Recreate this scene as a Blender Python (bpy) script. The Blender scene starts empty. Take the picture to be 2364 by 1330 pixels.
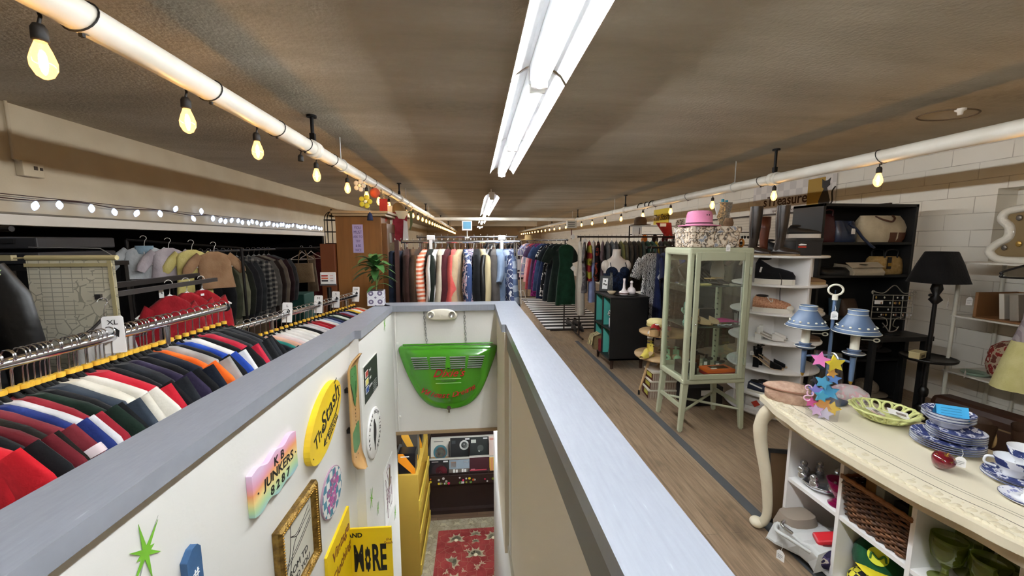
import bpy, math, random
from mathutils import Vector as V, Matrix, Euler
PI = math.pi; R = math.radians
rnd = random.Random(11)
COL = bpy.context.scene.collection
def hx(h):
    f = lambda c: c/12.92 if c <= .04045 else ((c+.055)/1.055)**2.4
    return tuple(f(int(h[i:i+2], 16)/255) for i in (0, 2, 4))+(1,)
# ---------- materials ----------
MATS = {}
class NT:
    def __init__(s, name):
        s.m = bpy.data.materials.new(name); s.m.use_nodes = True
        s.nt = s.m.node_tree; s.b = s.nt.nodes['Principled BSDF']; s.out = s.nt.nodes['Material Output']
        MATS[name] = s.m
    def n(s, t, ins=None, **kw):
        o = s.nt.nodes.new('ShaderNode'+t)
        for k, v in kw.items(): setattr(o, k, v)
        for k, v in (ins or {}).items(): s.set(o.inputs[k], v)
        return o
    def set(s, sock, v):
        if isinstance(v, bpy.types.NodeSocket): s.nt.links.new(v, sock)
        else: sock.default_value = v
    def B(s, **kw):
        names = dict(c='Base Color', r='Roughness', m='Metallic', tr='Transmission Weight', al='Alpha', sp='Specular IOR Level', em='Emission Color', es='Emission Strength', nor='Normal', ior='IOR', coat='Coat Weight', sheen='Sheen Weight')
        for k, v in kw.items(): s.set(s.b.inputs[names[k]], v)
    def co(s, kind='Object', scale=(1, 1, 1), rot=(0, 0, 0), loc=(0, 0, 0)):
        t = s.n('TexCoord'); mp = s.n('Mapping', {'Vector': t.outputs[kind], 'Scale': scale, 'Rotation': rot, 'Location': loc}); return mp.outputs[0]
    def noise(s, v, sc, det=3, rough=.5):
        return s.n('TexNoise', {'Vector': v, 'Scale': sc, 'Detail': det, 'Roughness': rough}).outputs['Fac']
    def ramp(s, f, stops, interp='LINEAR'):
        r = s.n('ValToRGB', {'Fac': f}); e = r.color_ramp; e.interpolation = interp
        while len(e.elements) < len(stops): e.elements.new(.5)
        for el, (p, c) in zip(e.elements, stops): el.position = p; el.color = hx(c) if isinstance(c, str) else c
        return r.outputs['Color']
    def mix(s, f, a, b, mode='MIX'):
        x = s.n('Mix', data_type='RGBA', blend_type=mode)
        for i, v in ((0, f), (6, a), (7, b)): s.set(x.inputs[i], hx(v) if isinstance(v, str) else v)
        return x.outputs[2]
    def math(s, op, a, b=0.0):
        x = s.n('Math', operation=op); s.set(x.inputs[0], a); s.set(x.inputs[1], b); return x.outputs[0]
    def bump(s, h, st=.3, d=.01):
        s.B(nor=s.n('Bump', {'Height': h, 'Strength': st, 'Distance': d}).outputs[0])
def mat(c, r=.6, m=0, var=None, bump=None, es=0, tr=0, al=1, coat=0, sp=.5, name=None, sheen=0):
    key = name or f'{c}_{r}_{m}_{var}_{bump}_{es}_{tr}_{al}_{coat}_{sp}_{sheen}'
    if key in MATS: return MATS[key]
    t = NT(key); col = hx(c); t.B(c=col, r=r, m=m, tr=tr, al=al, coat=coat, sp=sp, sheen=sheen)
    if es: t.B(em=col, es=es)
    if var:   # (scale, other colour, stretch)
        st = var[2] if len(var) > 2 else (1, 1, 1)
        f = t.noise(t.co(scale=st), var[0]); t.B(c=t.ramp(f, [(.35, c), (.65, var[1])]))
    if bump:
        st = bump[2] if len(bump) > 2 else (1, 1, 1)
        t.bump(t.noise(t.co(scale=st), bump[0]), bump[1])
    return t.m
def cloth(c, c2=None): return mat(c, .9, 0, var=(9, c2) if c2 else None, bump=(60, .25), sp=.2, sheen=.1)
# ---------- meshes ----------
def basis(d):
    d = V(d).normalized(); a = V((0, 0, 1)) if abs(d.z) < .9 else V((1, 0, 0))
    x = d.cross(a).normalized(); return x, d.cross(x).normalized(), d
class MB:
    def __init__(s): s.v = []; s.f = []; s.sm = []; s.mi = []; s.cur = 0
    def add(s, vs, fs, sm=False, M=None):
        o = len(s.v); s.v += [tuple(M @ V(p)) if M else tuple(p) for p in vs]
        for f in fs: s.f.append(tuple(i+o for i in f)); s.sm.append(sm); s.mi.append(s.cur)
        return s
    def box(s, c, d, M=None, rz=0, taper=1):
        x, y, z = (k/2 for k in d); rot = Matrix.Rotation(rz, 4, 'Z')
        vs = [V((a*x*(taper if k > 0 else 1), b*y*(taper if k > 0 else 1), k*z)) for k in (-1, 1) for b in (-1, 1) for a in (-1, 1)]
        vs = [rot @ p + V(c) for p in vs]
        return s.add(vs, [(0, 2, 3, 1), (4, 5, 7, 6), (0, 1, 5, 4), (2, 6, 7, 3), (0, 4, 6, 2), (1, 3, 7, 5)], False, M)
    def bx(s, x0, x1, y0, y1, z0, z1, M=None): return s.box(((x0+x1)/2, (y0+y1)/2, (z0+z1)/2), (abs(x1-x0), abs(y1-y0), abs(z1-z0)), M)
    def loft(s, rings, cap=True, sm=True, closed=True, M=None, loop=False):
        n = len(rings[0]); vs = [p for r in rings for p in r]; fs = []
        m = len(rings)
        for i in range(m if loop else m-1):
            for j in range(n if closed else n-1):
                a, b = i*n+j, i*n+(j+1) % n; k = ((i+1) % m)*n
                fs.append((a, b, k+(j+1) % n, k+j))
        s.add(vs, fs, sm, M)
        if cap and closed and not loop:
            s.add(rings[0], [tuple(range(n))[::-1]], False, M); s.add(rings[-1], [tuple(range(n))], False, M)
        return s
    def cyl(s, p0, p1, r0, r1=None, n=12, cap=True, sm=True, M=None):
        r1 = r0 if r1 is None else r1; x, y, d = basis(V(p1)-V(p0))
        rg = lambda p, r: [V(p)+x*r*math.cos(2*PI*i/n)+y*r*math.sin(2*PI*i/n) for i in range(n)]
        return s.loft([rg(p0, r0), rg(p1, r1)], cap, sm, M=M)
    def lathe(s, prof, c=(0, 0, 0), n=24, M=None, cap=False, wob=None):
        c = V(c); rs = []
        for r, z in prof:
            rs.append([c+V((r*math.cos(2*PI*i/n)*(wob(i/n, z) if wob else 1), r*math.sin(2*PI*i/n)*(wob(i/n, z) if wob else 1), z)) for i in range(n)])
        return s.loft(rs, cap, True, M=M)
    def tube(s, pts, r, n=6, closed=False, M=None):
        pts = [V(p) for p in pts]; m = len(pts); rs = []; px = None
        for i, p in enumerate(pts):
            a = pts[i-1] if i or closed else p; b = pts[(i+1) % m] if i < m-1 or closed else p
            d = (b-a).normalized() if (b-a).length > 1e-9 else V((0, 0, 1))
            if px is None: x, y, _ = basis(d)
            else:
                x = px-d*px.dot(d)
                x = x.normalized() if x.length > 1e-6 else basis(d)[0]
                y = d.cross(x)
            px = x; rr = r[i] if isinstance(r, (list, tuple)) else r
            rs.append([p+x*rr*math.cos(2*PI*k/n)+y*rr*math.sin(2*PI*k/n) for k in range(n)])
        return s.loft(rs, True, True, M=M, loop=closed)
    def prism(s, poly, h, M=None, z0=0):
        n = len(poly); a = sum(poly[i][0]*poly[(i+1) % n][1]-poly[(i+1) % n][0]*poly[i][1] for i in range(n))
        if a < 0: poly = poly[::-1]
        return s.loft([[V((x, y, z0)) for x, y in poly], [V((x, y, z0+h)) for x, y in poly]], True, False, M=M)
    def ell(s, c, r, n=14, m=8, M=None):
        rx, ry, rz = (r, r, r) if isinstance(r, (int, float)) else r; c = V(c)
        rs = [[c+V((rx*math.sin(PI*i/m)*math.cos(2*PI*j/n), ry*math.sin(PI*i/m)*math.sin(2*PI*j/n), -rz*math.cos(PI*i/m))) for j in range(n)] for i in range(m+1)]
        rs[0] = [p+(c-V((0, 0, rz))-p)*.98 for p in rs[0]]
        return s.loft(rs, False, True, M=M)
    def build(s, name, m, parent=None, loc=None, bev=0, rot=None, sub=0):
        me = bpy.data.meshes.new(name); me.from_pydata(s.v, [], s.f)
        me.polygons.foreach_set('use_smooth', s.sm); me.polygons.foreach_set('material_index', s.mi)
        for k in (m if isinstance(m, (list, tuple)) else [m]): me.materials.append(k)
        me.update()
        o = bpy.data.objects.new(name, me); COL.objects.link(o)
        if parent: o.parent = parent
        if loc: o.location = loc
        if rot: o.rotation_euler = rot
        if bev:
            b = o.modifiers.new('b', 'BEVEL'); b.width = bev; b.segments = 2; b.limit_method = 'ANGLE'
        if sub:
            b = o.modifiers.new('s', 'SUBSURF'); b.levels = sub; b.render_levels = sub
        return o
def tag(o, label, cat, group=None, kind=None):
    o['label'] = label; o['category'] = cat
    if group: o['group'] = group
    if kind: o['kind'] = kind
    return o
def thing(name, label, cat, loc=(0, 0, 0), rz=0, group=None, rot=None):
    o = bpy.data.objects.new(name, None); COL.objects.link(o); o.empty_display_size = .05
    o.location = loc; o.rotation_euler = rot or (0, 0, rz)
    return tag(o, label, cat, group)
def struct(name, mb, m, **k):
    o = mb.build(name, m, **k); o['kind'] = 'structure'; return o
KIDS = {}
def dup(o, parent=None, loc=None, rz=None, rot=None, label=None, mats=None):
    c = o.copy(); COL.objects.link(c)
    if parent: c.parent = parent
    if loc is not None: c.location = loc
    if rz is not None: c.rotation_euler = (0, 0, rz)
    if rot is not None: c.rotation_euler = rot
    if label: c['label'] = label
    for ch in KID(o): dup(ch, c, mats=mats)
    return c
def KID(o):
    k = o.name
    if k not in KIDS: KIDS[k] = [x for x in bpy.data.objects if x.parent == o]
    return KIDS[k]
def recol(o, m, i=0):
    o.material_slots[i].link = 'OBJECT'; o.material_slots[i].material = m
def text(s, size, m, parent, loc=(0, 0, 0), rot=(0, 0, 0), name='lettering', shear=0, bold=0, ext=.0006, al='CENTER', sx=1):
    cu = bpy.data.curves.new(name, 'FONT'); cu.body = s; cu.size = size; cu.align_x = al; cu.align_y = 'CENTER'
    cu.shear = shear; cu.offset = bold; cu.extrude = ext; cu.resolution_u = 3
    o = bpy.data.objects.new(name+'_c', cu); COL.objects.link(o)
    dg = bpy.context.evaluated_depsgraph_get(); me = bpy.data.meshes.new_from_object(o.evaluated_get(dg))
    bpy.data.objects.remove(o); bpy.data.curves.remove(cu)
    me.materials.clear(); me.materials.append(m)
    o = bpy.data.objects.new(name, me); COL.objects.link(o); o.parent = parent; o.location = loc; o.rotation_euler = rot; o.scale = (sx, 1, 1)
    return o
def star(n, ro, ri, a0=PI/2): return [((ro if i % 2 == 0 else ri)*math.cos(a0+PI*i/n), (ro if i % 2 == 0 else ri)*math.sin(a0+PI*i/n)) for i in range(2*n)]
def ellp(a, b, n=32): return [(a*math.cos(2*PI*i/n), b*math.sin(2*PI*i/n)) for i in range(n)]
def bez(pts, n=8):   # Catmull-Rom through points
    P = [V(p) for p in pts]; P = [P[0]*2-P[1]]+P+[P[-1]*2-P[-2]]; out = []
    for i in range(1, len(P)-2):
        for k in range(n):
            t = k/n; a, b, c, d = P[i-1:i+3]
            out.append(.5*((2*b)+(c-a)*t+(2*a-5*b+4*c-d)*t*t+(3*b-a-3*c+d)*t**3))
    out.append(P[-2]); return out
M_WHITE = mat('e9e7e1', .5); M_BLACK = mat('0b0b0c', .5); M_CHROME = mat('d6d8dc', .18, 1); M_PAPER = mat('f2f1ee', .8)
M_IRON = mat('1a1817', .45, .6); M_GOLD = mat('b98f3e', .35, .8); M_INK = mat('16130f', .7); M_WIRE = mat('c9c9c4', .4)
def price_tag(loc, rz, label, size=.035, tilt=0, name='price_tag'):
    """paper swing tag on its string, hanging from the point loc, facing -Y before rz"""
    t = thing(name, label, 'price tag', loc, rot=(tilt, 0, rz))
    s = size
    MB().tube([(0, 0, 0), (.004, -.004, -s*.5), (0, -.006, -s)], .0008, 5).build('string', M_WHITE, t)
    b = MB().prism([(-s*.45, -s*1.3), (s*.45, -s*1.3), (s*.45, -s*.3), (s*.2, 0), (-s*.2, 0), (-s*.45, -s*.3)], .001, Matrix.Translation((0, -.006, -s*.9)) @ Matrix.Rotation(PI/2, 4, 'X'))
    b.build('paper', M_PAPER, t)
    ln = MB()
    for k in range(3): ln.bx(-s*.3, s*.3*(1 if k < 2 else .3), -.0078, -.0072, -s*(1.5+.2*k), -s*(1.45+.2*k))
    ln.build('print', mat('77777a', .8), t)
    return t
# ---------- camera ----------
cam = bpy.data.objects.new('camera', bpy.data.cameras.new('camera')); COL.objects.link(cam)
cam.data.sensor_width = 36; cam.data.lens = 36*895/2364; cam.data.clip_start = .02
cam.location = (0, 0, 1.55); cam.rotation_euler = (PI/2-.12009, 0, -.09621)
S = bpy.context.scene; S.camera = cam
S.view_settings.view_transform = 'Standard'; S.view_settings.look = 'None'; S.view_settings.gamma = 1; S.view_settings.exposure = 1.5
S.view_settings.use_curve_mapping = False
w = bpy.data.worlds.new('world'); S.world = w; w.use_nodes = True; w.node_tree.nodes['Background'].inputs[0].default_value = (.02, .02, .02, 1)
# ---------- setting ----------
XL, XR, ZC, YB, YF = -3.06, 4.5, 2.46, -2.6, 26.
t = NT('ceiling_plaster'); co = t.co(scale=(.35, 1.2, 1)); f = t.noise(co, 1.6, 6, .62)
t.B(c=t.mix(t.noise(t.co(), 22, 4), t.ramp(f, [(.3, '8f8674'), (.5, 'bdb3a0'), (.72, 'e0d9cb')]), 'bdb3a0'), r=.95, sp=.1)
t.bump(t.noise(t.co(), 55, 5), .35); M_CEIL = t.m
ce = MB().bx(XL-1.6, XR+.3, YB, YF, ZC, ZC+.1); struct('ceiling', ce, M_CEIL)
sc = MB(); sc.tube([(3.42+.16*math.cos(a)*1.2, 2.62+.13*math.sin(a), ZC-.002) for a in [2*PI*i/40 for i in range(40)]], .006, 5, closed=True)
struct('trim_1', sc, mat('6a5a46', .9))
# floor boards run away from the stairwell end
t = NT('floor_boards'); v = t.co(rot=(0, 0, PI/2))
br = t.n('TexBrick', {'Vector': v, 'Scale': 1, 'Brick Width': 1.3, 'Row Height': .075, 'Mortar Size': .0016, 'Color1': hx('7b6650'), 'Color2': hx('937c62'), 'Mortar': hx('33271d')}, offset=.37)
g = t.noise(t.co(scale=(26, 1.6, 1)), 2.2, 6, .65); st = t.noise(t.co(scale=(1.6, .8, 1)), 2.4, 5, .6)
c1 = t.mix(.62, br.outputs['Color'], t.ramp(g, [(.3, '4a3b2d'), (.5, '84705a'), (.75, 'a8937a')]))
c1 = t.mix(t.ramp(st, [(.3, (1, 1, 1, 1)), (.46, (0, 0, 0, 1))]), c1, t.mix(.6, c1, '3a2c20'))
t.B(c=c1, r=t.ramp(st, [(.3, (.35,)*3+(1,)), (.7, (.6,)*3+(1,))])); t.bump(t.math('ADD', br.outputs['Fac'], t.math('MULTIPLY', g, -.6)), -.3, .004); M_FLOOR = t.m
SX0, SX1, SY1 = -.80, .33, 2.97      # stairwell opening
fl = MB().bx(XL-1.6, SX0, YB, YF, -.1, 0).bx(SX1, XR+.3, YB, YF, -.1, 0).bx(SX0, SX1, 3.5, YF, -.1, 0).bx(SX0, SX1, YB, -.9, -.1, 0).loft([[V((x, y, z)) for y, z in ((3.09, 0), (3.5, 0), (3.5, -.1), (3.3, -.1), (3.09, -.004))] for x in (SX0, SX1)], True, False)
struct('floor', fl, M_FLOOR)
tp = MB().prism([(1.56, -1), (1.635, -1), (1.60, 5.8), (1.545, 5.8)], .002, z0=.0005); struct('trim_2', tp, mat('45484b', .75))
# painted brick on the aisle side, smooth plaster opposite
t = NT('painted_brick'); v = t.co(rot=(PI/2, 0, PI/2))
t2 = t.n('TexCoord'); sp = t.n('SeparateXYZ', {'Vector': t2.outputs['Object']}); cb = t.n('CombineXYZ', {'X': sp.outputs['Y'], 'Y': sp.outputs['Z']})
nz = t.noise(t2.outputs['Object'], 5, 4)
br = t.n('TexBrick', {'Vector': cb.outputs[0], 'Scale': 1, 'Brick Width': .42, 'Row Height': .15, 'Mortar Size': .004, 'Mortar Smooth': .4, 'Color1': hx('e4dfd2'), 'Color2': hx('ebe6da'), 'Mortar': hx('b8b0a2')})
t.B(c=t.mix(t.ramp(nz, [(.4, (1, 1, 1, 1)), (.6, (.25, .25, .25, 1))]), 'e8e3d7', br.outputs['Color']), r=.75, sp=.25)
t.bump(t.math('ADD', t.math('MULTIPLY', br.outputs['Fac'], -.6), nz), .45, .01); M_BRICK = t.m
RY0, RY1, RZ0, RZ1 = 1.5, 3.0, 1.34, 2.0      # recess in the brick wall
wr = MB().bx(XR, XR+.3, RY1, YF, 0, ZC).bx(XR, XR+.3, YB, RY0, 0, ZC).bx(XR, XR+.3, RY0, RY1, 0, RZ0).bx(XR, XR+.3, RY0, RY1, RZ1, ZC).bx(XR+.2, XR+.3, RY0, RY1, RZ0, RZ1)
struct('wall_right', wr, M_BRICK)
M_TAN = mat('b9ab92', .85, var=(3, 'c2b59c'), bump=(90, .08), name='tan_plaster', sp=.2)
struct('wall_left', MB().bx(XL-.12, XL, YB, YF, 1.72, ZC).bx(XL-.12, XL, 8.3, YF, 0, 1.72), M_TAN)
struct('wall_back', MB().bx(XL-1.6, XR+.3, YB-.1, YB, -.1, ZC), M_TAN)
M_FAR = mat('b7a489', .85, name='far_plaster')
struct('wall_far', MB().bx(XL-1.6, XR+.3, YF, YF+.1, 0, ZC), M_FAR)
struct('trim_3', MB().bx(XL, XR, YF-.12, YF, 1.66, 1.74), mat('d5c9b5', .7))
# dark stock alcove under the ledge
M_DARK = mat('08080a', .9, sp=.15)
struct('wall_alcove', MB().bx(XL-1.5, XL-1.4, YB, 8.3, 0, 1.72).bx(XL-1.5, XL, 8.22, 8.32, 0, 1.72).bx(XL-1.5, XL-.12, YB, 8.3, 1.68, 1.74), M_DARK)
struct('beam_ledge', MB().bx(XL-.12, XL+.05, YB, 8.3, 1.655, 1.725), mat('d9d3c8', .6), bev=.004)
struct('trim_4', MB().bx(XL, XL+.012, YB, 8.3, 1.73, 1.742), mat('6d6455', .8))
# ceiling crossing pipes far down the room
M_PIPE = mat('e4dfd3', .45, var=(6, 'dad3c4'), name='pipe_paint')
def pipe(name, x, z, y0, y1, label, hang, r=.048):
    p = thing(name, label, 'pipe', (x, 0, z))
    MB().cyl((0, y0, 0), (0, y1, 0), r, n=18).build('tube', M_PIPE, p)
    for y in hang:
        MB().lathe([(r+.001, -.05), (r+.014, -.045), (r+.014, -.02), (r+.006, -.015), (r+.006, .015), (r+.014, .02), (r+.014, .045), (r+.001, .05)], M=Matrix.Translation((0, y, 0)) @ Matrix.Rotation(PI/2, 4, 'X'), n=18).build('coupling', M_PIPE, p)
        h = MB().cyl((0, y, r), (0, y, ZC-z-.015), .013, n=8).cyl((0, y, ZC-z-.015), (0, y, ZC-z), .035, n=12).box((0, y, r+.04), (.035, .03, .05)); h.build('hanger_rod', M_IRON, p)
    for y in [k+.6 for k in hang]:
        MB().cyl((0, y, r), (0, y, ZC-z), .005, n=6).tube([(r*1.1*math.cos(a), y, r*1.1*math.sin(a)) for a in [2*PI*i/16 for i in range(16)]], .005, 5, closed=True).build('pipe_clamp', M_WIRE, p)
    return p
LPX, LPZ, RPX, RPZ = -1.17, 2.22, 3.0, 2.17
pipe('sprinkler_pipe', LPX, LPZ, YB, YF-.02, 'white ceiling pipe carrying the bulb string with small charms, on the clothes rail side', [3.08, 6.4, 9.8, 14, 18, 22])
pipe('sprinkler_pipe', RPX, RPZ, YB, YF-.02, 'white ceiling pipe running above the green glass cabinet along the brick wall', [.4, 3.72, 7.6, 11.2, 15, 19, 23])
cp = tag(MB().cyl((LPX+.05, 11.3, 2.18), (RPX-.05, 11.3, 2.18), .05, n=16).build('cross_pipe', M_PIPE), 'white pipe crossing the ceiling between the two long pipes', 'pipe')
tag(MB().bx(LPX+.1, RPX-.1, 18.0, 18.25, ZC-.22, ZC).build('ceiling_beam', mat('c9bda6', .8)), 'cream beam across the ceiling beyond the crossing pipe', 'beam', kind='structure')
# ---------- fluorescent fixtures ----------
t = NT('tube_light'); t.B(c=(1, 1, 1, 1), em=(.93, .97, 1, 1), es=45); M_TUBE = t.m
M_REFL = mat('f4f5f6', .35, name='reflector_white')
def fixture():
    f = thing('fluorescent_fixture', '', 'ceiling light'); L = 1.21
    MB().box((0, 0, .03), (.088, L, .076)).box((0, 0, .075), (.10, L, .03)).box((0, -.35, .135), (.02, .02, .08)).box((0, .35, .135), (.02, .02, .08)).build('housing', M_REFL, f, bev=.004)
    for s in (-1, 1):
        MB().prism([(s*.046, .058), (s*.062, .052), (s*.105, .022), (s*.128, -.012), (s*.13, -.01), (s*.108, .026), (s*.064, .058), (s*.046, .063)], L, Matrix.Translation((0, L/2, 0)) @ Matrix.Rotation(PI/2, 4, 'X')).build('reflector_wing', M_REFL, f)
    MB().cyl((0, -L/2+.02, -.03), (0, L/2-.02, -.03), .017, n=14).build('light_tube', M_TUBE, f)
    for s in (-1, 1): MB().box((0, s*(L/2-.012), .005), (.075, .022, .095)).build('tube_socket', M_WHITE, f, bev=.003)
    return f
fx0 = fixture(); FY = [(-1.8, 'behind the stair head'), (-.57, 'directly over the stair head'), (.655, 'over the near end of the stairwell'), (1.9, 'over the middle of the stairwell'), (3.13, 'last of the first row'),
      (6.72, 'first of the second row down the room'), (7.95, 'second of the second row down the room'), (9.2, 'third of the second row down the room'), (10.45, 'last of the second row, before the crossing pipe'),
      (14, 'first beyond the crossing pipe'), (15.3, 'second beyond the crossing pipe'), (19.5, 'small in the distance past the far beam'), (20.8, 'small in the distance near the end wall')]
for i, (y, d) in enumerate(FY):
    o = fx0 if i == 0 else dup(fx0); o.location = (.305, y+.61, 2.29); o['label'] = 'white fluorescent tube fixture with wing reflectors, '+d
# ---------- bulb strings ----------
t = NT('bulb_glass'); tb = t.n('BsdfTransparent', {'Color': (1, .86, .6, 1)}); gl = t.n('BsdfGlossy', {'Color': (1, .9, .75, 1), 'Roughness': .1}); em = t.n('Emission', {'Color': (1, .5, .14, 1), 'Strength': .8})
ms = t.n('MixShader', {0: .12, 1: tb.outputs[0], 2: gl.outputs[0]}); ad = t.n('AddShader', {0: ms.outputs[0], 1: em.outputs[0]}); t.nt.links.new(ad.outputs[0], t.out.inputs[0]); M_BULB = t.m
t = NT('filament'); t.B(c=(1, .8, .5, 1), em=(1, .64, .27, 1), es=60); M_FIL = t.m
M_RUB = mat('15120f', .6)
BULB = [(.012, 0), (.014, -.008), (.022, -.03), (.029, -.055), (.028, -.075), (.018, -.096), (.006, -.104), (0.0005, -.105)]
def bulb_string(name, label, x, z, ys, dead, ties, dx):
    b = thing(name, label, 'string lights', (x, 0, z))
    pts = [(dx*.8, YB+.1, .03)]
    for y in ys: pts += [(dx*.8, y-.22, .045), (dx, y, .0)]
    MB().tube(bez(pts, 3), .0045, 5).build('cable', M_RUB, b)
    g = MB().lathe(BULB, n=14); fm = MB().ell((0, 0, -.052), (.009, .009, .026), 8, 6)
    sk = MB().tube([(0, 0, .02), (.004, .004, -.015), (0, 0, -.04)], .0045, 6).lathe([(.001, -.035), (.012, -.038), (.018, -.05), (.019, -.08), (.015, -.084)], n=12, cap=True)
    p = None
    for i, y in enumerate(ys):
        if p is None:
            p = [sk.build('socket', M_RUB, b), g.build('bulb', M_BULB, b)]; fm.build('filament', M_FIL, p[1]); q = p
        else:
            q = [p[0].copy()] + ([] if i in dead else [p[1].copy()])
            for o in q: COL.objects.link(o)
            if len(q) > 1:
                k = KID(p[1])[0].copy(); COL.objects.link(k); k.parent = q[1]
        for o in q: o.location = (dx, y, -.028 if o.name.startswith('socket') else -.108)
    for y in ties:
        MB().tube([(-dx*0+.052*math.cos(a), y+.02*math.sin(a), .052*math.sin(a)) for a in [2*PI*i/20 for i in range(20)]], .0028, 5, closed=True).box((0, y, -.054), (.012, .01, .01)).build('cable_tie', M_RUB, b)
    return b
ly = [1.29, 1.85, 2.39, 2.95, 3.22, 3.96, 4.63, 5.2, 5.8, 6.5, 7.2]+[8+.72*i for i in range(25)]
bulb_string('festoon_lights', 'string of warm bulbs cable-tied along the pipe above the clothes rails', LPX, LPZ, ly, (3,), [1.37, 1.95, 2.54, 2.93, 3.45, 4.3, 4.75, 5.6], -.04)
ry = [-.3, .8, 1.86, 2.72, 3.75, 4.78, 5.85, 6.85, 7.9, 8.9, 9.9]+[10.9+.95*i for i in range(16)]
bulb_string('festoon_lights', 'string of warm bulbs hanging along the pipe beside the painted brick wall', RPX, RPZ, ry, (), [.9, 2.68, 3.9, 5.3, 6.3], .035)
# white faceted bulbs on the ledge
t = NT('led_bulb'); t.B(c=(.6, .72, 1, 1), em=(.45, .62, 1, 1), es=1.5, r=.2); M_LED = t.m
ls = thing('fairy_lights', 'string of cool white faceted bulbs draped along the ledge over the alcove', 'string lights', (XL+.05, 0, 1.75))
gb = MB().lathe([(.005, 0), (.012, -.01), (.019, -.028), (.017, -.045), (.008, -.062), (.001, -.066)], n=8); gb.sm = [False]*len(gb.sm)
pts = []; y = -.5; i = 0; gp = None; r2 = random.Random(3)
while y < 8.1:
    z = .085+.012*math.sin(i*1.7); pts.append((.012, y, z))
    if gp is None: gp = gb.build('led_bulb', M_LED, ls); o = gp
    else: o = gp.copy(); COL.objects.link(o)
    up = i in (9, 24, 26); o.location = (.014, y, z+.008 if up else z-.004); o.rotation_euler = (r2.uniform(-.5, .5)+(PI if up else 0), r2.uniform(-.1, .35), 0)
    y += r2.choice((.15, .19, .24)) if y < 5 else r2.choice((.08, .13)); i += 1
MB().tube(bez(pts, 2), .004, 5).tube([(.008, -.6, .1), (.008, 2, .105), (.008, 4, .1), (.008, 6, .095), (.008, 8.15, .08)], .003, 5).build('cable', mat('3a1d18', .6), ls)
# ---------- stairwell half walls ----------
M_WALLW = mat('e4e3de', .7, bump=(70, .05), name='stairwell_white', sp=.3)
M_CREAM = mat('d9cdb8', .7, name='stairwell_cream', bump=(50, .06))
t = NT('grey_gloss_paint'); nz = t.noise(t.co(), 6, 4); sc = t.noise(t.co(scale=(40, 5, 5)), 3, 3)
t.B(c=t.ramp(sc, [(.3, '868a93'), (.7, '8d919a'), (.8, 'a5a9b1')]), r=.3); t.bump(t.math('ADD', nz, t.math('MULTIPLY', t.noise(t.co(), 60, 2), .1)), .25, .01); M_CAP = t.m
def poly_wall(name, pts, z0, z1, m, bev=0): return struct(name, MB().prism(pts, z1-z0, z0=z0), m, bev=bev)
poly_wall('wall_stairs_left', [(-.80, -.9), (-.735, -.9), (-.675, 2.08), (-.675, 2.10), (-.625, 2.10), (-.625, SY1-.02), (-.8, SY1-.02)], -2.6, 1.03, M_WALLW)
poly_wall('wall_stairs_right', [(.345, -.9), (.255, -.9), (.195, 2.16), (.165, 2.16), (.165, SY1-.02), (.31, SY1-.02)], -.35, 1.03, M_CREAM)
poly_wall('wall_stairs_lower', [(.345, -.9), (.275, -.9), (.205, SY1+1.5), (.345, SY1+1.5)], -2.6, -.35, M_WALLW)
struct('trim_5', MB().bx(.19, .205, 2.08, 2.165, -.35, 1.03).bx(.182, .2, 1.9, 2.3, -1.3, -.3), M_WALLW, bev=.003)
poly_wall('wall_stairs_end', [(-.8, SY1-.03), (.31, SY1-.03), (.31, SY1+.09), (-.8, SY1+.09)], .07, 1.03, M_WALLW)
struct('trim_6', MB().bx(-.63, .165, SY1-.04, SY1+.095, .05, .075), mat('9c8465', .7))
def cap(name, pts): return poly_wall(name, pts, 1.03, 1.075, M_CAP, .006)
cap('trim_7', [(-.885, -.9), (-.70, -.9), (-.645, 2.10), (-.61, 2.10), (-.61, 2.9), (-.735, 3.06), (-.835, 1.2)])
cap('trim_8', [(.39, -.9), (.235, -.9), (.175, 2.18), (.15, 2.18), (.15, 3.06), (.32, 3.06)])
cap('trim_9', [(-.735, 2.9), (.15, 2.9), (.15, 3.06), (-.735, 3.06)])
struct('trim_10', MB().prism([(-.885, -.9), (-.872, -.9), (-.80, 2.1), (-.735, 3.0), (-.75, 3.0), (-.815, 2.1)], .07, z0=.96), M_CAP)
struct('cap_shade_strip', MB().prism([(.255, -.9), (.24, -.9), (.18, 2.16), (.195, 2.16)], .10, z0=.93), mat('77736d', .6))  # dark grey strip stands in for the shade beneath the cap
st = MB()
for i in range(14): st.bx(-.73, .27, -.85+.27*i, -.55+.27*i, -2.6, -.186*(i+1)+.0)
struct('stairs', st, mat('5d4a38', .7))
# ---------- lower shop ----------
LZ = -2.6
t = NT('lower_boards'); br = t.n('TexBrick', {'Vector': t.co(), 'Scale': 1, 'Brick Width': 1.2, 'Row Height': .09, 'Mortar Size': .002, 'Color1': hx('5d4634'), 'Color2': hx('6d5540'), 'Mortar': hx('2a1d14')}); t.B(c=br.outputs['Color'], r=.55); M_LFL = t.m
struct('floor_lower', MB().bx(-2.5, 2.5, -1, 7.6, LZ-.1, LZ), M_LFL)
struct('ceiling_lower', MB().bx(-2.5, SX0, SY1, 7.6, -.2, -.1).bx(SX1, 2.5, SY1+.1, 7.6, -.2, -.1).bx(SX0, SX1, 3.5, 7.6, -.2, -.1), M_WALLW)
struct('wall_lower', MB().bx(-2.5, 2.5, 7.5, 7.6, LZ, -.1).bx(-2.6, -2.5, 2.5, 7.6, LZ, -.1).bx(2.5, 2.6, 2.5, 7.6, LZ, -.1).bx(-2.5, -.8, 2.5, 2.6, LZ, -.1).bx(.34, 2.5, 2.5, 2.6, LZ, -.1), mat('8d7b66', .8))
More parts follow.
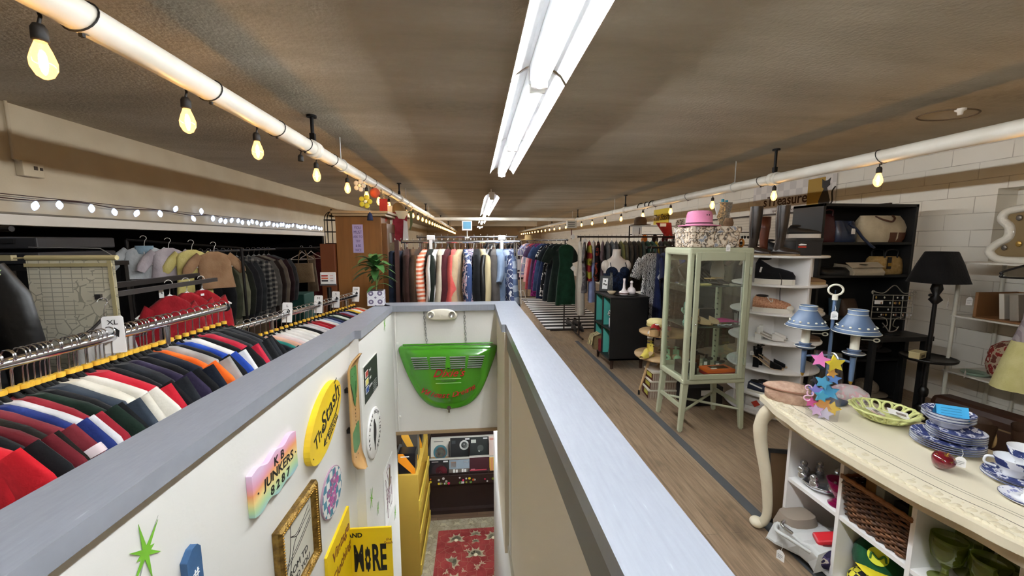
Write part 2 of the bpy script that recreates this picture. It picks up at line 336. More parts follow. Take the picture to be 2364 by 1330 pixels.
struct('baseboard_lower', MB().bx(-2.5, 2.5, 7.48, 7.5, LZ, LZ+.1), mat('5a4634', .6))
lg = dup(fx0, loc=(.5, 4.9, -.26), label='added white tube light, out of view, brightening the lower shop before the record bin'); lg.rotation_euler = (0, 0, PI/2)  # unseen fixture added to light the lower shop
lf = dup(fx0, loc=(-.2, 3.75, -.26), label='added white tube light, out of view, brightening the lower shop above the rug'); lf.rotation_euler = (0, 0, PI/2)  # second added fixture, also unseen, since the lower shop stayed dark
# ---------- garments ----------
def ring(a, b, z, n=20, ph=0, amp=0, dy=0, dx=0):
    out = []
    for i in range(n):
        th = 2*PI*i/n; c, s_ = math.cos(th), math.sin(th)
        x = a*math.copysign(abs(c)**.7, c); y = b*math.copysign(abs(s_)**.6, s_)
        out.append(V((x+dx, y+dy+amp*math.sin(x*34+ph)+amp*.6*math.sin(x*61+2*ph), z)))
    return out
PROF = {
 'shirt': [(-.088, .05, .012, 0), (-.10, .085, .017, 0), (-.125, .15, .02, 0), (-.15, .195, .021, .002), (-.19, .218, .022, .004), (-.3, .212, .024, .007), (-.5, .218, .028, .010), (-.70, .232, .030, .013)],
 'jacket': [(-.085, .055, .018, 0), (-.10, .09, .024, 0), (-.125, .15, .028, 0), (-.15, .198, .03, .002), (-.19, .225, .031, .003), (-.35, .225, .034, .006), (-.6, .235, .037, .009), (-.86, .25, .038, .012)],
 'dress': [(-.088, .06, .012, 0), (-.10, .10, .016, 0), (-.125, .155, .018, 0), (-.16, .178, .02, .002), (-.24, .172, .024, .004), (-.40, .15, .027, .006), (-.55, .185, .034, .010), (-.8, .225, .042, .016), (-1.08, .25, .046, .022)],
 'trousers': [(-.10, .165, .012, 0), (-.115, .17, .02, .002), (-.3, .172, .024, .004), (-.6, .165, .026, .006), (-.98, .16, .026, .008)],
 'baby': [(-.07, .035, .012, 0), (-.085, .07, .02, 0), (-.105, .11, .026, 0), (-.14, .13, .028, .002), (-.24, .135, .032, .005), (-.36, .155, .036, .010)],
 'slip': [(-.14, .09, .015, 0), (-.18, .13, .02, .002), (-.34, .125, .024, .005), (-.5, .15, .03, .01), (-.8, .19, .036, .018)],
}
SLEEVE = {'short': [(.165, -.18, .08, .021), (.215, -.245, .085, .023), (.262, -.34, .088, .022), (.282, -.40, .086, .018)],
          'long': [(.175, -.175, .085, .022), (.235, -.28, .08, .026), (.27, -.45, .068, .028), (.265, -.62, .056, .027), (.262, -.70, .046, .024)],
          'blong': [(.10, -.115, .05, .02), (.16, -.17, .048, .022), (.21, -.24, .044, .022), (.225, -.275, .032, .02)]}
GM = {}
def garment_mesh(kind, sleeve, seed, L=1.0, W=1.0, sides=(-1, 1)):
    key = (kind, sleeve, seed, L, W, sides)
    if key in GM: return GM[key]
    r = random.Random(hash((kind, seed)) & 0xffff if False else seed*7+len(kind)); ph = r.uniform(0, 6)
    b = MB(); pf = PROF[kind]; z0 = pf[0][0]
    rs = [ring(a*W, t*r.uniform(.92, 1.1), z0+(z-z0)*(L if z < -.2 else 1), 24, ph+i*.12, am, r.uniform(-.002, .002)*i) for i, (z, a, t, am) in enumerate(pf)]
    b.loft(rs, True, True)
    if sleeve:
        for s in sides:
            pts = SLEEVE[sleeve]; rr = []
            for i, (x, z, hw, ht) in enumerate(pts):
                q = pts[min(i+1, len(pts)-1)]; p = pts[max(i-1, 0)]; d = V((q[0]-p[0], 0, q[1]-p[1])).normalized(); u = V((d.z, 0, -d.x))
                dy = r.uniform(-.006, .006)*i
                rr.append([V((x*W*s, dy, z))+V((u.x*s, 0, u.z))*hw*math.cos(2*PI*k/12)+V((0, 1, 0))*ht*math.sin(2*PI*k/12)*(1+.25*math.sin(3*k+ph)) for k in range(12)])
            b.loft(rr, True, True)
    o = b.build('garment', M_WHITE); me = o.data; bpy.data.objects.remove(o); GM[key] = me
    return me
def garment(name, me, m, loc, rz, label, cat, group=None, tilt=0):
    o = bpy.data.objects.new(name, me); COL.objects.link(o); o.location = loc; o.rotation_euler = (tilt, 0, rz)
    recol(o, m); return tag(o, label, cat, group)
def add_part(name, mb, m, o): return mb.build(name, m, o)
# hanger with chrome hook and size ring
M_VELVET = mat('0c0c0d', .9); M_RING = mat('e8b63a', .45)
def mk_hanger(bar_m, hook_m, ring_m=None, dz=0):
    b = MB()
    for s in (-1, 1): b.tube(bez([(0, 0, -.07-dz), (s*.05, 0, -.118-dz), (s*.12, 0, -.158-dz), (s*.165, 0, -.19-dz)], 3), [.006]*9+[.005], 6)
    b.tube([(-.165, 0, -.19-dz), (0, 0, -.197-dz), (.165, 0, -.19-dz)], .004, 5)
    h = b.build('clothes_hanger', bar_m); hk = [(0, 0, -.072-dz), (0, 0, -.045)]+[(.019*math.cos(a), 0, .0+.019*math.sin(a)) for a in [R(-60)+R(230)*i/8 for i in range(9)]]
    hk[1] = (.003, 0, -.04)
    MB().tube(hk, .0021, 6).build('hook', hook_m, h)
    if ring_m: MB().cyl((0, 0, -.07-dz), (0, 0, -.056-dz), .0115, n=12).build('size_ring', ring_m, h)
    return h
HG = mk_hanger(M_VELVET, M_CHROME, M_RING, .03); HB = mk_hanger(mat('1c1614', .6), M_CHROME); HW = mk_hanger(mat('e6e4de', .5), mat('dcdad4', .4)); HC = mk_hanger(mat('d9dcd8', .15, tr=.6), M_CHROME); HWO = mk_hanger(mat('5a3420', .5), M_CHROME)
used = {}
def hang(proto, loc, rz, label, group):
    o = proto if proto.name not in used else dup(proto)
    used[proto.name] = 1; o.location = loc; o.rotation_euler = (0, 0, rz); return tag(o, label, 'hanger', group)
def ordinal(i): return ['first', 'second', 'third', 'fourth', 'fifth', 'sixth', 'seventh', 'eighth', 'ninth', 'tenth'][i]
def hang_row(p0, p1, items, where, proto, hlabel, hgroup, along, group, jitter=.12, hz=0, lead=None):
    """items: (colour words, material, kind, sleeve, seed[, L, W]) hung evenly from p0 to p1; along = rotation of the garment plane"""
    n = len(items); seen = {}; r = random.Random(n*13+3); objs = []
    for i, it in enumerate(items):
        words_, m, kind, sl, seed = it[:5]; L = it[5] if len(it) > 5 else 1; W = it[6] if len(it) > 6 else 1
        p = V(p0).lerp(V(p1), i/(n-1) if n > 1 else 0); rz = along+r.uniform(-jitter, jitter)
        nm = {'shirt': 'shirt', 'jacket': 'jacket', 'dress': 'dress', 'trousers': 'trousers', 'baby': 'baby_garment', 'slip': 'slip_dress'}[kind]
        pv = items[i-1][0] if i else None; nx = items[i+1][0] if i < n-1 else None
        lab = f"{words_} {nm.replace('_', ' ')} on {where}, "+(f"between {pv} and {nx}" if pv and nx else (f"first, beside {nx}" if nx else f"last, beside {pv}"))
        seen[lab] = seen.get(lab, 0)+1
        if seen[lab] > 1: lab = f"{words_} {nm.replace('_', ' ')} on {where}, {ordinal(i) if i < 10 else 'far end'} along, beside {pv}"
        o = garment(nm, garment_mesh(kind, sl, seed, L, W), m, p-V((0, 0, .03 if proto is HG else 0)), rz, lab, nm.replace('_', ' '), group); objs.append(o)
        if proto: hang(proto, p, rz, hlabel, hgroup)
    return objs
K = lambda a, b=None: cloth(a, b)
def stripes(name, c1, c2, sc=24, axis=2, warp=0):
    if name in MATS: return MATS[name]
    t = NT(name); v = t.co(); sp = t.n('SeparateXYZ', {'Vector': v}); x = sp.outputs[axis]
    if warp: x = t.math('ADD', x, t.math('MULTIPLY', t.noise(v, 6), warp))
    f = t.math('FRACT', t.math('MULTIPLY', x, sc)); t.B(c=t.ramp(f, [(0, c1), (.5, c2)], 'CONSTANT'), r=.9, sp=.2); return t.m
def blotch(name, stops, sc=14, det=2, kind='noise'):
    if name in MATS: return MATS[name]
    t = NT(name); v = t.co()
    if kind == 'vor': f = t.n('TexVoronoi', {'Vector': v, 'Scale': sc}, feature='F1').outputs['Distance']
    elif kind == 'wave': f = t.n('TexWave', {'Vector': v, 'Scale': sc, 'Distortion': 9, 'Detail': det, 'Detail Scale': 2.2}).outputs['Fac']
    else: f = t.noise(v, sc, det)
    t.B(c=t.ramp(f, stops, 'CONSTANT'), r=.85, sp=.2); return t.m
def plaid(name, c1, c2, c3, sc=18):
    if name in MATS: return MATS[name]
    t = NT(name); sp = t.n('SeparateXYZ', {'Vector': t.co()}); fa = t.math('FRACT', t.math('MULTIPLY', sp.outputs[0], sc)); fb = t.math('FRACT', t.math('MULTIPLY', sp.outputs[2], sc))
    a = t.math('GREATER_THAN', fa, .55); b = t.math('GREATER_THAN', fb, .55)
    t.B(c=t.ramp(t.math('MULTIPLY', t.math('ADD', a, b), .5), [(0, c1), (.3, c2), (.8, c3)], 'CONSTANT'), r=.9, sp=.2); return t.m
NAVY_STR = None
blk, char, wht, cream, red, crim, navy, maroon = K('0b0b0d', '15161a'), K('22262c', '30353c'), K('dcdad6', 'eceae6'), K('d2ccbc', 'e0dbcd'), K('b0111c', 'c21f2a'), K('a81a30', 'bb2a40'), K('161c3c', '222a52'), K('551018', '6a1a24')
# rail beside the stairwell
def rack(name, label, p0, p1, z, feet=True, r=.016, posts=None, m=M_CHROME):
    a, b = V((p0[0], p0[1], z)), V((p1[0], p1[1], z)); d = (b-a).normalized(); nrm = V((-d.y, d.x, 0))
    t = thing(name, label, 'clothes rack', (a.x, a.y, 0)); A = V((0, 0, z)); Bv = b-V((a.x, a.y, 0))
    MB().cyl(A, Bv, r, n=14).build('rail', m, t)
    for s in (A, Bv): MB().cyl(s-d*.004, s+d*.004, r*1.35, n=14).build('end_cap', M_BLACK, t)
    for f in (posts or (.12, .88)):
        q = A.lerp(Bv, f); MB().cyl((q.x, q.y, .04), (q.x, q.y, z-r), r*.8, n=10).build('upright', m, t)
        if feet: MB().cyl(V((q.x, q.y, .03))+nrm*.24, V((q.x, q.y, .03))-nrm*.24, .014, n=8).build('foot_bar', m, t)
    return t
rack('clothes_rack', 'chrome clothes rail packed with shirts, nearest beside the stairwell', (-1.30, .55), (-1.27, 2.09), 1.215, posts=(.2, .75))
rack('clothes_rack', 'lower chrome clothes rail behind the nearest one, with small size dividers', (-1.33, 2.22), (-1.05, 3.56), 1.07, posts=(.22, .86))
S_ = 'shirt'
row1 = [('bright red', red, 'jacket', 'short', 1), ('jet black', blk, S_, 'short', 2), ('dark maroon', maroon, S_, 'short', 3), ('black and gold', K('0e0b08', '1b150b'), S_, 'short', 4), ('dusty maroon', K('6b2028', '7a2a34'), S_, 'short', 5),
 ('navy blue', K('18265e', '223474'), S_, 'short', 6), ('white and red', K('c9c7c8', 'dddada'), S_, 'short', 1), ('wine red', K('7d1420', '8e1f2c'), S_, 'short', 2), ('black green', K('0f2018', '172b20'), S_, 'short', 3), ('soft black', blk, S_, 'short', 4), ('slate navy', K('2a323c', '38414c'), 'jacket', 'long', 1),
 ('cream', cream, 'jacket', 'long', 2), ('warm white', K('d8d4c8', 'e6e2d8'), S_, 'short', 5), ('cherry red', K('ad1526', 'bf2436'), 'jacket', 'long', 3), ('plain black', blk, S_, 'short', 6), ('charcoal', K('191b1f', '262a30'), 'jacket', 'long', 4), ('dark purple', K('241d33', '332b45'), S_, 'short', 1),
 ('coal black', blk, S_, 'short', 2), ('midnight navy', K('0f1420', '1a2130'), 'jacket', 'long', 5), ('bright orange', K('dc5b17', 'ef7027'), S_, 'short', 3), ('heather grey', K('8e8b88', 'b3afab'), 'jacket', 'long', 6), ('ink black', blk, S_, 'short', 4), ('royal blue', K('1c3a8c', '2b52b0'), S_, 'short', 5),
 ('pure white', wht, 'jacket', 'long', 1), ('flat black', blk, S_, 'short', 6), ('crimson', crim, 'jacket', 'long', 2), ('smoke grey', K('26272a', '35373b'), 'jacket', 'long', 3), ('washed black', K('121315', '1d1f22'), 'jacket', 'long', 4), ('graphite', K('1c1e22', '2a2c31'), 'jacket', 'long', 5), ('faded black', blk, S_, 'short', 1)]
hl_ = 'black hanger with yellow size ring on the chrome rails beside the stairwell'
o1 = hang_row((-1.292, .97, 1.232), (-1.288, 1.255, 1.232), row1[:11], 'the nearest rail', HG, hl_, 'hangers with yellow size rings', 0, 'clothes on the nearest rail', .04)
o1 += hang_row((-1.287, 1.295, 1.232), (-1.273, 2.07, 1.232), row1[11:], 'the nearest rail', HG, hl_, 'hangers with yellow size rings', 0, 'clothes on the nearest rail', .06)
for k in range(26): hang(HG, (-1.294+.017*k/26, 1.0+.75*k/26+rnd.uniform(0, .012), 1.232), rnd.uniform(-.06, .06), 'black hanger with yellow size ring on the chrome rails beside the stairwell', 'hangers with yellow size rings')
def patch(o, polys, m, name, y=-.026):
    """flat sewn-on pieces on the side of a garment that faces down the rail; polys in the garment's x-z plane"""
    b = MB()
    for pl in polys: b.prism(pl, .003, Matrix.Translation((0, y, 0)) @ Matrix.Rotation(PI/2, 4, 'X'))
    return b.build(name, m, o)
sq = lambda x, z, w, h: [(x-w/2, z-h/2), (x+w/2, z-h/2), (x+w/2, z+h/2), (x-w/2, z+h/2)]
yel = mat('e8c21e', .7)
def shoulder_strip(o, xs, w, m, name, t=.05, slope=.44, z0=-.107):
    b = MB()
    for x in xs:
        za = z0-slope*(x-.06)*.62; b.loft([[V((x-w/2, -t/2, za+.006)), V((x+w/2, -t/2, za+.006-slope*.6*w)), V((x+w/2, t/2, za+.006-slope*.6*w)), V((x-w/2, t/2, za+.006))], [V((x-w/2, -t/2, za-.006)), V((x+w/2, -t/2, za-.012)), V((x+w/2, t/2, za-.012)), V((x-w/2, t/2, za-.006))]], True, False)
    return b.build(name, m, o)
rg = MB().tube([(.245+.028*math.cos(a), -.036, -.30+.036*math.sin(a)) for a in [2*PI*i/24 for i in range(24)]], .006, 6, closed=True).tube([(.225, -.037, -.32), (.265, -.037, -.28)], .005, 5).tube([(.225, -.037, -.28), (.265, -.037, -.32)], .005, 5)
rg.build('sleeve_emblem', mat('c8cf2a', .6), o1[0])
def sleeve_band(o, u0, u1, m, name='sleeve_band', kind='short'):
    P = SLEEVE[kind]
    def at(u):
        f = u*(len(P)-1); i = min(int(f), len(P)-2); return [p+(q-p)*(f-i) for p, q in zip(P[i], P[i+1])]
    rr = []
    for u in (u0, (u0+u1)/2, u1):
        x, z, hw, ht = at(u); q, p = at(min(1, u+.05)), at(max(0, u-.05)); d = V((q[0]-p[0], 0, q[1]-p[1])).normalized()
        rr.append([V((x, 0, z))+V((d.z, 0, -d.x))*hw*1.02*math.cos(2*PI*k/16)+V((0, 1, 0))*ht*1.45*math.sin(2*PI*k/16) for k in range(16)])
    return MB().loft(rr, False, True).build(name, m, o)
for i, us, m in ((3, ((.38, .5), (.6, .72)), yel), (4, ((.3, .36), (.44, .5), (.58, .64)), mat('d9c6c8', .8)), (2, ((.86, .97),), mat('3a2a2c', .8)), (8, ((.45, .6),), M_PAPER), (6, ((.75, .97),), mat('a31a2c', .8)), (5, ((.8, .95),), M_PAPER)):
    for u0, u1 in us: sleeve_band(o1[i], u0, u1, m)
row2 = [('black', blk, S_, 'short', 1), ('dark black', blk, S_, 'short', 2), ('navy black', K('0d1018', '151a24'), S_, 'short', 3), ('teal green', K('1f6f66', '2b8478'), S_, 'short', 4), ('peach', K('d9a58c', 'e6b8a2'), S_, 'short', 5), ('pale pink', K('d8c4c2', 'e4d4d2'), S_, 'short', 6),
 ('bone white', wht, S_, 'short', 1), ('chalk white', K('d6d2cc', 'e8e5e0'), S_, 'short', 2), ('bright white', wht, S_, 'short', 3), ('ivory', K('dcd8ce', 'ece8e0'), S_, 'short', 4), ('black trim', blk, S_, 'short', 5), ('pearl grey', K('bdb9ba', 'd0cccd'), S_, 'short', 6), ('silver grey', K('b4b0b2', 'c8c4c6'), S_, 'short', 1),
 ('deep red', K('8f1420', 'a31d2a'), S_, 'short', 2), ('brick red', K('7d1119', '951c25'), S_, 'short', 3), ('snow white', wht, S_, 'short', 4), ('light blue', K('8fa0b8', 'a5b4c8'), S_, 'short', 5), ('dark navy', navy, S_, 'short', 6), ('green edged black', K('0f1a16', '18261f'), S_, 'short', 1), ('mint white', K('c8d4c4', 'd8e2d4'), S_, 'short', 2),
 ('coal', blk, S_, 'short', 3), ('wine', K('5f0f1c', '72182a'), S_, 'short', 4), ('lavender grey', K('7f7f9c', '9494b0'), S_, 'short', 5), ('onyx', blk, S_, 'short', 6), ('yellow', K('c9a02a', 'ddb63c'), S_, 'short', 1), ('off white', K('cfcabf', 'dedad0'), S_, 'short', 2), ('red orange', K('b3361c', 'c8482a'), S_, 'short', 3), ('sand', K('a18f78', 'b5a48d'), S_, 'short', 4)]
hang_row((-1.31, 2.27, 1.087), (-1.065, 3.5, 1.087), row2, 'the lower rail', HG, 'black hanger with yellow size ring on the chrome rails beside the stairwell', 'hangers with yellow size rings', .15, 'clothes on the lower rail', .06)
def divider(loc, rz, s, label, tilt=0, k=.8):
    t = thing('size_divider', label, 'size divider', loc, rot=(0, tilt, rz)); b = MB(); t.scale = (k, k, k)
    b.prism([(-.036, -.10), (.036, -.10), (.036, .058), (.03, .066), (-.03, .066), (-.036, .058)], .003, Matrix.Rotation(PI/2, 4, 'X')).build('card', M_PAPER, t)
    text(s, .03 if len(s) < 3 else .02, M_INK, t, (0, -.0045, .038), (PI/2, 0, 0))
    MB().prism([(.004, .016), (.02, .0), (.016, -.03), (-.004, -.012)], .001, Matrix.Translation((0, -.003, 0)) @ Matrix.Rotation(PI/2, 4, 'X')).build('rail_slot', M_BLACK, t)
divider((-1.275, 1.475, 1.235), .35, 'XL', 'large white size card marked XL on the nearest rail')
for f, s in ((.33, 'L'), (.58, 'M'), (.75, 'S'), (.985, 'XXS')): divider((-1.33+.28*f, 2.22+1.34*f, 1.095), .3, s, f'white size card marked {s} on the lower chrome rail', .08)
# price display on a post behind the lower rail
pd = thing('price_display', 'white card with coloured bars on a black post behind the lower rail', 'sign', (-1.43, 3.95, 0))
MB().cyl((0, 0, .0), (0, 0, 1.10), .02, n=10).cyl((0, 0, 0), (0, 0, .02), .15, n=20).build('post', M_BLACK, pd)
MB().box((0, -.01, 1.19), (.145, .012, .115)).build('card', M_PAPER, pd, bev=.004); MB().box((0, -.01, 1.125), (.15, .03, .012)).build('holder', mat('55565a', .4), pd)
for k, c in enumerate(('b8342c', 'd86a4a', '2a2a30')): MB().box((-.03, -.018, 1.215-.025*k), (.06, .002, .014)).box((.035, -.018, 1.215-.025*k), (.03, .002, .004)).build('printed_bar', mat(c, .7), pd)
# ---------- alcove ----------
rb = thing('alcove_rail', 'dark steel clothes rail running along the alcove under the ledge', 'clothes rack', (-2.75, 3.95, 0))
MB().cyl((0, -.2, 1.44), (0, 3.6, 1.44), .014, n=8).build('rail', M_IRON, rb)
for y in (-.15, 3.5): MB().cyl((0, y, 0), (0, y, 1.44), .014, n=8).box((0, y, .02), (.5, .03, .03)).build('upright', M_IRON, rb)
J = 'jacket'
row3 = [('black hooded', blk, J, 'long', 1), ('olive', K('2b2d20', '37392a'), J, 'long', 2), ('sage', K('5d5c49', '6a6a55'), J, 'long', 3), ('pine black', K('14160f', '1c1e15'), J, 'long', 4), ('ebony', K('131316', '1d1d21'), J, 'long', 5), ('dark slate', K('1e2022', '2b2d2f'), J, 'long', 6), ('black plaid', plaid('plaid_dark', '17181a', '3a3a38', '6a6862'), J, 'long', 1),
 ('grey plaid', plaid('plaid_grey', '26262a', '57544e', '85807a'), J, 'long', 2), ('ash grey', K('4d4b47', '5e5c57'), J, 'long', 3), ('dark brown', K('241a17', '30241f'), J, 'long', 4), ('taupe', K('6d6458', '7d7467'), J, 'long', 5), ('raisin', K('2a1a1e', '36242a'), J, 'long', 6), ('steel grey', K('3d4044', '4d5054'), J, 'long', 1)]
hang_row((-2.72, 4.05, 1.455), (-2.72, 5.45, 1.455), row3, 'the alcove rail', HC, 'clear plastic hanger with white hook on the alcove rail', 'alcove rail hangers', .25, 'coats in the alcove', .1)
# tote, knit pieces and arched rack further along
tt = thing('tote_bag', 'beige canvas tote bag hung from a hanger in the dark alcove', 'bag', (-2.68, 6.38, 1.455), rz=.5)
MB().loft([ring(.15, .03, -.55, 16), ring(.15, .045, -.5, 16), ring(.135, .03, -.25, 16)], True).build('body', K('8b7a60', '9c8a6e'), tt)
MB().tube(bez([(-.07, -.02, -.25), (-.05, -.02, -.1), (0, -.01, 0), (.05, -.02, -.1), (.07, -.02, -.25)], 4), .008, 6).build('handle', K('8b7a60'), tt)
garment('knit_dress', garment_mesh('slip', None, 3, .9, .45), K('6f6455', '857a6a'), (-2.68, 6.7, 1.455), .5, 'long taupe knitted dress beside the canvas tote in the alcove', 'dress')
garment('dark_dress', garment_mesh('dress', None, 3), K('3d1014', '4a161b'), (-2.68, 7.2, 1.455), .5, 'dark red dress at the end of the alcove rail', 'dress')
for k, (yy, lb) in enumerate(((6.36, 'white hanger above the canvas tote bag'), (6.7, 'white hanger holding the knitted dress'), (7.2, 'white hanger holding the dark red dress'))): hang(HW, (-2.68, yy, 1.46), .5, lb+' in the alcove', None)
ar = thing('arched_rack', 'black arched steel rack frame at the end of the alcove', 'clothes rack', (-1.95, 5.3, 0))
for k in (0, .3): MB().tube([(k*.3, k-.0, 0), (k*.3, k, 1.3)]+[(k*.3-.15+.15*math.cos(a), k, 1.3+.15*math.sin(a)) for a in [PI*i/10/2 for i in range(11)]]+[(k*.3-.6, k, 1.45)], .016, 8).build('frame_tube', M_IRON, ar)
tb = MB().bx(-2.75, -2.35, 5.55, 5.9, .45, .82); tag(tb.build('storage_box', mat('1f5a52', .7), bev=.01), 'teal fabric box on the alcove floor stand below the tote', 'box')
tag(MB().bx(-2.8, -2.3, 5.5, 5.95, 0, .45).build('floor_stand', M_BLACK, bev=.005), 'low black stand under the teal box in the alcove', 'stand')
# baby clothes
row4 = [('pale blue grey', K('a8aeb2', 'bcc2c4'), 'baby', 'blong', 1, 1.0, 1.15), ('light lilac', K('a39ca2', 'b8b0b6'), 'baby', 'blong', 2), ('soft yellow', K('c9bd72', 'd8ce8a'), 'baby', 'blong', 3, 1.5, 1.0), ('tan corduroy', K('8a6a4e', '9a7a5c'), 'baby', 'blong', 4, 1.2, 1.1)]
bx0 = hang_row((-2.64, 3.40, 1.575), (-2.22, 3.56, 1.525), row4, 'the small alcove rail', HW, 'white plastic child hanger above the baby clothes', 'child hangers', .62, 'baby clothes', .12)
for o in bx0: o.scale = (.8, .8, .9)
MB().loft([ring(.07, .034, -.068, 14), ring(.075, .034, -.1, 14), ring(.05, .034, -.14, 14)], True).build('collar', K('7f98a8'), bx0[0])
MB().box((0, -.034, -.24), (.006, .004, .24)).build('zip', M_WHITE, bx0[0])
bar = thing('baby_rail', 'slim black rail holding the baby clothes before the alcove coats', 'clothes rack', (-2.75, 3.38, 0)); MB().cyl((0, 0, 1.56), (.7, .28, 1.49), .009, n=8).build('rail', M_IRON, bar); MB().cyl((0, 0, 0), (0, 0, 1.56), .012, n=8).cyl((.7, .28, 0), (.7, .28, 1.49), .012, n=8).build('upright', M_IRON, bar)
# steel bars and the red shirts
sb = thing('steel_rack', 'dark steel rack arm with two parallel bars, holding red shirts', 'clothes rack', (-1.9, 2.2, 0))
MB().box((-.02, .3, 1.315), (.03, .78, .03)).build('rail', mat('3a3634', .4, .7), sb); MB().box((.10, .25, 1.285), (.025, .86, .025)).build('rail', mat('5a5654', .35, .7), sb)
MB().box((0, -.05, .66), (.03, .03, 1.3)).box((.0, .66, .66), (.03, .03, 1.3)).build('upright', M_IRON, sb)
rs = hang_row((-1.83, 2.5, 1.30), (-1.83, 2.78, 1.30), [('ruby red', K('7a0d16', '8c141e'), 'jacket', 'short', 1, .9, .8), ('dark red hooded', K('7c0c14', '8e141d'), 'jacket', 'long', 2, .9, .8), ('scarlet', K('860f18', '98161f'), 'jacket', 'long', 3, .9, .8)], 'the steel bars', HW, 'white hanger holding a red shirt on the steel bars', 'hangers of the red shirts', .95, 'red shirts', .08)
MB().box((-.02, -.036, -.115), (.03, .003, .015)).build('neck_label', M_PAPER, rs[2])
for o in rs: o.scale = (.62, 1, .9)
divider((-1.83, 2.44, 1.25), .5, 'S', 'small white size tag under the steel bars by the red shirts', k=.3)
garment('white_sweater', garment_mesh('shirt', 'long', 4), K('8f8c88', 'a6a29e'), (-1.72, 1.95, 1.26), 1.25, 'pale grey sweater seen edge on beside the wall map', 'sweater').scale = (.4, 1, 1)
hang(HB, (-1.72, 1.95, 1.27), 1.25, 'dark hanger holding the pale grey sweater by the map', None)
# ---------- wall map and what surrounds it ----------
t = NT('street_map'); v = t.co(); sp = t.n('SeparateXYZ', {'Vector': v})
gx = t.math('ABSOLUTE', t.math('SUBTRACT', t.math('FRACT', t.math('MULTIPLY', sp.outputs[0], 22)), .5)); gz = t.math('ABSOLUTE', t.math('SUBTRACT', t.math('FRACT', t.math('MULTIPLY', sp.outputs[2], 46)), .5))
ln = t.math('MAXIMUM', t.math('GREATER_THAN', gx, .455), t.math('GREATER_THAN', gz, .42)); msk = t.math('GREATER_THAN', t.noise(v, 7, 3), .5)
vo = t.n('TexVoronoi', {'Vector': v, 'Scale': 16}, feature='DISTANCE_TO_EDGE').outputs['Distance']; l2 = t.math('LESS_THAN', vo, .035)
fac = t.math('ADD', t.math('MULTIPLY', ln, msk), t.math('MULTIPLY', l2, t.math('SUBTRACT', 1, msk)))
t.B(c=t.mix(t.math('MULTIPLY', fac, .5), t.ramp(t.noise(v, 5, 4), [(.35, 'd6d1ba'), (.65, 'e3deca')]), '5d5a46'), r=.85, sp=.2); M_MAP = t.m
mp = thing('wall_map', 'cream pull-down street map on a roller hung behind the nearest rail', 'map', (-1.915, 2.03, 1.46))
MB().loft([[V((-.19, .01, .0)), V((.19, .01, 0))], [V((-.185, 0, -.3)), V((.19, -.002, -.3))], [V((-.18, -.006, -.9)), V((.195, -.004, -.9))], [V((-.18, -.003, -.9)), V((.195, -.001, -.9))], [V((-.19, .013, 0)), V((.19, .013, 0))]], False, True, closed=False).build('sheet', M_MAP, mp)
MB().cyl((-.185, .01, .012), (.205, .01, .012), .012, n=12).build('roller', mat('c9bd8e', .6), mp); MB().box((0, .0, -.022), (.375, .008, .016)).build('batten', mat('bdb184', .6), mp)
MB().box((-.265, .01, .012), (.055, .025, .026)).cyl((-.24, .01, .01), (-.18, .01, .012), .004).build('bracket', mat('a59b78', .6), mp)
MB().tube([(.19, .01, .02), (.12, .03, .055), (-.2, .04, .062)], .002, 5).build('cord', mat('8a8a8c', .5), mp)
MB().prism([(.175, -.9), (.195, -.9), (.19, 0), (.172, 0)], .002, Matrix.Rotation(PI/2, 4, 'X') @ Matrix.Translation((0, 0, .004))).build('edge_tape', mat('c2b78a', .6), mp)
jk = garment('leather_jacket', garment_mesh('jacket', 'long', 2, 1.1, 1.0), mat('0d0d0e', .38, bump=(12, .5), name='leather_black'), (-2.06, 1.62, 1.60), .3, 'black leather jacket hanging in front of the wall map', 'jacket')
MB().tube([(.05, -.05, -.1), (.02, -.055, -.5), (.03, -.055, -.85)], .006, 5).build('zip', M_CHROME, jk)
hang(HW, (-2.06, 1.62, 1.615), .3, 'thick white hanger above the black leather jacket', None)
sm = tag(MB().prism(star(5, .017, .008), .004, Matrix.Rotation(PI/2, 4, 'X')).build('star_tag', mat('b9d09a', .7), loc=(-1.75, 1.6, 1.44)), 'small pale green paper star hanging beside the leather jacket collar', 'star')
gr = thing('grid_rack', 'black steel garment stand behind the leather jacket', 'clothes rack', (-2.15, 1.78, 0))
MB().cyl((0, 0, 0), (0, 0, 1.63), .016, n=8).box((0, 0, 1.52), (.05, .05, .06)).build('upright', M_IRON, gr); MB().cyl((-.5, 0, 1.6), (.28, 0, 1.6), .012, n=8).build('rail', M_IRON, gr)
MB().box((0, .0, .02), (.5, .4, .03)).build('base', M_IRON, gr)
for k, (z0, lb) in enumerate(((1.53, 'upper dark plastic storage case on the alcove shelf'), (1.44, 'lower dark plastic storage case on the alcove shelf'))):
    c = thing('storage_case', lb, 'storage case', (-2.85, 2.78, z0-.025)); MB().box((0, 0, .035), (.62, .5, .07)).build('case', mat('26272a', .5), c, bev=.008); MB().box((.16, -.255, .045), (.08, .012, .025)).build('latch', M_BLACK, c); MB().box((-.2, -.255, .045), (.08, .012, .025)).build('latch', M_BLACK, c)
tag(MB().bx(-3.3, -2.52, 2.5, 3.1, 1.38, 1.41).bx(-3.3, -3.27, 2.5, 3.1, 0, 1.38).bx(-2.56, -2.53, 2.5, 2.53, 0, 1.38).bx(-2.56, -2.53, 3.07, 3.1, 0, 1.38).build('alcove_shelf', M_BLACK), 'black shelf carrying the two storage cases in the alcove', 'shelf')
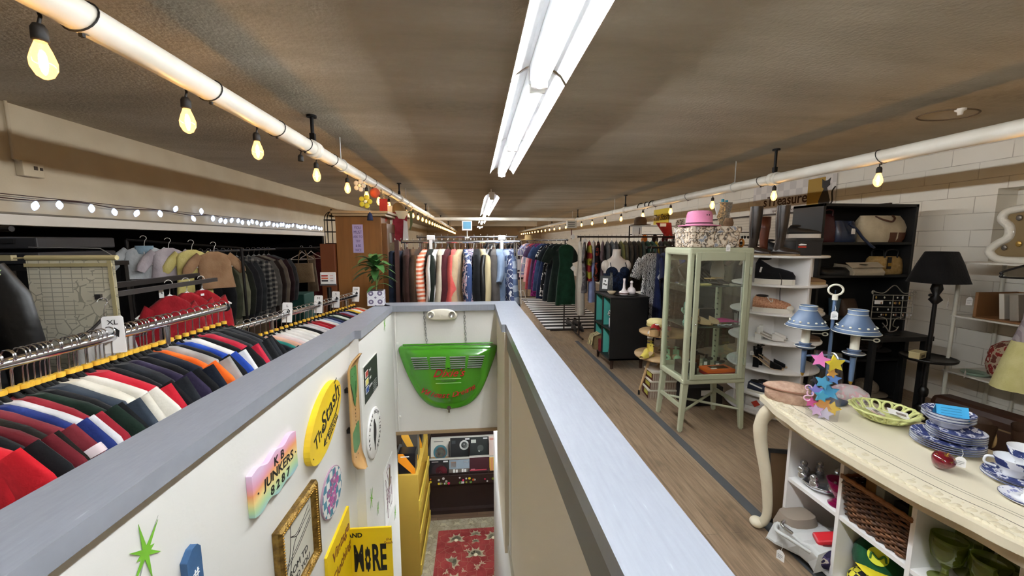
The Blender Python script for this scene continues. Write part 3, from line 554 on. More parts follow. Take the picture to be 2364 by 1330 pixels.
# junction box and conduit on the plaster wall
jb = thing('junction_box', 'painted metal junction box on the plaster wall above the ledge', 'junction box', (XL+.025, 3.05, 2.04)); MB().box((0, 0, 0), (.05, .13, .10)).build('box', M_TAN, jb, bev=.004)
MB().box((.027, .01, .01), (.006, .02, .025)).box((.027, .045, .008), (.006, .015, .02)).build('knockout', mat('3a3028', .8), jb)
MB().cyl((0, -.09, .05), (0, -.09, .42), .009, n=8).cyl((0, -.09, .06), (0, -.04, .03), .009).build('conduit', M_TAN, jb)
# ---------- things fixed to the stairwell walls ----------
AW = R(90)-.0404      # the wall is slightly out of square
def wallx(y): return -.772+.0403*(y+0) + .013 if y < 2.1 else -.625
def wthing(name, label, cat, y, z, off=.001, group=None, roll=0, straight=False):
    x = (-.7169+.0201*y+.0) if y < 2.1 else -.625
    t = thing(name, label, cat, (x+off, y, z), group=group)
    t.rotation_euler = (Euler((0, roll, 0)).to_matrix().to_4x4() if 0 else (Matrix.Rotation(R(90) if straight or y > 2.1 else R(90)-.0201, 4, 'Z') @ Matrix.Rotation(PI/2, 4, 'X') @ Matrix.Rotation(roll, 4, 'Z'))).to_euler() if not 0 else None
    return t
def board(t, poly, h, m, name='board', bev=.002, z0=0): return MB().prism(poly, h, z0=z0).build(name, m, t, bev=bev)
# rainbow wavy sign
t = NT('rainbow_paint'); v = t.co(); sp = t.n('SeparateXYZ', {'Vector': v}); h = t.math('ADD', sp.outputs[1], t.math('MULTIPLY', t.noise(v, 9, 2), .05))
h = t.math('ADD', h, t.math('MULTIPLY', sp.outputs[0], -.10))
t.B(c=t.ramp(t.math('ADD', t.math('MULTIPLY', h, 5.2), .42), [(.04, 'a6a3d2'), (.2, '9cc7c9'), (.34, 'b9d9a6'), (.5, 'efd98d'), (.66, 'f0a36a'), (.8, 'e7a3bd'), (.97, 'e9cbe6')]), r=.6); M_RAIN = t.m
s = wthing('wavy_sign', 'rainbow painted wavy wooden sign reading KB JUNKERS 8287', 'sign', 1.30, .775)
poly = [(-.14, -.065), (-.10, -.072), (-.05, -.06), (0, -.075), (.05, -.065), (.10, -.07), (.138, -.062), (.138, .075), (.10, .082), (.05, .066), (.0, .078), (-.05, .062), (-.1, .078), (-.14, .072)]
poly = [(p.x, p.y) for p in bez([(x, y, 0) for x, y in poly[:7]], 5)]+[(p.x, p.y) for p in bez([(x, y, 0) for x, y in poly[7:]], 5)]
board(s, poly, .018, M_RAIN)
text('K', .042, M_INK, s, (-.006, .042, .0187), shear=.08, bold=.0006); text('B', .042, M_INK, s, (.034, .042, .0187), shear=.08, bold=.0006)
for st_, sz, y in (('JUNKERS', .046, .003), ('8 2 8 7', .042, -.042)): text(st_, sz, M_INK, s, (.012, y, .0187), shear=.08, sx=1.05, bold=.0006)
for x in (-.115, .125): MB().cyl((x, 0, .017), (x, 0, .0195), .003, n=8).build('screw_head', M_INK, s)
# yellow oval sign
s = wthing('oval_sign', 'thick yellow oval sign lettered The Stash with a curling arrow', 'sign', 1.70, .767, roll=R(32))
yl = mat('f0cf1d', .55, var=(7, 'e6c02a')); board(s, ellp(.20, .112, 40), .026, yl, bev=.004)
h = lambda tx, sz, x, y, **k: text(tx, sz, M_INK, s, (x, y, .0267), (0, 0, k.pop('r', -R(6))), **k)
h('The', .075, -.095, .02, shear=.35, bold=.0002); h('Stash', .11, .055, .012, shear=.35, bold=.0005)
MB().tube(bez([(.16, -.035, .0272), (.08, -.06, .0272), (-.02, -.05, .0272), (-.09, -.055, .0272)], 5), .0022, 4).tube([(-.066, -.038, .0272), (-.092, -.056, .0272), (-.066, -.07, .0272)], .0022, 4).build('painted_arrow', M_INK, s)
h('BOOTH # 111', .02, .02, -.072, bold=.0006); h('SECOND FL ROOM', .015, .02, -.09, bold=.0005); h('ROOM', .012, .17, .055)
for x in (-.18, .185): MB().cyl((x, 0, .025), (x, 0, .0275), .003, n=8).build('screw_head', M_INK, s)
# skateboard deck
s = wthing('skateboard_deck', 'worn skateboard deck with green turtle painting, mounted upright on the stair wall', 'skateboard', 2.012, .66)
rs = []
for i in range(25):
    y = -.315+.63*i/24; a = abs(y)/.315; k = max(0, (a-.72)/.28); w_ = .066*math.sqrt(max(.02, 1-max(0, (a-.8)/.2)**2)); z = .03+.045*k*k
    rs.append([V((-w_, y, z+.006)), V((-w_*.6, y, z)), V((w_*.6, y, z)), V((w_, y, z+.006)), V((w_, y, z+.016)), V((w_*.6, y, z+.011)), V((-w_*.6, y, z+.011)), V((-w_, y, z+.016))])
MB().loft(rs, True, True).build('deck', mat('c39a62', .55, var=(9, 'b0854f', (1, .2, 1))), s)
gm = mat('4d8248', .5, var=(12, '3d7039')); ol = mat('23381f', .6)
def blob(pts, z, hh, m, n): return MB().prism([(p.x, p.y) for p in bez([(x, y, 0) for x, y in pts+pts[:1]], 4)[:-1]], hh, z0=z).build(n, m, s)
blob([(-.05, .17), (-.035, .245), (.0, .25), (.035, .255), (.056, .2), (.05, .12), (.03, .08), (.01, .03), (-.012, .06), (-.02, .10)], .0415, .002, gm, 'painted_turtle')
blob([(-.03, .255), (-.018, .28), (-.004, .262), (-.016, .246)], .0425, .002, gm, 'painted_leaf'); blob([(-.055, -.10), (.055, -.07), (.056, -.19), (-.02, -.215), (-.05, -.17)], .0415, .002, gm, 'painted_leaf')
MB().tube(bez([(.03, .16, .044), (.02, .12, .044), (.028, .07, .044)], 4), .0012, 4).tube(bez([(-.05, .17, .044), (-.03, .12, .044), (-.018, .07, .044)], 4), .002, 4).build('painted_outline', ol, s)
for k in range(8): text('SKATEBAR'[k], .013, M_INK, s, (.008, .03-.02*k, .0425))
for y in (-.24, -.2, .2, .24):
    for x in (-.02, .02): MB().cyl((x, y, .04), (x, y, .044), .003, n=8).build('bolt_head', M_INK, s)
MB().box((0, -.1, .014), (.03, .02, .03)).build('wall_mount', M_BLACK, s); MB().box((0, .12, .014), (.03, .02, .03)).build('wall_mount', M_BLACK, s)
# black poster with three swatches
s = wthing('black_poster', 'black poster with red, yellow and blue blocks beside the skateboard', 'poster', 2.293, .746)
board(s, sq(0, 0, .302, .222), .004, mat('e4e2da', .6), 'border', 0); board(s, sq(0, 0, .29, .21), .002, mat('1b211e', .5), 'print', 0, z0=.004)
for k, (c, y) in enumerate((('b8443a', .055), ('e3d271', .008), ('2f4a8a', -.038))):
    MB().prism(sq(-.095, y, .062, .036), .001, z0=.006).build('outline', M_PAPER, s); MB().prism(sq(-.093, y, .054, .03), .0012, z0=.0062).build('colour_block', mat(c, .6), s)
    text(('PAY', 'ART', 'JUST IN')[k], .02, M_PAPER, s, (-.02, y, .0064))
for k in range(5): text('second hand store', .011, mat('8d918c', .7), s, (.07, -.04-.014*k, .0064), name='small_print')
# white round sign
s = wthing('round_sign', 'white round sign with black lettering ring and dark bird figure', 'sign', 2.30, .40)
MB().lathe([(.001, 0), (.148, 0), (.15, .004), (.15, .008), (.144, .011), (.001, .011)], n=40).build('disc', M_PAPER, s)
for k, ch in enumerate('STRICTLY NEAT VINTAGE  '):
    a = PI*1.12-k*2*PI/27
    if ch != ' ': text(ch, .03, M_INK, s, (.122*math.cos(a), .122*math.sin(a), .0115), (0, 0, a-PI/2), bold=.0008)
blob2 = [(-.02, .075), (.0, .085), (.012, .06), (.03, .03), (.028, -.02), (.01, -.06), (-.01, -.11), (-.018, -.07), (-.03, -.02), (-.025, .03)]
MB().prism([(p.x, p.y) for p in bez([(x, y, 0) for x, y in blob2+blob2[:1]], 4)[:-1]], .001, z0=.011).build('figure', mat('2b2724', .8), s)
# gilt frame
s = wthing('gilt_picture', 'ornate gilt frame holding a line drawing lettered ROMTD', 'picture frame', 1.42, .405)
W, H = .152, .165; gold = mat('9c7c3c', .38, .75, var=(40, '6d5223'), bump=(90, .5))
for (x0, y0, x1, y1) in ((-W, -H, W, -H), (W, -H, W, H), (W, H, -W, H), (-W, H, -W, -H)):
    d = V((x1-x0, y1-y0, 0)).normalized(); inn = V((-d.y, d.x, 0)); p, q = V((x0, y0, 0)), V((x1, y1, 0)); prof = [(0, .0), (0, .02), (.008, .03), (.014, .024), (.02, .027), (.026, .018), (.03, .012), (.03, 0)]
    MB().loft([[p+inn*a+d*a+V((0, 0, z)) for a, z in prof], [q+inn*a-d*a+V((0, 0, z)) for a, z in prof]], False, False).build('frame_side', gold, s)
    n = int((q-p).length/.011); b = MB()
    for k in range(2, n-1): b.ell(p+d*(.011*k)+inn*.02+V((0, 0, .026)), .0042, 6, 4)
    b.build('bead_trim', M_GOLD, s)
board(s, sq(0, 0, 2*W-.05, 2*H-.05), .006, mat('cfccbc', .7), 'paper', 0)
b = MB()
for cv in ([(-.09, -.05), (-.06, .01), (-.05, .06), (-.045, .10), (-.05, .12)], [(-.05, .07), (-.01, .05), (.04, .06), (.10, .09)], [(-.045, .065), (.0, .038), (.05, .05), (.11, .065)], [(-.1, -.02), (.0, .0), (.11, .04)], [(-.1, -.03), (.0, -.012), (.11, .026)], [(-.08, -.09), (-.03, .02), (.02, .045)]):
    b.tube(bez([(x, y, .0065) for x, y in cv], 4), .0012, 4)
b.build('line_drawing', M_INK, s); text('ROM TD', .038, M_INK, s, (.0, -.072, .0065)); text('TO YOU', .034, M_INK, s, (.02, -.115, .0065))
# checkered oval
t = NT('checker_teal'); v = t.co(rot=(0, 0, .25)); ck = t.n('TexChecker', {'Vector': v, 'Scale': 29, 'Color1': hx('e6e6e2'), 'Color2': hx('3b8399')}); t.B(c=ck.outputs[0], r=.5)
s = wthing('oval_sign', 'small teal and white checkered oval sign with pink lettering', 'sign', 1.757, .388, roll=.15)
board(s, ellp(.118, .112, 36), .008, mat('a98a9c', .5), 'rim'); MB().prism(ellp(.114, .108, 36), .001, z0=.008).build('face', t.m, s)
pk = mat('a3568c', .5)
text('Salty', .07, pk, s, (-.005, .035, .0095), (0, 0, .5), shear=.3, bold=.002); text('Hippie', .062, mat('c0529c', .5), s, (.0, -.015, .0095), (0, 0, .5), shear=.3, bold=.002); text('Co', .05, pk, s, (.0, -.06, .0095), (0, 0, .5), shear=.3, bold=.002)
# folded yellow sign: one leaf on the wall, one standing out
s = wthing('folded_sign', 'yellow folded arrow sign, Vintage Clothing on one leaf, AND MORE on the other', 'sign', 1.79, .0)
yl2 = mat('f2cf12', .5); board(s, [(-.145, .145), (.148, .185), (.148, .06), (.148, -.22), (-.10, -.20), (-.145, .02)], .012, yl2, 'wall_leaf')
text('Vintage', .075, mat('7a3f12', .6), s, (.02, .085, .0126), (0, 0, .06), shear=.2, bold=.001); text('Clothing', .07, mat('7a3f12', .6), s, (.02, -.02, .0126), (0, 0, .06), shear=.2, bold=.001)
lf_ = MB().bx(.140, .152, -.30, .058, .012, .225); lf_.build('standing_leaf', yl2, s, bev=.002)
ry_ = (0, -PI/2, 0)
def leaf_text(tx, sz, z, y, m=M_INK, **k): return text(tx, sz, m, s, (.1394, y, z), (0, -PI/2, 0), **k)
leaf_text('AND', .035, .037, .02, bold=.001); leaf_text('M', .21, .052, -.12, bold=.006, sx=.33); leaf_text('RE', .21, .157, -.12, bold=.006, sx=.33)
fl_ = MB()
for k in range(8):
    a = 2*PI*k/8; fl_.prism([(.11+0, 0)], 0) if 0 else fl_.ell((.1394, -.12+.045*math.sin(a), .098+.011*math.cos(a)), (.0012, .030 if abs(math.sin(a)) > .5 else .012, .005), 8, 6)
fl_.build('flower_letter', M_INK, s); leaf_text('the', .022, .208, -.01, mat('9c5a1a', .6), shear=.2); leaf_text('Stash', .022, .206, -.03, mat('9c5a1a', .6), shear=.2)
# blue paddle sign
s = wthing('paddle_sign', 'blue wooden paddle sign with white hand lettering low on the stair wall', 'sign', .918, .60)
board(s, [(-.02, -.22), (.026, -.24), (.026, .205), (.016, .218), (.0, .216), (-.02, .196)], .016, mat('38608c', .5, var=(14, '2c5078')))
for k, ch in enumerate('#92DE'): text(ch, .032, M_PAPER, s, (.004, .15-.048*k, .0165), (0, 0, .1))
# note with a shoe drawing
s = wthing('paper_note', 'white paper note with a brown boot photo and scribbles near the stair foot', 'poster', 2.63, -.2)
board(s, sq(0, 0, .28, .42), .002, M_PAPER, 'sheet', 0); MB().prism([(-.03, .0), (.05, .02), (.06, .14), (.02, .15), (.0, .05)], .001, z0=.002).build('boot_print', mat('6b552c', .7), s)
b = MB(); r5 = random.Random(5)
for k in range(9): b.tube(bez([(r5.uniform(-.09, .09), r5.uniform(-.19, .18), .0025) for _ in range(3)], 4), .0012, 4)
b.build('scribbles', mat('7a4a62', .7), s)
# green atomic star decals
gs = mat('6fae2e', .6); gsh = mat('8b908a', .7)
for k, (y, z, sc_, lb) in enumerate(((.817, .897, 1, 'largest green starburst decal, low on the stair wall before the paddle sign'), (2.2, .04, .9, 'small green starburst decal under the white round sign'), (2.33, -.12, .6, 'tiny green starburst decal below the checkered oval'), (2.8, -.5, .8, 'green starburst decal beside the stair foot'), (2.70, .98, .7, 'faint green starburst decal near the corner under the cap'))):
    s = wthing('starburst_decal', lb, 'decal', y, z); b = MB()
    pl = []
    for i in range(8):
        a = PI/2+.12+i*PI/4; L_ = (.072, .045, .022, .06)[i % 4]*sc_; pl += [(L_*math.cos(a), L_*math.sin(a)), (.013*sc_*math.cos(a+PI/8), .013*sc_*math.sin(a+PI/8))]
    b.prism(pl, .001, z0=.0006).build('star', gs, s)
    MB().prism([(.04*sc_, .055*sc_), (.004, 0), (-.03*sc_, -.065*sc_), (-.004, 0)], .0005).build('thin_ray', gsh, s)
# ---------- green hood sign on the end wall ----------
YE = SY1-.03
hd = thing('car_hood_sign', "glossy green car engine lid hung by chains, lettered Dixie's Wildest Dreams", 'sign', (-.207, YE, .55))
out = [(-.352, .215), (-.372, .195), (-.358, .13), (-.322, .02), (-.275, -.09), (-.225, -.18), (-.165, -.245), (-.09, -.28), (0, -.292), (.09, -.282), (.165, -.25), (.23, -.185), (.28, -.09), (.325, .03), (.358, .13), (.37, .19), (.355, .205), (.2, .21), (0, .215), (-.2, .214)]
out = [(p.x, p.y) for p in bez([(x, y, 0) for x, y in out+out[:1]], 3)[:-1]]
rs = []
for sc_, d in ((1, .0), (1, .03), (.985, .043), (.95, .05), (.88, .052), (.84, .05), (.82, .058), (.6, .072), (.3, .08), (.02, .083)):
    rs.append([V((x*sc_, -d, .05+(z-.05)*sc_)) for x, z in out])
M_GREEN = mat('3f8a17', .2, coat=.6, name='green_car_paint'); MB().loft(rs, False, True).build('lid', M_GREEN, hd)
MB().cyl((-.34, -.02, .222), (.34, -.02, .222), .006, n=8).build('hinge_edge', M_GREEN, hd)
for gx in (-.215, -.075, .072, .215):
    for k in range(6):
        z = .135-.0165*k; ins = .004*k*(1 if gx < 0 else -1)*(abs(gx) > .1)
        dd = .0745+.011*(1-min(1, abs(gx)/.25))-abs(.05-z)*.03
        MB().box((gx+ins, -dd, z), (.118-.002*k, .012, .0055)).build('vent_slot', mat('8f968c', .4), hd); MB().box((gx+ins, -dd-.003, z-.004), (.116-.002*k, .01, .003)).build('vent_slot', mat('23301a', .6), hd)
rd = mat('b5121f', .4)
text("Dixie's", .085, rd, hd, (0, -.0845, .012), (PI/2, 0, 0), shear=.45, bold=.0008)
text('VOLKSWAGEN', .017, mat('4b6b35', .3), hd, (0, -.0835, -.048), (PI/2, 0, 0), bold=.0005)
MB().box((0, -.0795, -.032), (.19, .008, .003)).box((0, -.08, -.066), (.19, .008, .003)).build('badge_edge', mat('a4cf86', .3), hd)
wd = 'Wildest Dreams'
for k, ch in enumerate(wd):
    u = (k-6.5)/6.5
    if ch != ' ': text(ch, .062, rd, hd, (.185*u, -.074+abs(u)*.008, -.165+.045*u*u+.012*u), (PI/2, -.42*u, 0), shear=.4, bold=.0005)
MB().cyl((0, -.07, -.262), (0, -.085, -.262), .016, n=14).box((0, -.075, -.285), (.012, .012, .03)).build('latch_handle', M_CHROME, hd)
for sx, x2 in ((-.16, -.178), (.135, .125)):
    p0, p1 = V((sx, -.015, .222)), V((x2, -.012, .46)); b = MB(); n = 11
    for k in range(n):
        c = p0.lerp(p1, (k+.5)/n); lk = [(.0065*math.cos(a), 0, .0145*math.sin(a)) for a in [2*PI*i/10 for i in range(10)]]
        b.tube([c+(V((q[0], 0, q[2])) if k % 2 else V((0, q[0], q[2]))) for q in lk], .0018, 4, closed=True)
    b.box(p1+V((0, .004, .01)), (.008, .01, .03)).build('chain', mat('9a9a98', .35, .9), hd)
# emergency light
el = thing('emergency_light', 'cream twin head emergency light above the green lid', 'light', (-.25, YE, 1.005))
MB().loft([[V((x*k, -d, z*k)) for x, z in [(.115*math.copysign(abs(math.cos(a))**.6, math.cos(a)), .044*math.sin(a)+.012*math.cos(a)**2*(-1)) for a in [2*PI*i/32 for i in range(32)]]] for k, d in ((1, 0), (1, .035), (.93, .05), (.7, .056), (.05, .058))], False, True).build('housing', mat('e2dccb', .5), el)
for sx in (-.078, .078):
    hh = MB().lathe([(.026, 0), (.029, .012), (.027, .02), (.022, .022)], n=20, M=Matrix.Translation((sx, -.044, .002)) @ Matrix.Rotation(PI/2, 4, 'X'))
    q = hh.build('lamp_head', mat('e2dccb', .5), el); MB().lathe([(.001, .012), (.023, .019)], n=20, M=Matrix.Translation((sx, -.044, .002)) @ Matrix.Rotation(PI/2, 4, 'X')).build('lens', mat('b5b4ae', .2, .6), q)
cd = thing('white_cable', 'white cable clipped along the cap and down the stairwell corner', 'cable', (0, 0, 0))
MB().tube(bez([(-.25, YE-.02, 1.055), (-.3, YE-.03, 1.066), (-.45, YE-.02, 1.048), (-.56, YE-.012, 1.045), (-.595, YE-.012, 1.02), (-.602, YE-.01, .8), (-.594, YE-.01, .5), (-.60, YE-.01, .3), (-.598, YE-.01, .09)], 5), .006, 7).build('cable', M_WHITE, cd)
for z in (.78, .46, .2): MB().box((-.592, YE-.006, z), (.022, .012, .012)).build('clip', M_WHITE, cd)
# ---------- plant in a tile-pattern pot on the cap ----------
t = NT('tile_pattern'); v = t.co(scale=(16, 16, 16)); ws = [t.n('TexWave', {'Vector': v, 'Scale': .32, 'Distortion': 0}, wave_type='RINGS', rings_direction='SPHERICAL')]
fr = t.n('VectorMath', {0: v}, operation='FRACTION'); ln = t.n('VectorMath', {0: t.n('VectorMath', {0: fr.outputs[0], 1: (.5, .5, .5)}, operation='SUBTRACT').outputs[0]}, operation='LENGTH').outputs['Value']
t.B(c=t.ramp(t.math('FRACT', t.math('MULTIPLY', ln, 3.4)), [(0, 'dcdbe0'), (.55, '6f6480'), (.8, 'e2e1e6')], 'CONSTANT'), r=.35); M_TILE = t.m
pl = thing('potted_plant', 'leafy green houseplant in a white tile-pattern pot on the stairwell cap corner', 'plant', (-.735, 2.96, 1.076), rz=.12)
MB().box((0, 0, .055), (.118, .118, .11)).build('pot', M_TILE, pl, bev=.004); MB().box((0, 0, .108), (.10, .10, .008)).build('soil', mat('2a1d14', .95), pl)
MB().tube(bez([(0, 0, .1), (.005, 0, .18), (-.004, .004, .3)], 4), .007, 6).tube([(0, 0, .1), (.01, .01, .17), (.03, .01, .22)], .005, 6).build('stem', mat('5d6b35', .7), pl)
lm = mat('2f5a2c', .4, var=(20, '47743c')); r6 = random.Random(4); b = MB()
def leafv(b, p, yaw, el, L, w):
    n = 7; d = V((math.cos(yaw)*math.cos(el), math.sin(yaw)*math.cos(el), math.sin(el))); sd = V((-math.sin(yaw), math.cos(yaw), 0)); A, B, C = [], [], []
    for i in range(n+1):
        u = i/n; c = V(p)+d*L*u+V((0, 0, -L*.55*u*u)); ww = w*math.sin(PI*min(1, u*.93+.07))**.8; up = V((0, 0, 1))*ww*.25
        A.append(c-sd*ww+up); B.append(c); C.append(c+sd*ww+up)
    b.loft([A, B, C], False, True, closed=False)
for k in range(26): leafv(b, (r6.uniform(-.012, .012), r6.uniform(-.012, .012), .28+r6.uniform(-.04, .05)), k*2.4, r6.uniform(.1, 1.0), r6.uniform(.16, .22), .03)
for k in range(16): leafv(b, (.015, .01, .18+r6.uniform(-.05, .04)), k*2.1, r6.uniform(.1, 1.0), r6.uniform(.10, .15), .018)
b.build('leaves', lm, pl)
# ---------- wardrobe and birdcage ----------
M_WOOD = mat('8a5c2c', .5, var=(3, '7b5026', (6, 6, .5))); wd_ = thing('wardrobe', 'tall brown wooden wardrobe seen from its plain side behind the plant', 'wardrobe', (-1.35, 4.75, 0), rz=0)
MB().box((0, .25, .92), (.52, .5, 1.84)).build('body', M_WOOD, wd_, bev=.004); MB().box((.29, .25, .96), (.06, .46, 1.6)).build('door', mat('6b4522', .4), wd_, bev=.004)
MB().box((.325, .25, 1.0), (.01, .3, 1.3)).build('mirror_panel', mat('cfc9b4', .1, .9), wd_); MB().box((.02, .25, 1.855), (.6, .56, .03)).box((.03, .25, 1.885), (.64, .6, .03)).build('cornice', mat('a9906c', .5), wd_, bev=.004)
nt_ = thing('paper_note', 'lavender paper note with purple handwriting taped to the wardrobe side', 'note', (-1.36, 4.748, 1.58)); MB().box((0, -.002, 0), (.12, .002, .33)).build('sheet', mat('b4a6cf', .8), nt_)
for k, wtx in enumerate(('YOU', 'MUST', 'ASK TO', 'TRY', '& BE', 'NICE')): text(wtx, .05 if k < 2 else .04, mat('4a3f78', .8), nt_, (0, -.0035, .125-.052*k), (PI/2, 0, 0), sx=.75)
tag(MB().box((-1.70, 4.95, .76), (.16, .5, 1.52)).build('side_cabinet', mat('6d3a1c', .5), bev=.005), 'dark reddish wooden cabinet edge between the wardrobe and arched rack', 'cabinet')
bc = thing('birdcage', 'black domed wire birdcage standing on the dark cabinet beside the wardrobe', 'birdcage', (-1.70, 4.9, 1.521))
for k in range(10):
    a = 2*PI*k/10; MB().tube([(.085*math.cos(a), .085*math.sin(a), 0), (.085*math.cos(a), .085*math.sin(a), .28)]+[(.085*math.cos(a)*math.cos(e), .085*math.sin(a)*math.cos(e), .28+.1*math.sin(e)) for e in [PI*i/12 for i in range(1, 7)]], .004, 5).build('wire', M_IRON, bc)
for z in (.0, .14, .28): MB().tube([(.086*math.cos(a), .086*math.sin(a), z) for a in [2*PI*i/24 for i in range(24)]], .005, 5, closed=True).build('hoop', M_IRON, bc)
MB().ell((0, 0, .40), .012).build('finial', M_IRON, bc); MB().ell((0, 0, .33), (.035, .03, .012)).build('leaf_ornament', M_IRON, bc); MB().cyl((0, 0, 0), (0, 0, .008), .086, n=24).build('floor_tray', M_IRON, bc)
# ---------- charms and pennants along the pipe ----------
def charm(name, lab, cat, loc, drop, fn):
    t = thing(name, lab, cat, loc); MB().tube([(0, 0, 0), (0, 0, -drop)], .0015, 4).build('thread', M_WIRE, t); fn(t, -drop); return t
P0 = (LPX, 0, LPZ-.05)
def fl5(c, r):
    def f(t, z):
        for k in range(5):
            a = 2*PI*k/5; MB().ell((r*math.cos(a), 0, z-r+r*math.sin(a)), (r*.62, .006, r*.62), 10, 6).build('petal', mat(c, .4, tr=.2), t)
        MB().ell((0, -.002, z-r), (r*.4, .009, r*.4), 10, 6).build('flower_centre', mat('e8e4c0', .4), t)
    return f
charm('flower_charm', 'clear glass flower charm hanging from the pipe, first of the charms', 'charm', (LPX+.02, 4.15, P0[2]), .02, fl5('cfcabf', .04))
charm('flower_charm', 'yellow glass flower charm hanging below the clear one on the pipe', 'charm', (LPX+.03, 4.3, P0[2]), .16, fl5('d3c83a', .045))
charm('pom_charm', 'fluffy red pompom charm on the pipe beside the yellow flower', 'charm', (LPX, 4.85, P0[2]), .0, lambda t, z: MB().ell((0, 0, z-.05), .06, 14, 8).build('pompom', cloth('a8442c', 'c05a3a'), t))
charm('tassel_charm', 'dark blue tassel charm above the wardrobe corner', 'charm', (LPX+.02, 4.5, P0[2]), .30, lambda t, z: MB().lathe([(.004, 0), (.012, -.01), (.026, -.03), (.034, -.09), (.02, -.092)], (0, 0, z), 12, cap=True).build('tassel', cloth('26304f'), t))
pc = ('b03a2e', 'd8d2b8', 'c9963a', '55626e', 'd9d4c8', 'a83648', 'c8bfa6', '6d7a58')
for k in range(8):
    y = 5.0+.28*k; z = LPZ-.22-.16*math.sin(PI*(k+.5)/8)
    charm('pennant', f"{('rust red', 'cream', 'mustard', 'slate', 'ivory', 'raspberry', 'oat', 'moss')[k]} ribbon pennant in the garland under the pipe past the wardrobe", 'pennant', (LPX+.06, y, z+.12), .02, lambda t, z, k=k: MB().prism([(-.05, z), (.05, z), (.045, z-.22), (0, z-.34), (-.045, z-.22)], .004, Matrix.Rotation(PI/2, 4, 'X')).build('cloth_strip', cloth(pc[k]), t))
gl_ = thing('beaded_garland', 'thin beaded garland draped between the pennants under the pipe', 'garland', (LPX+.06, 0, 0)); gp_ = [(0, 4.9+.3*k, LPZ-.06-.30*math.sin(PI*k/8)) for k in range(9)]; b = MB()
for p in bez(gp_, 5): b.ell(p, .012, 6, 4)
MB().tube(bez(gp_, 3), .003, 4).build('string', M_WIRE, gl_); b.build('beads', mat('c9a86a', .3, .4), gl_)
tag(MB().lathe([(.02, .22), (.05, .2), (.13, .1), (.16, .02), (.15, 0), (.10, .0)], (LPX+.12, 5.6, LPZ-.36), 20).build('bell_lamp_shade', mat('a3875a', .4, .5)), 'woven gold bell shade hanging among the pennants', 'shade')
rf = thing('red_banner', 'dark red fabric banner with cream scallop hanging beside the wardrobe door', 'banner', (-1.0, 5.35, 1.93))
MB().prism([(-.09, 0), (.11, 0), (.11, -.42), (-.05, -.36)], .01, Matrix.Rotation(PI/2, 4, 'X')).build('cloth', cloth('7d2026', '92303a'), rf); MB().prism([(-.04, .02), (.14, .02), (.08, -.09), (.0, -.08)], .006, Matrix.Translation((0, -.012, 0)) @ Matrix.Rotation(PI/2, 4, 'X')).build('scallop', cloth('cfc4a6'), rf)
MB().prism([(.07, -.1), (.115, -.12), (.13, -.4), (.05, -.4)], .006, Matrix.Translation((0, -.02, 0)) @ Matrix.Rotation(PI/2, 4, 'X')).build('white_strip', cloth('d5cfcb'), rf)
# ---------- lower shop contents ----------
t = NT('carpet_red'); v = t.co(); vo = t.n('TexVoronoi', {'Vector': v, 'Scale': 9}, feature='DISTANCE_TO_EDGE').outputs['Distance']; t.B(c=t.mix(t.math('MULTIPLY', t.math('LESS_THAN', vo, .012), .5), t.ramp(t.noise(v, 6, 4), [(.35, '7d2f2f'), (.65, '96403d')]), '9c8a6d'), r=.95, sp=.1); t.bump(t.noise(v, 120, 2), .4); M_RUGR = t.m
t = NT('carpet_beige'); v = t.co(); vo = t.n('TexVoronoi', {'Vector': v, 'Scale': 11}, feature='DISTANCE_TO_EDGE').outputs['Distance']; t.B(c=t.mix(t.math('MULTIPLY', t.math('LESS_THAN', vo, .03), .6), t.ramp(t.noise(v, 9, 3), [(.4, '8d846e'), (.6, 'a39a84')]), '736750'), r=.95, sp=.1); M_RUGB = t.m
rug = MB().bx(-.78, .72, 2.7, 5.42, LZ, LZ+.008); rug.cur = 1; rug.bx(-.56, .50, 2.9, 5.20, LZ+.008, LZ+.009); rug.cur = 2
r8 = random.Random(8)
def pal(cx, cy, s_, a0, petals=11):
    for k in range(petals):
        a = a0+(k/(petals-1)-.5)*3.6; L_ = s_*(1 if k % 2 == 0 else .75); c, s2 = math.cos(a), math.sin(a)
        rug.prism([(cx, cy), (cx+L_*.6*c-.16*s_*s2, cy+L_*.6*s2+.16*s_*c), (cx+L_*c, cy+L_*s2), (cx+L_*.6*c+.16*s_*s2, cy+L_*.6*s2-.16*s_*c)], .001, z0=LZ+.009)
for cx, cy, s_, a in ((-.3, 5.0, .13, PI/2), (.22, 5.0, .14, PI/2), (-.03, 4.72, .14, PI/2), (-.34, 4.62, .12, .6), (.32, 4.66, .12, 2.4), (-.3, 4.32, .15, PI/2), (.25, 4.3, .15, PI/2), (-.03, 5.08, .09, PI/2), (-.03, 4.95, .06, PI/2), (-.03, 4.2, .12, -PI/2), (-.03, 3.9, .14, PI/2), (.3, 3.8, .13, PI/2), (-.35, 3.8, .13, PI/2)): pal(cx, cy, s_, a)
for k in range(26): pal(r8.uniform(-.5, .45), r8.uniform(3, 5.15), r8.uniform(.03, .06), r8.uniform(0, 6), 5)
for k in range(16): pal(-.67 if k < 8 else .61, 3.0+.3*(k % 8), .06, PI/2, 7)
for k in range(6): pal(-.5+.2*k, 5.31, .06, PI/2, 7)
rug.cur = 3
for cx, cy in ((-.3, 5.0), (.22, 5.0), (-.03, 4.72), (-.3, 4.32), (.25, 4.3)): rug.ell((cx, cy, LZ+.01), (.03, .03, .003), 10, 4)
tag(rug.build('floral_rug', [M_RUGB, M_RUGR, mat('ada184', .95), mat('d9cfae', .95)]), 'red and beige floral rug on the lower shop floor', 'rug')
rbn = thing('record_bin', 'dark wooden stepped record bin at the foot of the stairs', 'record bin', (-.12, 5.5, LZ)); DW = mat('2b1c18', .5)
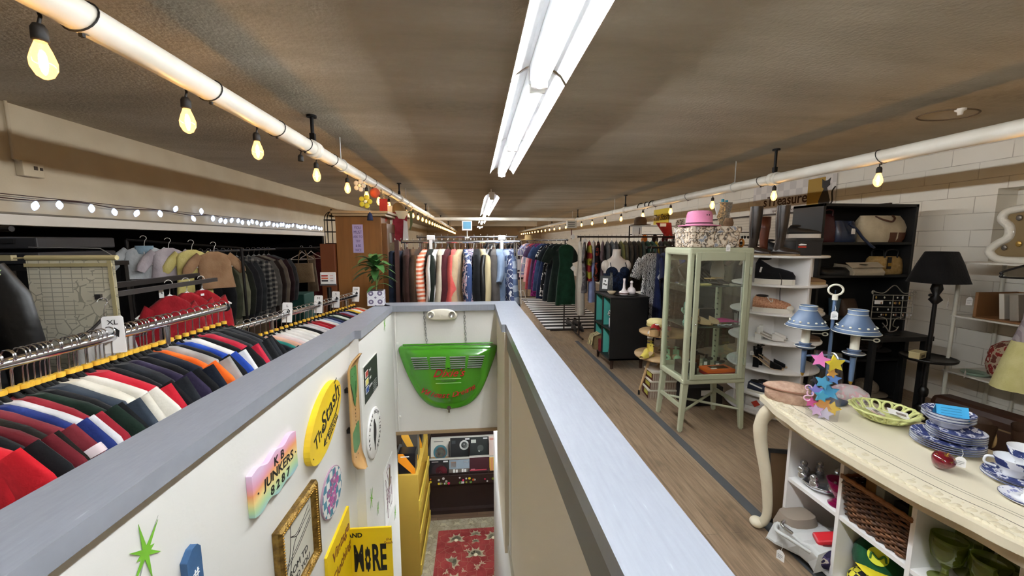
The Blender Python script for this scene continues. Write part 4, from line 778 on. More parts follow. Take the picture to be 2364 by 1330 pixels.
MB().bx(-.62, .62, .12, .62, 0, .62).bx(-.62, .62, .05, .6, .0, .06).build('base', DW, rbn); MB().bx(-.62, .62, .02, .045, .50, .64).build('front_rail', DW, rbn); MB().bx(-.62, .62, .045, .32, .48, .5).bx(-.62, .62, .30, .34, .5, .74).bx(-.62, .62, .32, .62, .66, .69).build('tray', DW, rbn)
MB().bx(-.62, .62, .58, .62, .62, 1.25).build('back_panel', DW, rbn)
for x in (-.62, -.315, 0, .31, .61): MB().bx(x-.008, x+.008, .05, .3, .5, .66).bx(x-.008, x+.008, .34, .6, .69, .95).build('divider', DW, rbn)
for x in (-.63, .62): MB().bx(x, x+.02, .02, .62, 0, 1.0).build('side_panel', DW, rbn)
r9 = random.Random(9); stc = ('d8d8d4', 'e8e6e0', '8a9a2a', 'd8641e', 'c9c9c9', 'd92a5a', 'e5d22a', '5a8a3a', 'b8b8b0')
for k in range(28):
    x, z = r9.uniform(-.58, .58), .525+r9.choice((0, .035, .06, .08)); sr = r9.uniform(.012, .02)
    s = tag(MB().cyl((-.12+x, 5.519, LZ+z), (-.12+x, 5.5185-.0006*(k % 3), LZ+z), sr, n=14).build('round_sticker', mat(stc[k % 9], .5)), 'round sticker on the front rail of the record bin', 'sticker', 'stickers on the record bin') if 0 else MB().cyl((x, .019, z), (x, .017-.0006*(k % 3), z), sr, n=14).build('sticker', mat(stc[k % 9], .5), rbn)
def record(x, y, z, lean, art, lab):
    t = thing('vinyl_record', lab, 'record', (x, y, z), rot=(-lean, 0, 0)); MB().box((0, 0, .157), (.31, .006, .314)).build('sleeve', mat(art[0], .4), t)
    for (cx, cz, w_, h_, c) in art[1]: MB().box((cx, -.0035, cz), (w_, .001, h_)).build('cover_print', mat(c, .5), t)
    for (cx, cz, rr, c) in art[2]: MB().cyl((cx, -.003, cz), (cx, -.0045, cz), rr, n=24).build('cover_disc', mat(c, .5), t)
arts = [(('d9d4c6', [(0, .02, .31, .04, 'b08a5a'), (-.03, .27, .15, .012, '77736a')], [(0, .11, .11, '4a7d86'), (0, .1, .085, 'c9713a'), (0, .09, .06, 'd9b98a'), (-.02, .09, .025, '3a2a24')]), 'cream record sleeve with an arched rainbow, upper row of the bin'),
 (('17181a', [(.12, .29, .07, .02, 'e8e8e6'), (-.1, .25, .06, .05, '3a3d42')], [(.07, .2, .075, 'd5d5d0'), (.07, .2, .05, '0d0d0f'), (.07, .21, .012, 'e8e8e6')]), 'black record sleeve with a white gear ring, upper row of the bin'),
 (('232826', [(-.09, .25, .08, .05, 'c9cec4'), (.1, .29, .07, .02, 'e8e8e6')], [(.02, .14, .05, '4a4f4a'), (.0, .1, .015, 'd5d5d0')]), 'dark green record sleeve with a pale emblem, upper row of the bin'),
 (('dcc6b8', [(-.04, .27, .2, .03, 'c98a7a')], [(.11, .22, .05, '3a2420'), (.1, .16, .05, 'b98a74')]), 'pale pink record sleeve, end of the upper row'),
 (('141215', [(.1, .29, .07, .02, 'e8e8e6'), (-.06, .29, .1, .012, 'a89a98')], [(0, .15, .115, '2a1a1e'), (.035, .15, .085, '8a2230'), (-.01, .14, .04, '5a6a64'), (.02, .13, .02, 'e0ded6')]), 'black record sleeve with a red circle, lower row of the bin'),
 (('6d6258', [(0, .24, .31, .13, '8a9aa6'), (-.09, .24, .08, .08, 'c9946a'), (.1, .27, .07, .02, 'e8e8e6'), (-.08, .1, .03, .14, 'e6e4de'), (-.04, .1, .03, .13, 'e6e4de'), (.05, .1, .028, .14, 'e6e4de'), (.09, .1, .03, .13, 'e6e4de')], []), 'record sleeve with white standing figures, lower row of the bin'),
 (('3a1018', [(-.02, .08, .26, .12, 'b23a4a'), (-.1, .1, .06, .1, 'd98a96')], []), 'low crimson record sleeve sunk in the lower row'),
 (('d8b23a', [(-.12, .16, .04, .3, 'c98a5a'), (.02, .28, .2, .03, '8a8a2a')], [(.05, .12, .07, '4a3024'), (.05, .11, .045, 'c99a7a')]), 'yellow record sleeve with a portrait, end of the lower row')]
for k, (a, lb) in enumerate(arts):
    col = k % 4; up = k < 4; x = -.12-.46+.31*col
    for j in range(3):
        record(x, 5.5+(.40 if up else .10)+.035*j+(0 if k not in (6,) else .02), LZ+(.692 if up else .502)-(.0 if k != 6 else 0), .3-.04*j, a if j == 0 else (('cfccc4', 'b9b5aa')[j-1], [], []), lb if j == 0 else f"pale record sleeve edge, {('directly', 'second')[j-1]} behind the {lb.split(',')[0].replace('record sleeve', 'sleeve')}")
ysb = thing('yellow_shelf', 'yellow wooden bin unit beside the rug in the lower shop', 'shelf', (-.83, 4.45, LZ)); YW = mat('c3a244', .55)
MB().bx(-.13, .12, 0, .02, 0, 1.36).bx(-.13, .12, .98, 1.0, 0, 1.36).bx(-.13, -.11, .02, .98, 0, 1.36).bx(-.11, .12, .02, .98, 0, .05).bx(-.11, .12, .02, .98, .5, .52).bx(-.11, .12, .02, .98, .92, .94).bx(-.11, .12, .02, .98, 1.33, 1.36).build('carcass', YW, ysb)
for k in range(3): MB().bx(.12, .135, .0, .02+.98, .03+.43*k, .16+.43*k).build('front_lip', mat('dcc04e', .5), ysb)
for j in range(3):
    for k in range(4): tag(MB().box((-.81, 4.6+.23*k, LZ+.16+.43*j), (.16, .16, .2)).build('paper_bag', mat(('d8d2be', 'c9ced4', 'd5bd5a', 'b9b5ac')[(j+k) % 4], .7), rot=(0, .15, 0)), f"{('cream', 'grey', 'yellow', 'taupe')[(j+k) % 4]} paper pack in the yellow bin unit, {('bottom', 'middle', 'top')[j]} bin, {ordinal(k)} along", 'paper pack')
for k, (x, y, z, w_, h_, c, d_, lb) in enumerate(((-.84, 4.56, 1.36, .2, .26, '17171a', 'e08a1e', 'black box with an orange corner, front one on the yellow bin unit'), (-.85, 4.85, 1.36, .2, .42, '4a4640', 'd8a23a', 'grey wrapped pack behind the black box on the yellow bin unit'), (-.83, 5.15, 1.36, .18, .5, '1a1a1c', 'd9981e', 'tall black pack with orange stripe at the back of the yellow bin unit'))):
    q = thing('boxed_pack', lb, 'box', (x, y, LZ+z)); MB().box((0, 0, h_/2), (w_, .16, h_)).build('box', mat(c, .3), q, bev=.004)
    MB().prism([(-w_/2, h_), (-w_/2+.06, h_), (w_/2, .06), (w_/2, 0), (w_/2-.04, 0), (-w_/2, h_-.1)], .002, Matrix.Translation((0, -.081, 0)) @ Matrix.Rotation(PI/2, 4, 'X')).build('orange_band', mat(d_, .4), q); MB().box((-.02, -.083, h_*.85), (.1, .002, .012)).build('print', M_PAPER, q)
# ---------- racks past the stairwell ----------
def beam_rack(name, lab, p0, p1, z, m=M_CHROME, posts=(.03, .97), arch=0):
    return rack(name, lab, p0, p1, z, True, .014, posts, m)
beam_rack('clothes_rack', 'chrome rail of coats and blouses directly beyond the stairwell end', (-.70, 3.86), (.45, 3.86), 1.545)
beam_rack('clothes_rack', 'chrome rail behind the first coat rail beyond the stairwell', (-.65, 4.55), (.5, 4.55), 1.60)
pat = {
 'or': stripes('stripe_orange', 'c9694a', 'd9c4b2', 26, 2, .03), 'wave': blotch('navy_white_print', [(0, '2c3350'), (.38, 'cfd0d4'), (.52, '3a4468'), (.66, 'd8d8da'), (.8, 'b98f98')], 12, 3, 'wave'),
 'wb': blotch('blue_white_print', [(0, '323a58'), (.4, 'd4d5d8'), (.72, '4a5578')], 5, 2, 'wave'), 'lace': blotch('cream_lace', [(0, 'c6b893'), (.9, 'd6cbaa')], 20), 'aztec': stripes('stripe_blue', '8a94a4', '4d5c78', 9, 2, .06),
 'pais': blotch('paisley_black_white', [(0, 'e2e0dc'), (.42, '17171a'), (.58, 'dcdad6'), (.75, '1c1c20')], 16, 3, 'wave'), 'mag': blotch('magenta_print', [(0, '5a1244'), (.5, '7e2262'), (.62, '4a0e38')], 11, 3), 'flor': blotch('black_floral', [(0, '121216'), (.52, 'd8d4d0'), (.6, '16161a')], 12, 3),
 'dots': blotch('rust_floral', [(0, '1c1214'), (.55, '8a3a2a'), (.63, '1c1214')], 13), 'rain': stripes('rainbow_stripe', 'b0a03a', '9a3030', 5, 2, .1), 'camo': blotch('grey_print', [(0, '5a5658'), (.5, '7a7476'), (.62, '4a4648')], 9, 3)}
rowm = [('dark denim', K('18202e', '232e42'), 'trousers', None, 1), ('indigo denim', K('141a28', '1e2638'), 'trousers', None, 2), ('burgundy brown', K('2d1813', '38201a'), 'jacket', 'long', 6), ('tobacco brown', K('4a331c', '5b4125'), J, 'long', 1), ('espresso', K('33241a', '3f2d20'), J, 'long', 2), ('orange striped', pat['or'], S_, 'long', 3),
 ('dark green', K('121812', '1b231b'), J, 'long', 3), ('white', wht, S_, 'long', 4), ('cream', K('c6bda8', 'd6cdb9'), J, 'long', 4), ('claret', K('3d1218', '4c1a20'), S_, 'long', 5), ('coral', K('c9544e', 'd6655e'), S_, 'long', 6), ('tan', K('b29878', 'c0a888'), S_, 'long', 1), ('blue white', blotch('blue_cloud', [(0, '3a4a70'), (.5, 'c9ced8'), (.6, '4a5a80')], 8), S_, 'long', 2),
 ('navy print', pat['wave'], J, 'long', 5), ('ebony', blk, J, 'long', 6), ('straw coloured', pat['lace'], J, 'long', 1), ('black leather', MATS['leather_black'], J, 'long', 2), ('grey stripe', K('4a4644', '5a5654'), S_, 'long', 3), ('faded denim', K('6d7f98', '8294ac'), J, 'short', 4), ('banded', pat['aztec'], J, 'long', 5), ('blue flower print', pat['wb'], J, 'long', 6)]
hang_row((-.76, 3.86, 1.56), (.36, 3.86, 1.56), rowm, 'the first rail beyond the stairwell', HWO, 'wooden hanger with chrome hook on the first rail beyond the stairwell', 'wooden hangers beyond the stairwell', R(90), 'coats beyond the stairwell', .22)
for o in bpy.data.objects:
    if o.get('group') == 'coats beyond the stairwell': o.scale = (1, 1.5, 1)
tag(MB().box((-.70, 3.62, .78), (.035, .035, 1.56)).build('rack_post', mat('3d1f18', .6)), 'dark red wooden rack post before the brown coats', 'post')
for k in range(14): hang((HWO, HB, HC)[k % 3], (-.6+.075*k, 4.55, 1.615), R(90)+rnd.uniform(-.2, .2), ('wooden', 'dark', 'clear')[k % 3]+' empty hanger on the second rail beyond the stairwell', ('wooden', 'dark', 'clear')[k % 3]+' hangers on the second rail')
for x, lb in ((-.42, 'white plastic rail joint nearest the brown coats'), (.27, 'white plastic rail joint above the blue flower print jacket')):
    MB_ = thing('rail_joint', lb, 'rail joint', (x, 3.855, 1.575)); MB().box((0, 0, .01), (.075, .05, .045)).build('cap', M_PAPER, MB_, bev=.006); MB().box((0, -.018, -.06), (.03, .008, .1)).build('tab', M_PAPER, MB_, bev=.003)
sg = thing('shelf_sign', 'small square white sign with a blue picture standing above the first rail', 'sign', (-.075, 4.2, 1.60)); MB().cyl((0, 0, 0), (0, 0, .06), .006).box((0, 0, -.01), (.05, .05, .02)).build('stem', M_WIRE, sg); MB().box((0, 0, .115), (.105, .01, .10)).build('plate', M_PAPER, sg); MB().box((0, -.0065, .118), (.08, .002, .075)).build('picture', mat('5f98b4', .6), sg)
# aisle racks
M_BT = mat('2a201d', .5, .4)
beam_rack('clothes_rack', 'dark steel aisle rail of dresses led by the forest green one', (1.52, 6.3), (1.42, 10.6), 1.57, M_BT)
rowd = [('forest green', K('10301f', '183d2a'), 'dress', None, 1, 1.0, .74), ('deep slate', K('1e2a26', '28352f'), 'dress', 'short', 2, 1.0), ('charcoal print', K('20262c', '2b3238'), 'dress', 'short', 3, 1.05), ('black floral', pat['flor'], 'dress', 'short', 4, 1.0), ('navy', K('141d38', '1e2a4c'), 'dress', None, 5, 1.1), ('washed navy', K('22304c', '2f4062'), 'dress', 'short', 6, 1.0), ('magenta print', pat['mag'], 'dress', None, 1, 1.15),
 ('plum', K('3d2a44', '4a3652'), 'dress', 'short', 2, 1.05), ('dusty red', K('8a2a34', '9a3a42'), 'dress', None, 3, 1.1), ('peach pink', K('c98f8c', 'd6a3a0'), 'dress', None, 4, .95), ('lilac blue', K('6a6a8c', '7c7ca0'), 'dress', 'short', 5, .8), ('pale rose', K('c9a6a4', 'd8b8b6'), 'dress', None, 6, .9)]
od = hang_row((1.50, 6.28, 1.585), (1.42, 10.2, 1.585), rowd, 'the dark aisle rail', HB, 'dark hanger on the aisle rail of dresses', 'aisle rail hangers', .15, 'dresses on the aisle rail', .2)
beam_rack('clothes_rack', 'long steel rail of mixed tops behind the lace camisole bust', (1.62, 6.02), (3.25, 6.02), 1.62, M_BT)
rowb = [('long white', K('bdb5a8', 'cdc6ba'), 'dress', None, 2, 1.15), ('grey print', pat['camo'], 'dress', 'short', 3, .8), ('rainbow striped', pat['rain'], S_, 'short', 4), ('white and periwinkle', K('8f98c4', 'a2aad2'), 'dress', None, 5, .95), ('rust floral', pat['dots'], S_, 'long', 6), ('mauve', K('6b5860', '7b6870'), S_, 'short', 1), ('stone grey', K('5d5a58', '6d6a68'), 'dress', 'short', 2, .7), ('cool grey', K('6a6e72', '7a7e82'), S_, 'long', 3), ('pewter', K('4d4c4e', '5c5b5d'), S_, 'short', 4),
 ('mustard lined', K('6d6a3a', '7d7a48'), S_, 'long', 5), ('khaki', K('5a5440', '69634e'), J, 'long', 6), ('dark taupe', K('3d352c', '4a4136'), J, 'long', 1), ('coffee', K('2a211b', '352b23'), J, 'long', 2), ('olive brown', K('34301f', '413c2a'), J, 'long', 3), ('grey green', K('3a433c', '475148'), J, 'long', 4), ('bottle green', K('1a3a2c', '234a38'), J, 'long', 5), ('jade', K('23493a', '2e5a48'), S_, 'long', 6), ('lemon', K('a89a2c', 'bcae3c'), S_, 'long', 1), ('gunmetal', K('24262a', '303338'), J, 'long', 2), ('dark moss', K('22281c', '2d3426'), J, 'long', 3), ('dark walnut', K('231812', '2e2019'), J, 'long', 4), ('sable', K('1b1614', '261f1c'), J, 'long', 5)]
ob = hang_row((1.66, 6.02, 1.635), (3.2, 6.02, 1.635), rowb, 'the long rail of tops', HC, 'clear hanger on the long rail behind the lace bust', 'clear hangers on the long rail', R(90)-.25, 'clothes on the long rail', .12)
MB().loft([ring(.178, .024, -.1, 20), ring(.185, .03, -.2, 20), ring(.158, .036, -.42, 20)], True).build('bodice', K('c9c2bb', 'd6d0ca'), ob[3])
beam_rack('clothes_rack', 'steel rail led by the black and white paisley dress beside the glass cabinet', (2.2, 4.81), (3.02, 5.04), 1.47, M_BT, (.2, .97))
rowc = [('paisley', pat['pais'], 'dress', 'short', 1, 1.05, .85), ('pale grey', K('8f8a84', '9f9a94'), 'dress', None, 2, 1.0, .8), ('navy blue', K('0f1630', '182042'), 'dress', 'short', 3, 1.1), ('ink navy', K('141a34', '1e2648'), J, 'long', 4), ('taupe print', K('4d463f', '5d564e'), 'dress', 'short', 5), ('cobalt blue', K('153a94', '1e4cb4'), 'dress', 'short', 6, 1.1), ('burgundy', K('3a1220', '481a2a'), 'dress', None, 1), ('grey knit', K('5a5856', '6a6866'), S_, 'long', 2)]
oc = hang_row((2.25, 4.80, 1.485), (2.31, 4.84, 1.485), rowc[:2], 'the glass cabinet side rail', HB, 'dark hanger on the rail beside the glass cabinet', 'hangers beside the glass cabinet', .35, 'dresses beside the glass cabinet', .05)
hang_row((2.37, 4.87, 1.485), (2.95, 5.02, 1.485), rowc[2:], 'the rail by the glass cabinet', HB, 'dark hanger on the rail beside the glass cabinet', 'hangers beside the glass cabinet', R(80), 'dresses beside the glass cabinet', .15)
rowe = [('dark speckled', blotch('dark_speckle', [(0, '131314'), (.52, '3a3a3c'), (.6, '1a1a1b')], 40), J, 'long', 2), ('black lace', K('0c0c0e', '161619'), 'dress', 'short', 3), ('charcoal floral', blotch('char_floral', [(0, '141416'), (.5, '4a4a46'), (.58, '1a1a1c')], 30), 'dress', 'short', 4), ('night black', blk, J, 'long', 5), ('dark olive', K('1e2618', '293221'), 'dress', None, 6), ('dull burgundy', K('2a1418', '381c22'), 'dress', 'short', 1), ('mauve pink', K('5a3a46', '6d4a58'), S_, 'short', 2), ('brown black', K('1a1412', '261d1a'), J, 'long', 3), ('white dotted', blotch('dotted', [(0, '141416'), (.17, 'd4cfca')], 30, 2, 'vor'), 'dress', None, 4, .9, .7), ('deep brown', K('1d1512', '2a1f1a'), J, 'long', 6)]
beam_rack('clothes_rack', 'dark rail of black garments standing behind the glass cabinet', (2.3, 4.05), (3.35, 4.42), 1.40, M_BT, (.5, .97))
hang_row((2.36, 4.07, 1.415), (3.3, 4.40, 1.415), rowe, 'the rail behind the glass cabinet', HB, 'dark hanger on the rail behind the glass cabinet', 'hangers behind the glass cabinet', R(20), 'clothes behind the glass cabinet', .25)
beam_rack('clothes_rack', 'far chrome rail of dark clothes beyond the wire dress form', (.3, 10.9), (1.35, 10.9), 1.55)
rowf = [(c+' far', K(a, b_), k_, s_, i % 6+1) for i, (c, a, b_, k_, s_) in enumerate((('black', '0e0e10', '17171a', J, 'long'), ('grey', '3a3a3c', '4a4a4c', S_, 'short'), ('white', 'b9b6b2', 'c9c6c2', S_, 'short'), ('jet', '101012', '19191c', 'dress', 'short'), ('navy', '161c34', '202844', 'dress', None), ('brown', '33241c', '402e24', J, 'long'), ('slate', '2a3036', '363d44', S_, 'long'), ('ebony', '0f0f11', '18181b', J, 'long'), ('charcoal', '1e2023', '2a2d31', J, 'long'), ('plum', '2e1c2c', '3a2638', 'dress', 'short')))]
hang_row((.36, 10.9, 1.565), (1.3, 10.9, 1.565), rowf, 'the far rail', HB, 'dark hanger on the far rail beyond the wire dress form', 'hangers on the far rail', R(90)-.5, 'clothes on the far rail', .2)
for loc, rz, lb in (((1.56, 6.1, 1.62), .3, 'white card tag at the top of the forest green dress'), ((1.58, 6.12, 1.12), .2, 'white card tag on the front of the forest green dress'), ((2.33, 4.68, 1.10), .4, 'white card tag between the paisley and navy dresses'), ((1.72, 5.95, 1.55), .2, 'white card tag over the long white dress'), ((2.6, 4.7, 1.0), .5, 'white card tag on the cobalt blue dress')):
    t_ = thing('card_tag', lb, 'price tag', loc, rz=rz); MB().box((0, 0, 0), (.07, .002, .07), Matrix.Rotation(R(45), 4, 'Y')).build('card', M_PAPER, t_); MB().tube([(0, 0, .045), (0, .02, .08)], .001, 4).build('loop', M_WHITE, t_)
# striped mat, wire dress form, straw hat, sign
mt_ = MB().bx(1.25, 2.55, 6.6, 10.4, .001, .006); tag(mt_.build('striped_mat', stripes('stripe_mat', 'dedcd8', '121214', 3.6, 1)), 'black and white striped floor mat under the aisle rails', 'mat')
df = thing('dress_form', 'white wire dress form on a three footed stand beyond the stairwell', 'dress form', (1.14, 9.6, 0))
for k in range(12):
    a = 2*PI*k/12; MB().tube(bez([(r_*math.cos(a), r_*.65*math.sin(a), z) for r_, z in ((.20, .78), (.13, 1.0), (.17, 1.2), (.15, 1.3), (.045, 1.36))], 4), .005, 5).build('wire', M_WIRE, df)
for r_, z in ((.20, .78), (.13, 1.0), (.17, 1.2)): MB().tube([(r_*math.cos(a), r_*.65*math.sin(a), z) for a in [2*PI*i/24 for i in range(24)]], .007, 5, closed=True).build('hoop', M_WIRE, df)
for s_ in (-1, 1): MB().tube(bez([(0, 0, 1.36), (s_*.08, 0, 1.44), (s_*.13, 0, 1.42), (s_*.1, 0, 1.37)], 5), .006, 5).build('scroll', M_WIRE, df)
MB().cyl((0, 0, .25), (0, 0, .8), .014, n=8).build('pole', M_WIRE, df)
for k in range(3):
    a = 2*PI*k/3+.5; MB().tube(bez([(0, 0, .3), (.1*math.cos(a), .1*math.sin(a), .3), (.17*math.cos(a), .17*math.sin(a), .1), (.22*math.cos(a), .22*math.sin(a), .01)], 4), .01, 6).build('foot', M_WIRE, df)
MB().box((-.1, -.16, .98), (.16, .006, .26)).build('hung_card', mat('b9b8b6', .7), df)
tag(MB().lathe([(.001, .1), (.09, .095), (.10, .0), (.21, -.02), (.205, -.028), (.09, -.01)], (1.3, 9.3, 1.60), 24).build('straw_hat', mat('8f7448', .9)), 'wide straw hat resting on the rail behind the wire dress form', 'hat')
ws_ = thing('size_sign', 'square white sign on a rod above the forest green dress', 'sign', (1.60, 6.35, 1.585)); MB().cyl((0, 0, 0), (0, 0, .16), .008, n=8).build('rod', mat('5a1f2a', .5), ws_); MB().box((0, 0, .24), (.16, .07, .12)).build('box', mat('cfcabc', .6), ws_, bev=.006)
for k in range(3): MB().box((-.01, -.037, .27-.03*k), (.11, .002, .008)).build('print', M_INK, ws_)
# lace camisole bust
bs = thing('bust_form', 'white bust form in a navy lace camisole behind the black cube unit', 'bust form', (1.98, 5.28, .60))
sk = lambda zs: [[V((a*math.cos(2*PI*i/24)+dx, b_*math.sin(2*PI*i/24)+dy, z)) for i in range(24)] for z, a, b_, dx, dy in zs]
MB().loft(sk([(.0, .15, .1, 0, 0), (.1, .16, .105, 0, 0), (.26, .135, .09, 0, 0), (.42, .165, .115, 0, -.01), (.52, .18, .11, 0, -.005), (.62, .185, .085, 0, 0), (.68, .15, .07, 0, 0), (.715, .09, .06, 0, .005), (.75, .058, .055, 0, .005), (.84, .055, .053, .004, .0)]), True).build('torso', mat('d8cdc2', .3), bs)
for s_ in (-1, 1): MB().ell((s_*.152, 0, .605), (.062, .068, .085), 14, 8).build('arm_stub', mat('d8cdc2', .3), bs)
for s_ in (-1, 1): pass
lace = blotch('navy_lace', [(0, '0c1424'), (.5, '16223a'), (.62, '0a101c')], 22, 3)
MB().loft(sk([(-.1, .21, .14, 0, 0), (.1, .185, .125, 0, 0), (.26, .15, .105, 0, 0), (.36, .165, .12, 0, -.008), (.44, .178, .13, 0, -.012), (.5, .182, .122, 0, -.01), (.53, .16, .11, 0, 0)]), False).build('camisole', lace, bs)
for s_ in (-1, 1): MB().ell((s_*.082, -.072, .515), (.088, .07, .085), 18, 10).build('cup', lace, bs)
for s_ in (-1, 1): MB().tube(bez([(s_*.1, -.115, .56), (s_*.11, -.09, .62), (s_*.1, .0, .685), (s_*.1, .08, .6)], 5), .005, 5).build('strap', mat('10182a', .8), bs)
MB().cyl((0, 0, -.6), (0, 0, 0), .02, n=10).cyl((0, 0, -.6), (0, 0, -.585), .14, n=24).build('stand', M_CHROME, bs)
# ---------- black cube unit ----------
cu = thing('cube_unit', 'black cube storage unit with turquoise compartments beside the aisle', 'shelf unit', (1.60, 4.40, 0)); W, D, Z0, Z1 = .47, .62, .12, .87; TQ = mat('4aa294', .5)
t_ = .02
MB().bx(0, W, 0, t_, Z0, Z1).bx(0, W, D-t_, D, Z0, Z1).bx(-.006, W+.004, -.006, D+.006, Z1, Z1+t_).bx(0, W, 0, D, Z0-.004, Z0+t_).bx(W-.012, W, 0, D, Z0, Z1).build('carcass', M_BLACK, cu, bev=.002)
MB().bx(.004, W-.012, D/2-t_/2, D/2+t_/2, Z0+t_, Z1).bx(.004, W-.012, t_, D-t_, .48, .50).build('divider', mat('141415', .5), cu)
for y0 in (t_, D/2+t_/2):
    for z0, z1 in ((Z0+t_, .48), (.50, Z1)): MB().bx(W-.016, W-.012, y0, y0+D/2-1.5*t_, z0, z1).bx(.02, W-.014, y0+D/2-1.5*t_-.002, y0+D/2-1.5*t_-.0005, z0, z1).build('lining', TQ, cu)
for x in (.05, W-.05):
    for y in (.05, D-.05): MB().cyl((x, y, 0), (x, y, Z0), .014, .024, 10).build('leg', mat('3a2418', .5), cu)
TOP = (Z1+t_)+.001
pf = thing('standing_photo', 'black standing photo frame with a white card on the far corner of the cube unit', 'picture frame', (1.70, 4.92, TOP), rot=(-.2, 0, -.6)); MB().box((0, 0, .105), (.15, .02, .21)).build('frame', M_BLACK, pf, bev=.003); MB().box((.0, -.0115, .105), (.07, .002, .14)).build('card', M_PAPER, pf)
for q in ((0, .14), (-.012, .1), (.014, .09)): MB().box((q[0], -.013, q[1]), (.022, .002, .016)).build('print', M_INK, pf)
tag(MB().lathe([(.02, 0), (.03, .005), (.055, .04), (.05, .042), (.02, .012), (.001, .01)], (1.70, 4.66, TOP), 20).build('small_bowl', mat('cdb99a', .4)), 'small cream bowl beside the white bottles on the cube unit', 'bowl')
tag(MB().lathe([(.001, 0), (.13, 0), (.14, .008), (.13, .012), (.001, .006)], (1.86, 4.58, TOP), 28, wob=lambda u, z: 1+.03*math.sin(u*2*PI*12)).build('scalloped_tray', mat('15110f', .3)), 'dark scalloped tray under the white bottles on the cube unit', 'tray')
bt = thing('milk_glass_bottle', 'tall slender milk glass bottle with a banded squat base on the cube unit', 'bottle', (1.82, 4.56, TOP+.008)); mg = mat('efe4e4', .15, coat=.5)
MB().lathe([(.05, 0), (.062, .015), (.06, .035), (.03, .055), (.018, .08), (.012, .16), (.017, .195), (.012, .2), (.001, .2)], n=24, cap=True).build('body', mg, bt); MB().lathe([(.0625, .015), (.0635, .02), (.0625, .025)], n=24).build('band', mat('55342c', .4), bt)
bt = thing('milk_glass_bottle', 'round white glass bottle with a ball stopper on the cube unit', 'bottle', (1.93, 4.6, TOP+.008)); MB().lathe([(.03, 0), (.05, .012), (.055, .04), (.04, .075), (.015, .095), (.014, .13), (.018, .132)], n=24, cap=True).build('body', mg, bt); MB().ell((0, 0, .15), .019).build('stopper', mg, bt)
tag(MB().lathe([(.04, 0), (.036, .0), (.02, .1), (.015, .2), (.014, .26), (.012, .26)], (1.74, 4.8, TOP), 16).build('clear_vase', mat('c9d0ce', .05, tr=.9)), 'slim clear glass vase by the photo frame on the cube unit', 'vase')
zb = thing('gift_topper', 'zebra striped ruffled bow on a lilac box in the cube unit', 'gift box', (1.68, 4.49, .501)); MB().box((0, 0, .06), (.1, .1, .12)).build('box', mat('7d7fa6', .6), zb, bev=.003); MB().box((-.053, -.005, .07), (.003, .05, .1)).build('label', M_PAPER, zb)
b = MB(); r_ = random.Random(2)
for k in range(16): a = k*2.4; b.ell((.045*math.cos(a), .045*math.sin(a), .15+.04*r_.random()), (.035, .012, .03), 8, 5, Matrix.Rotation(0, 4, 'X'))
b.build('ruffle', stripes('zebra', 'e8e6e2', '131315', 60, 1, .4), zb)
jr = thing('glass_jar', 'clear lidded glass jar in the upper far compartment of the cube unit', 'jar', (1.72, 4.82, .501)); MB().lathe([(.04, 0), (.045, .01), (.045, .08), (.03, .1), (.001, .11)], n=18).build('body', mat('a8b8ac', .1, tr=.85), jr); MB().ell((0, 0, .12), .014).build('lid_knob', M_WIRE, jr)
bg = thing('straw_bag', 'straw bag with striped scarf spilling from the lower far compartment of the cube unit', 'bag', (1.62, 4.86, .142)); MB().loft([ring(.08, .06, 0, 16), ring(.1, .08, .1, 16), ring(.08, .06, .19, 16)], True).build('body', mat('6d5a38', .9, bump=(60, .6)), bg); MB().loft([[V((-.11+.02*math.sin(k), -.07+.03*k, .05)), V((-.1, -.07+.03*k, .18)), V((.0, -.06+.03*k, .215))] for k in range(6)], False, True, closed=False).build('scarf', stripes('scarf_stripe', 'c9b98a', '3a4030', 30, 1), bg)
tag(MB().bx(1.585, 1.72, 4.72, 4.78, .142, .30).build('red_book', mat('7a1f26', .6), bev=.004), 'dark red book standing by the straw bag in the cube unit', 'book')
pl_ = thing('white_plate', 'white ruffled glass plate leaning in the lower near compartment of the cube unit', 'plate', (1.66, 4.545, .142), rot=(0, -1.25, -.2)); MB().lathe([(.001, .0), (.05, .002), (.10, .02), (.102, .022), (.05, .008), (.001, .006)], (.1, 0, 0), 28, wob=lambda u, z: 1+.02*math.sin(u*2*PI*14)).build('plate', mat('d8dcdc', .1, tr=.4), pl_)
# ---------- tiered round display left of the glass cabinet ----------
OAK = mat('b39468', .5, var=(8, 'a5855a', (1, 6, 1))); tr_ = thing('tiered_stand', 'two tier round wooden display stand behind the glass cabinet', 'display stand', (1.93, 3.72, 0))
for z, r_ in ((.385, .29), (.625, .25)): MB().lathe([(.001, -.012), (r_-.006, -.012), (r_, -.004), (r_, .008), (.001, .008)], (0, 0, z), 40).build('tier', OAK, tr_)
MB().cyl((0, 0, .39), (0, 0, .62), .03, n=14).build('column', OAK, tr_)
for k in range(3):
    a = PI*1.08+2*PI*k/3; MB().cyl((.17*math.cos(a), .17*math.sin(a), .375), (.29*math.cos(a), .29*math.sin(a), .03), .016, .01, 10).build('leg', OAK, tr_); MB().cyl((.29*math.cos(a), .29*math.sin(a), .0), (.29*math.cos(a), .29*math.sin(a), .05), .0095, .0105, 10).build('leg_tip', M_BLACK, tr_)
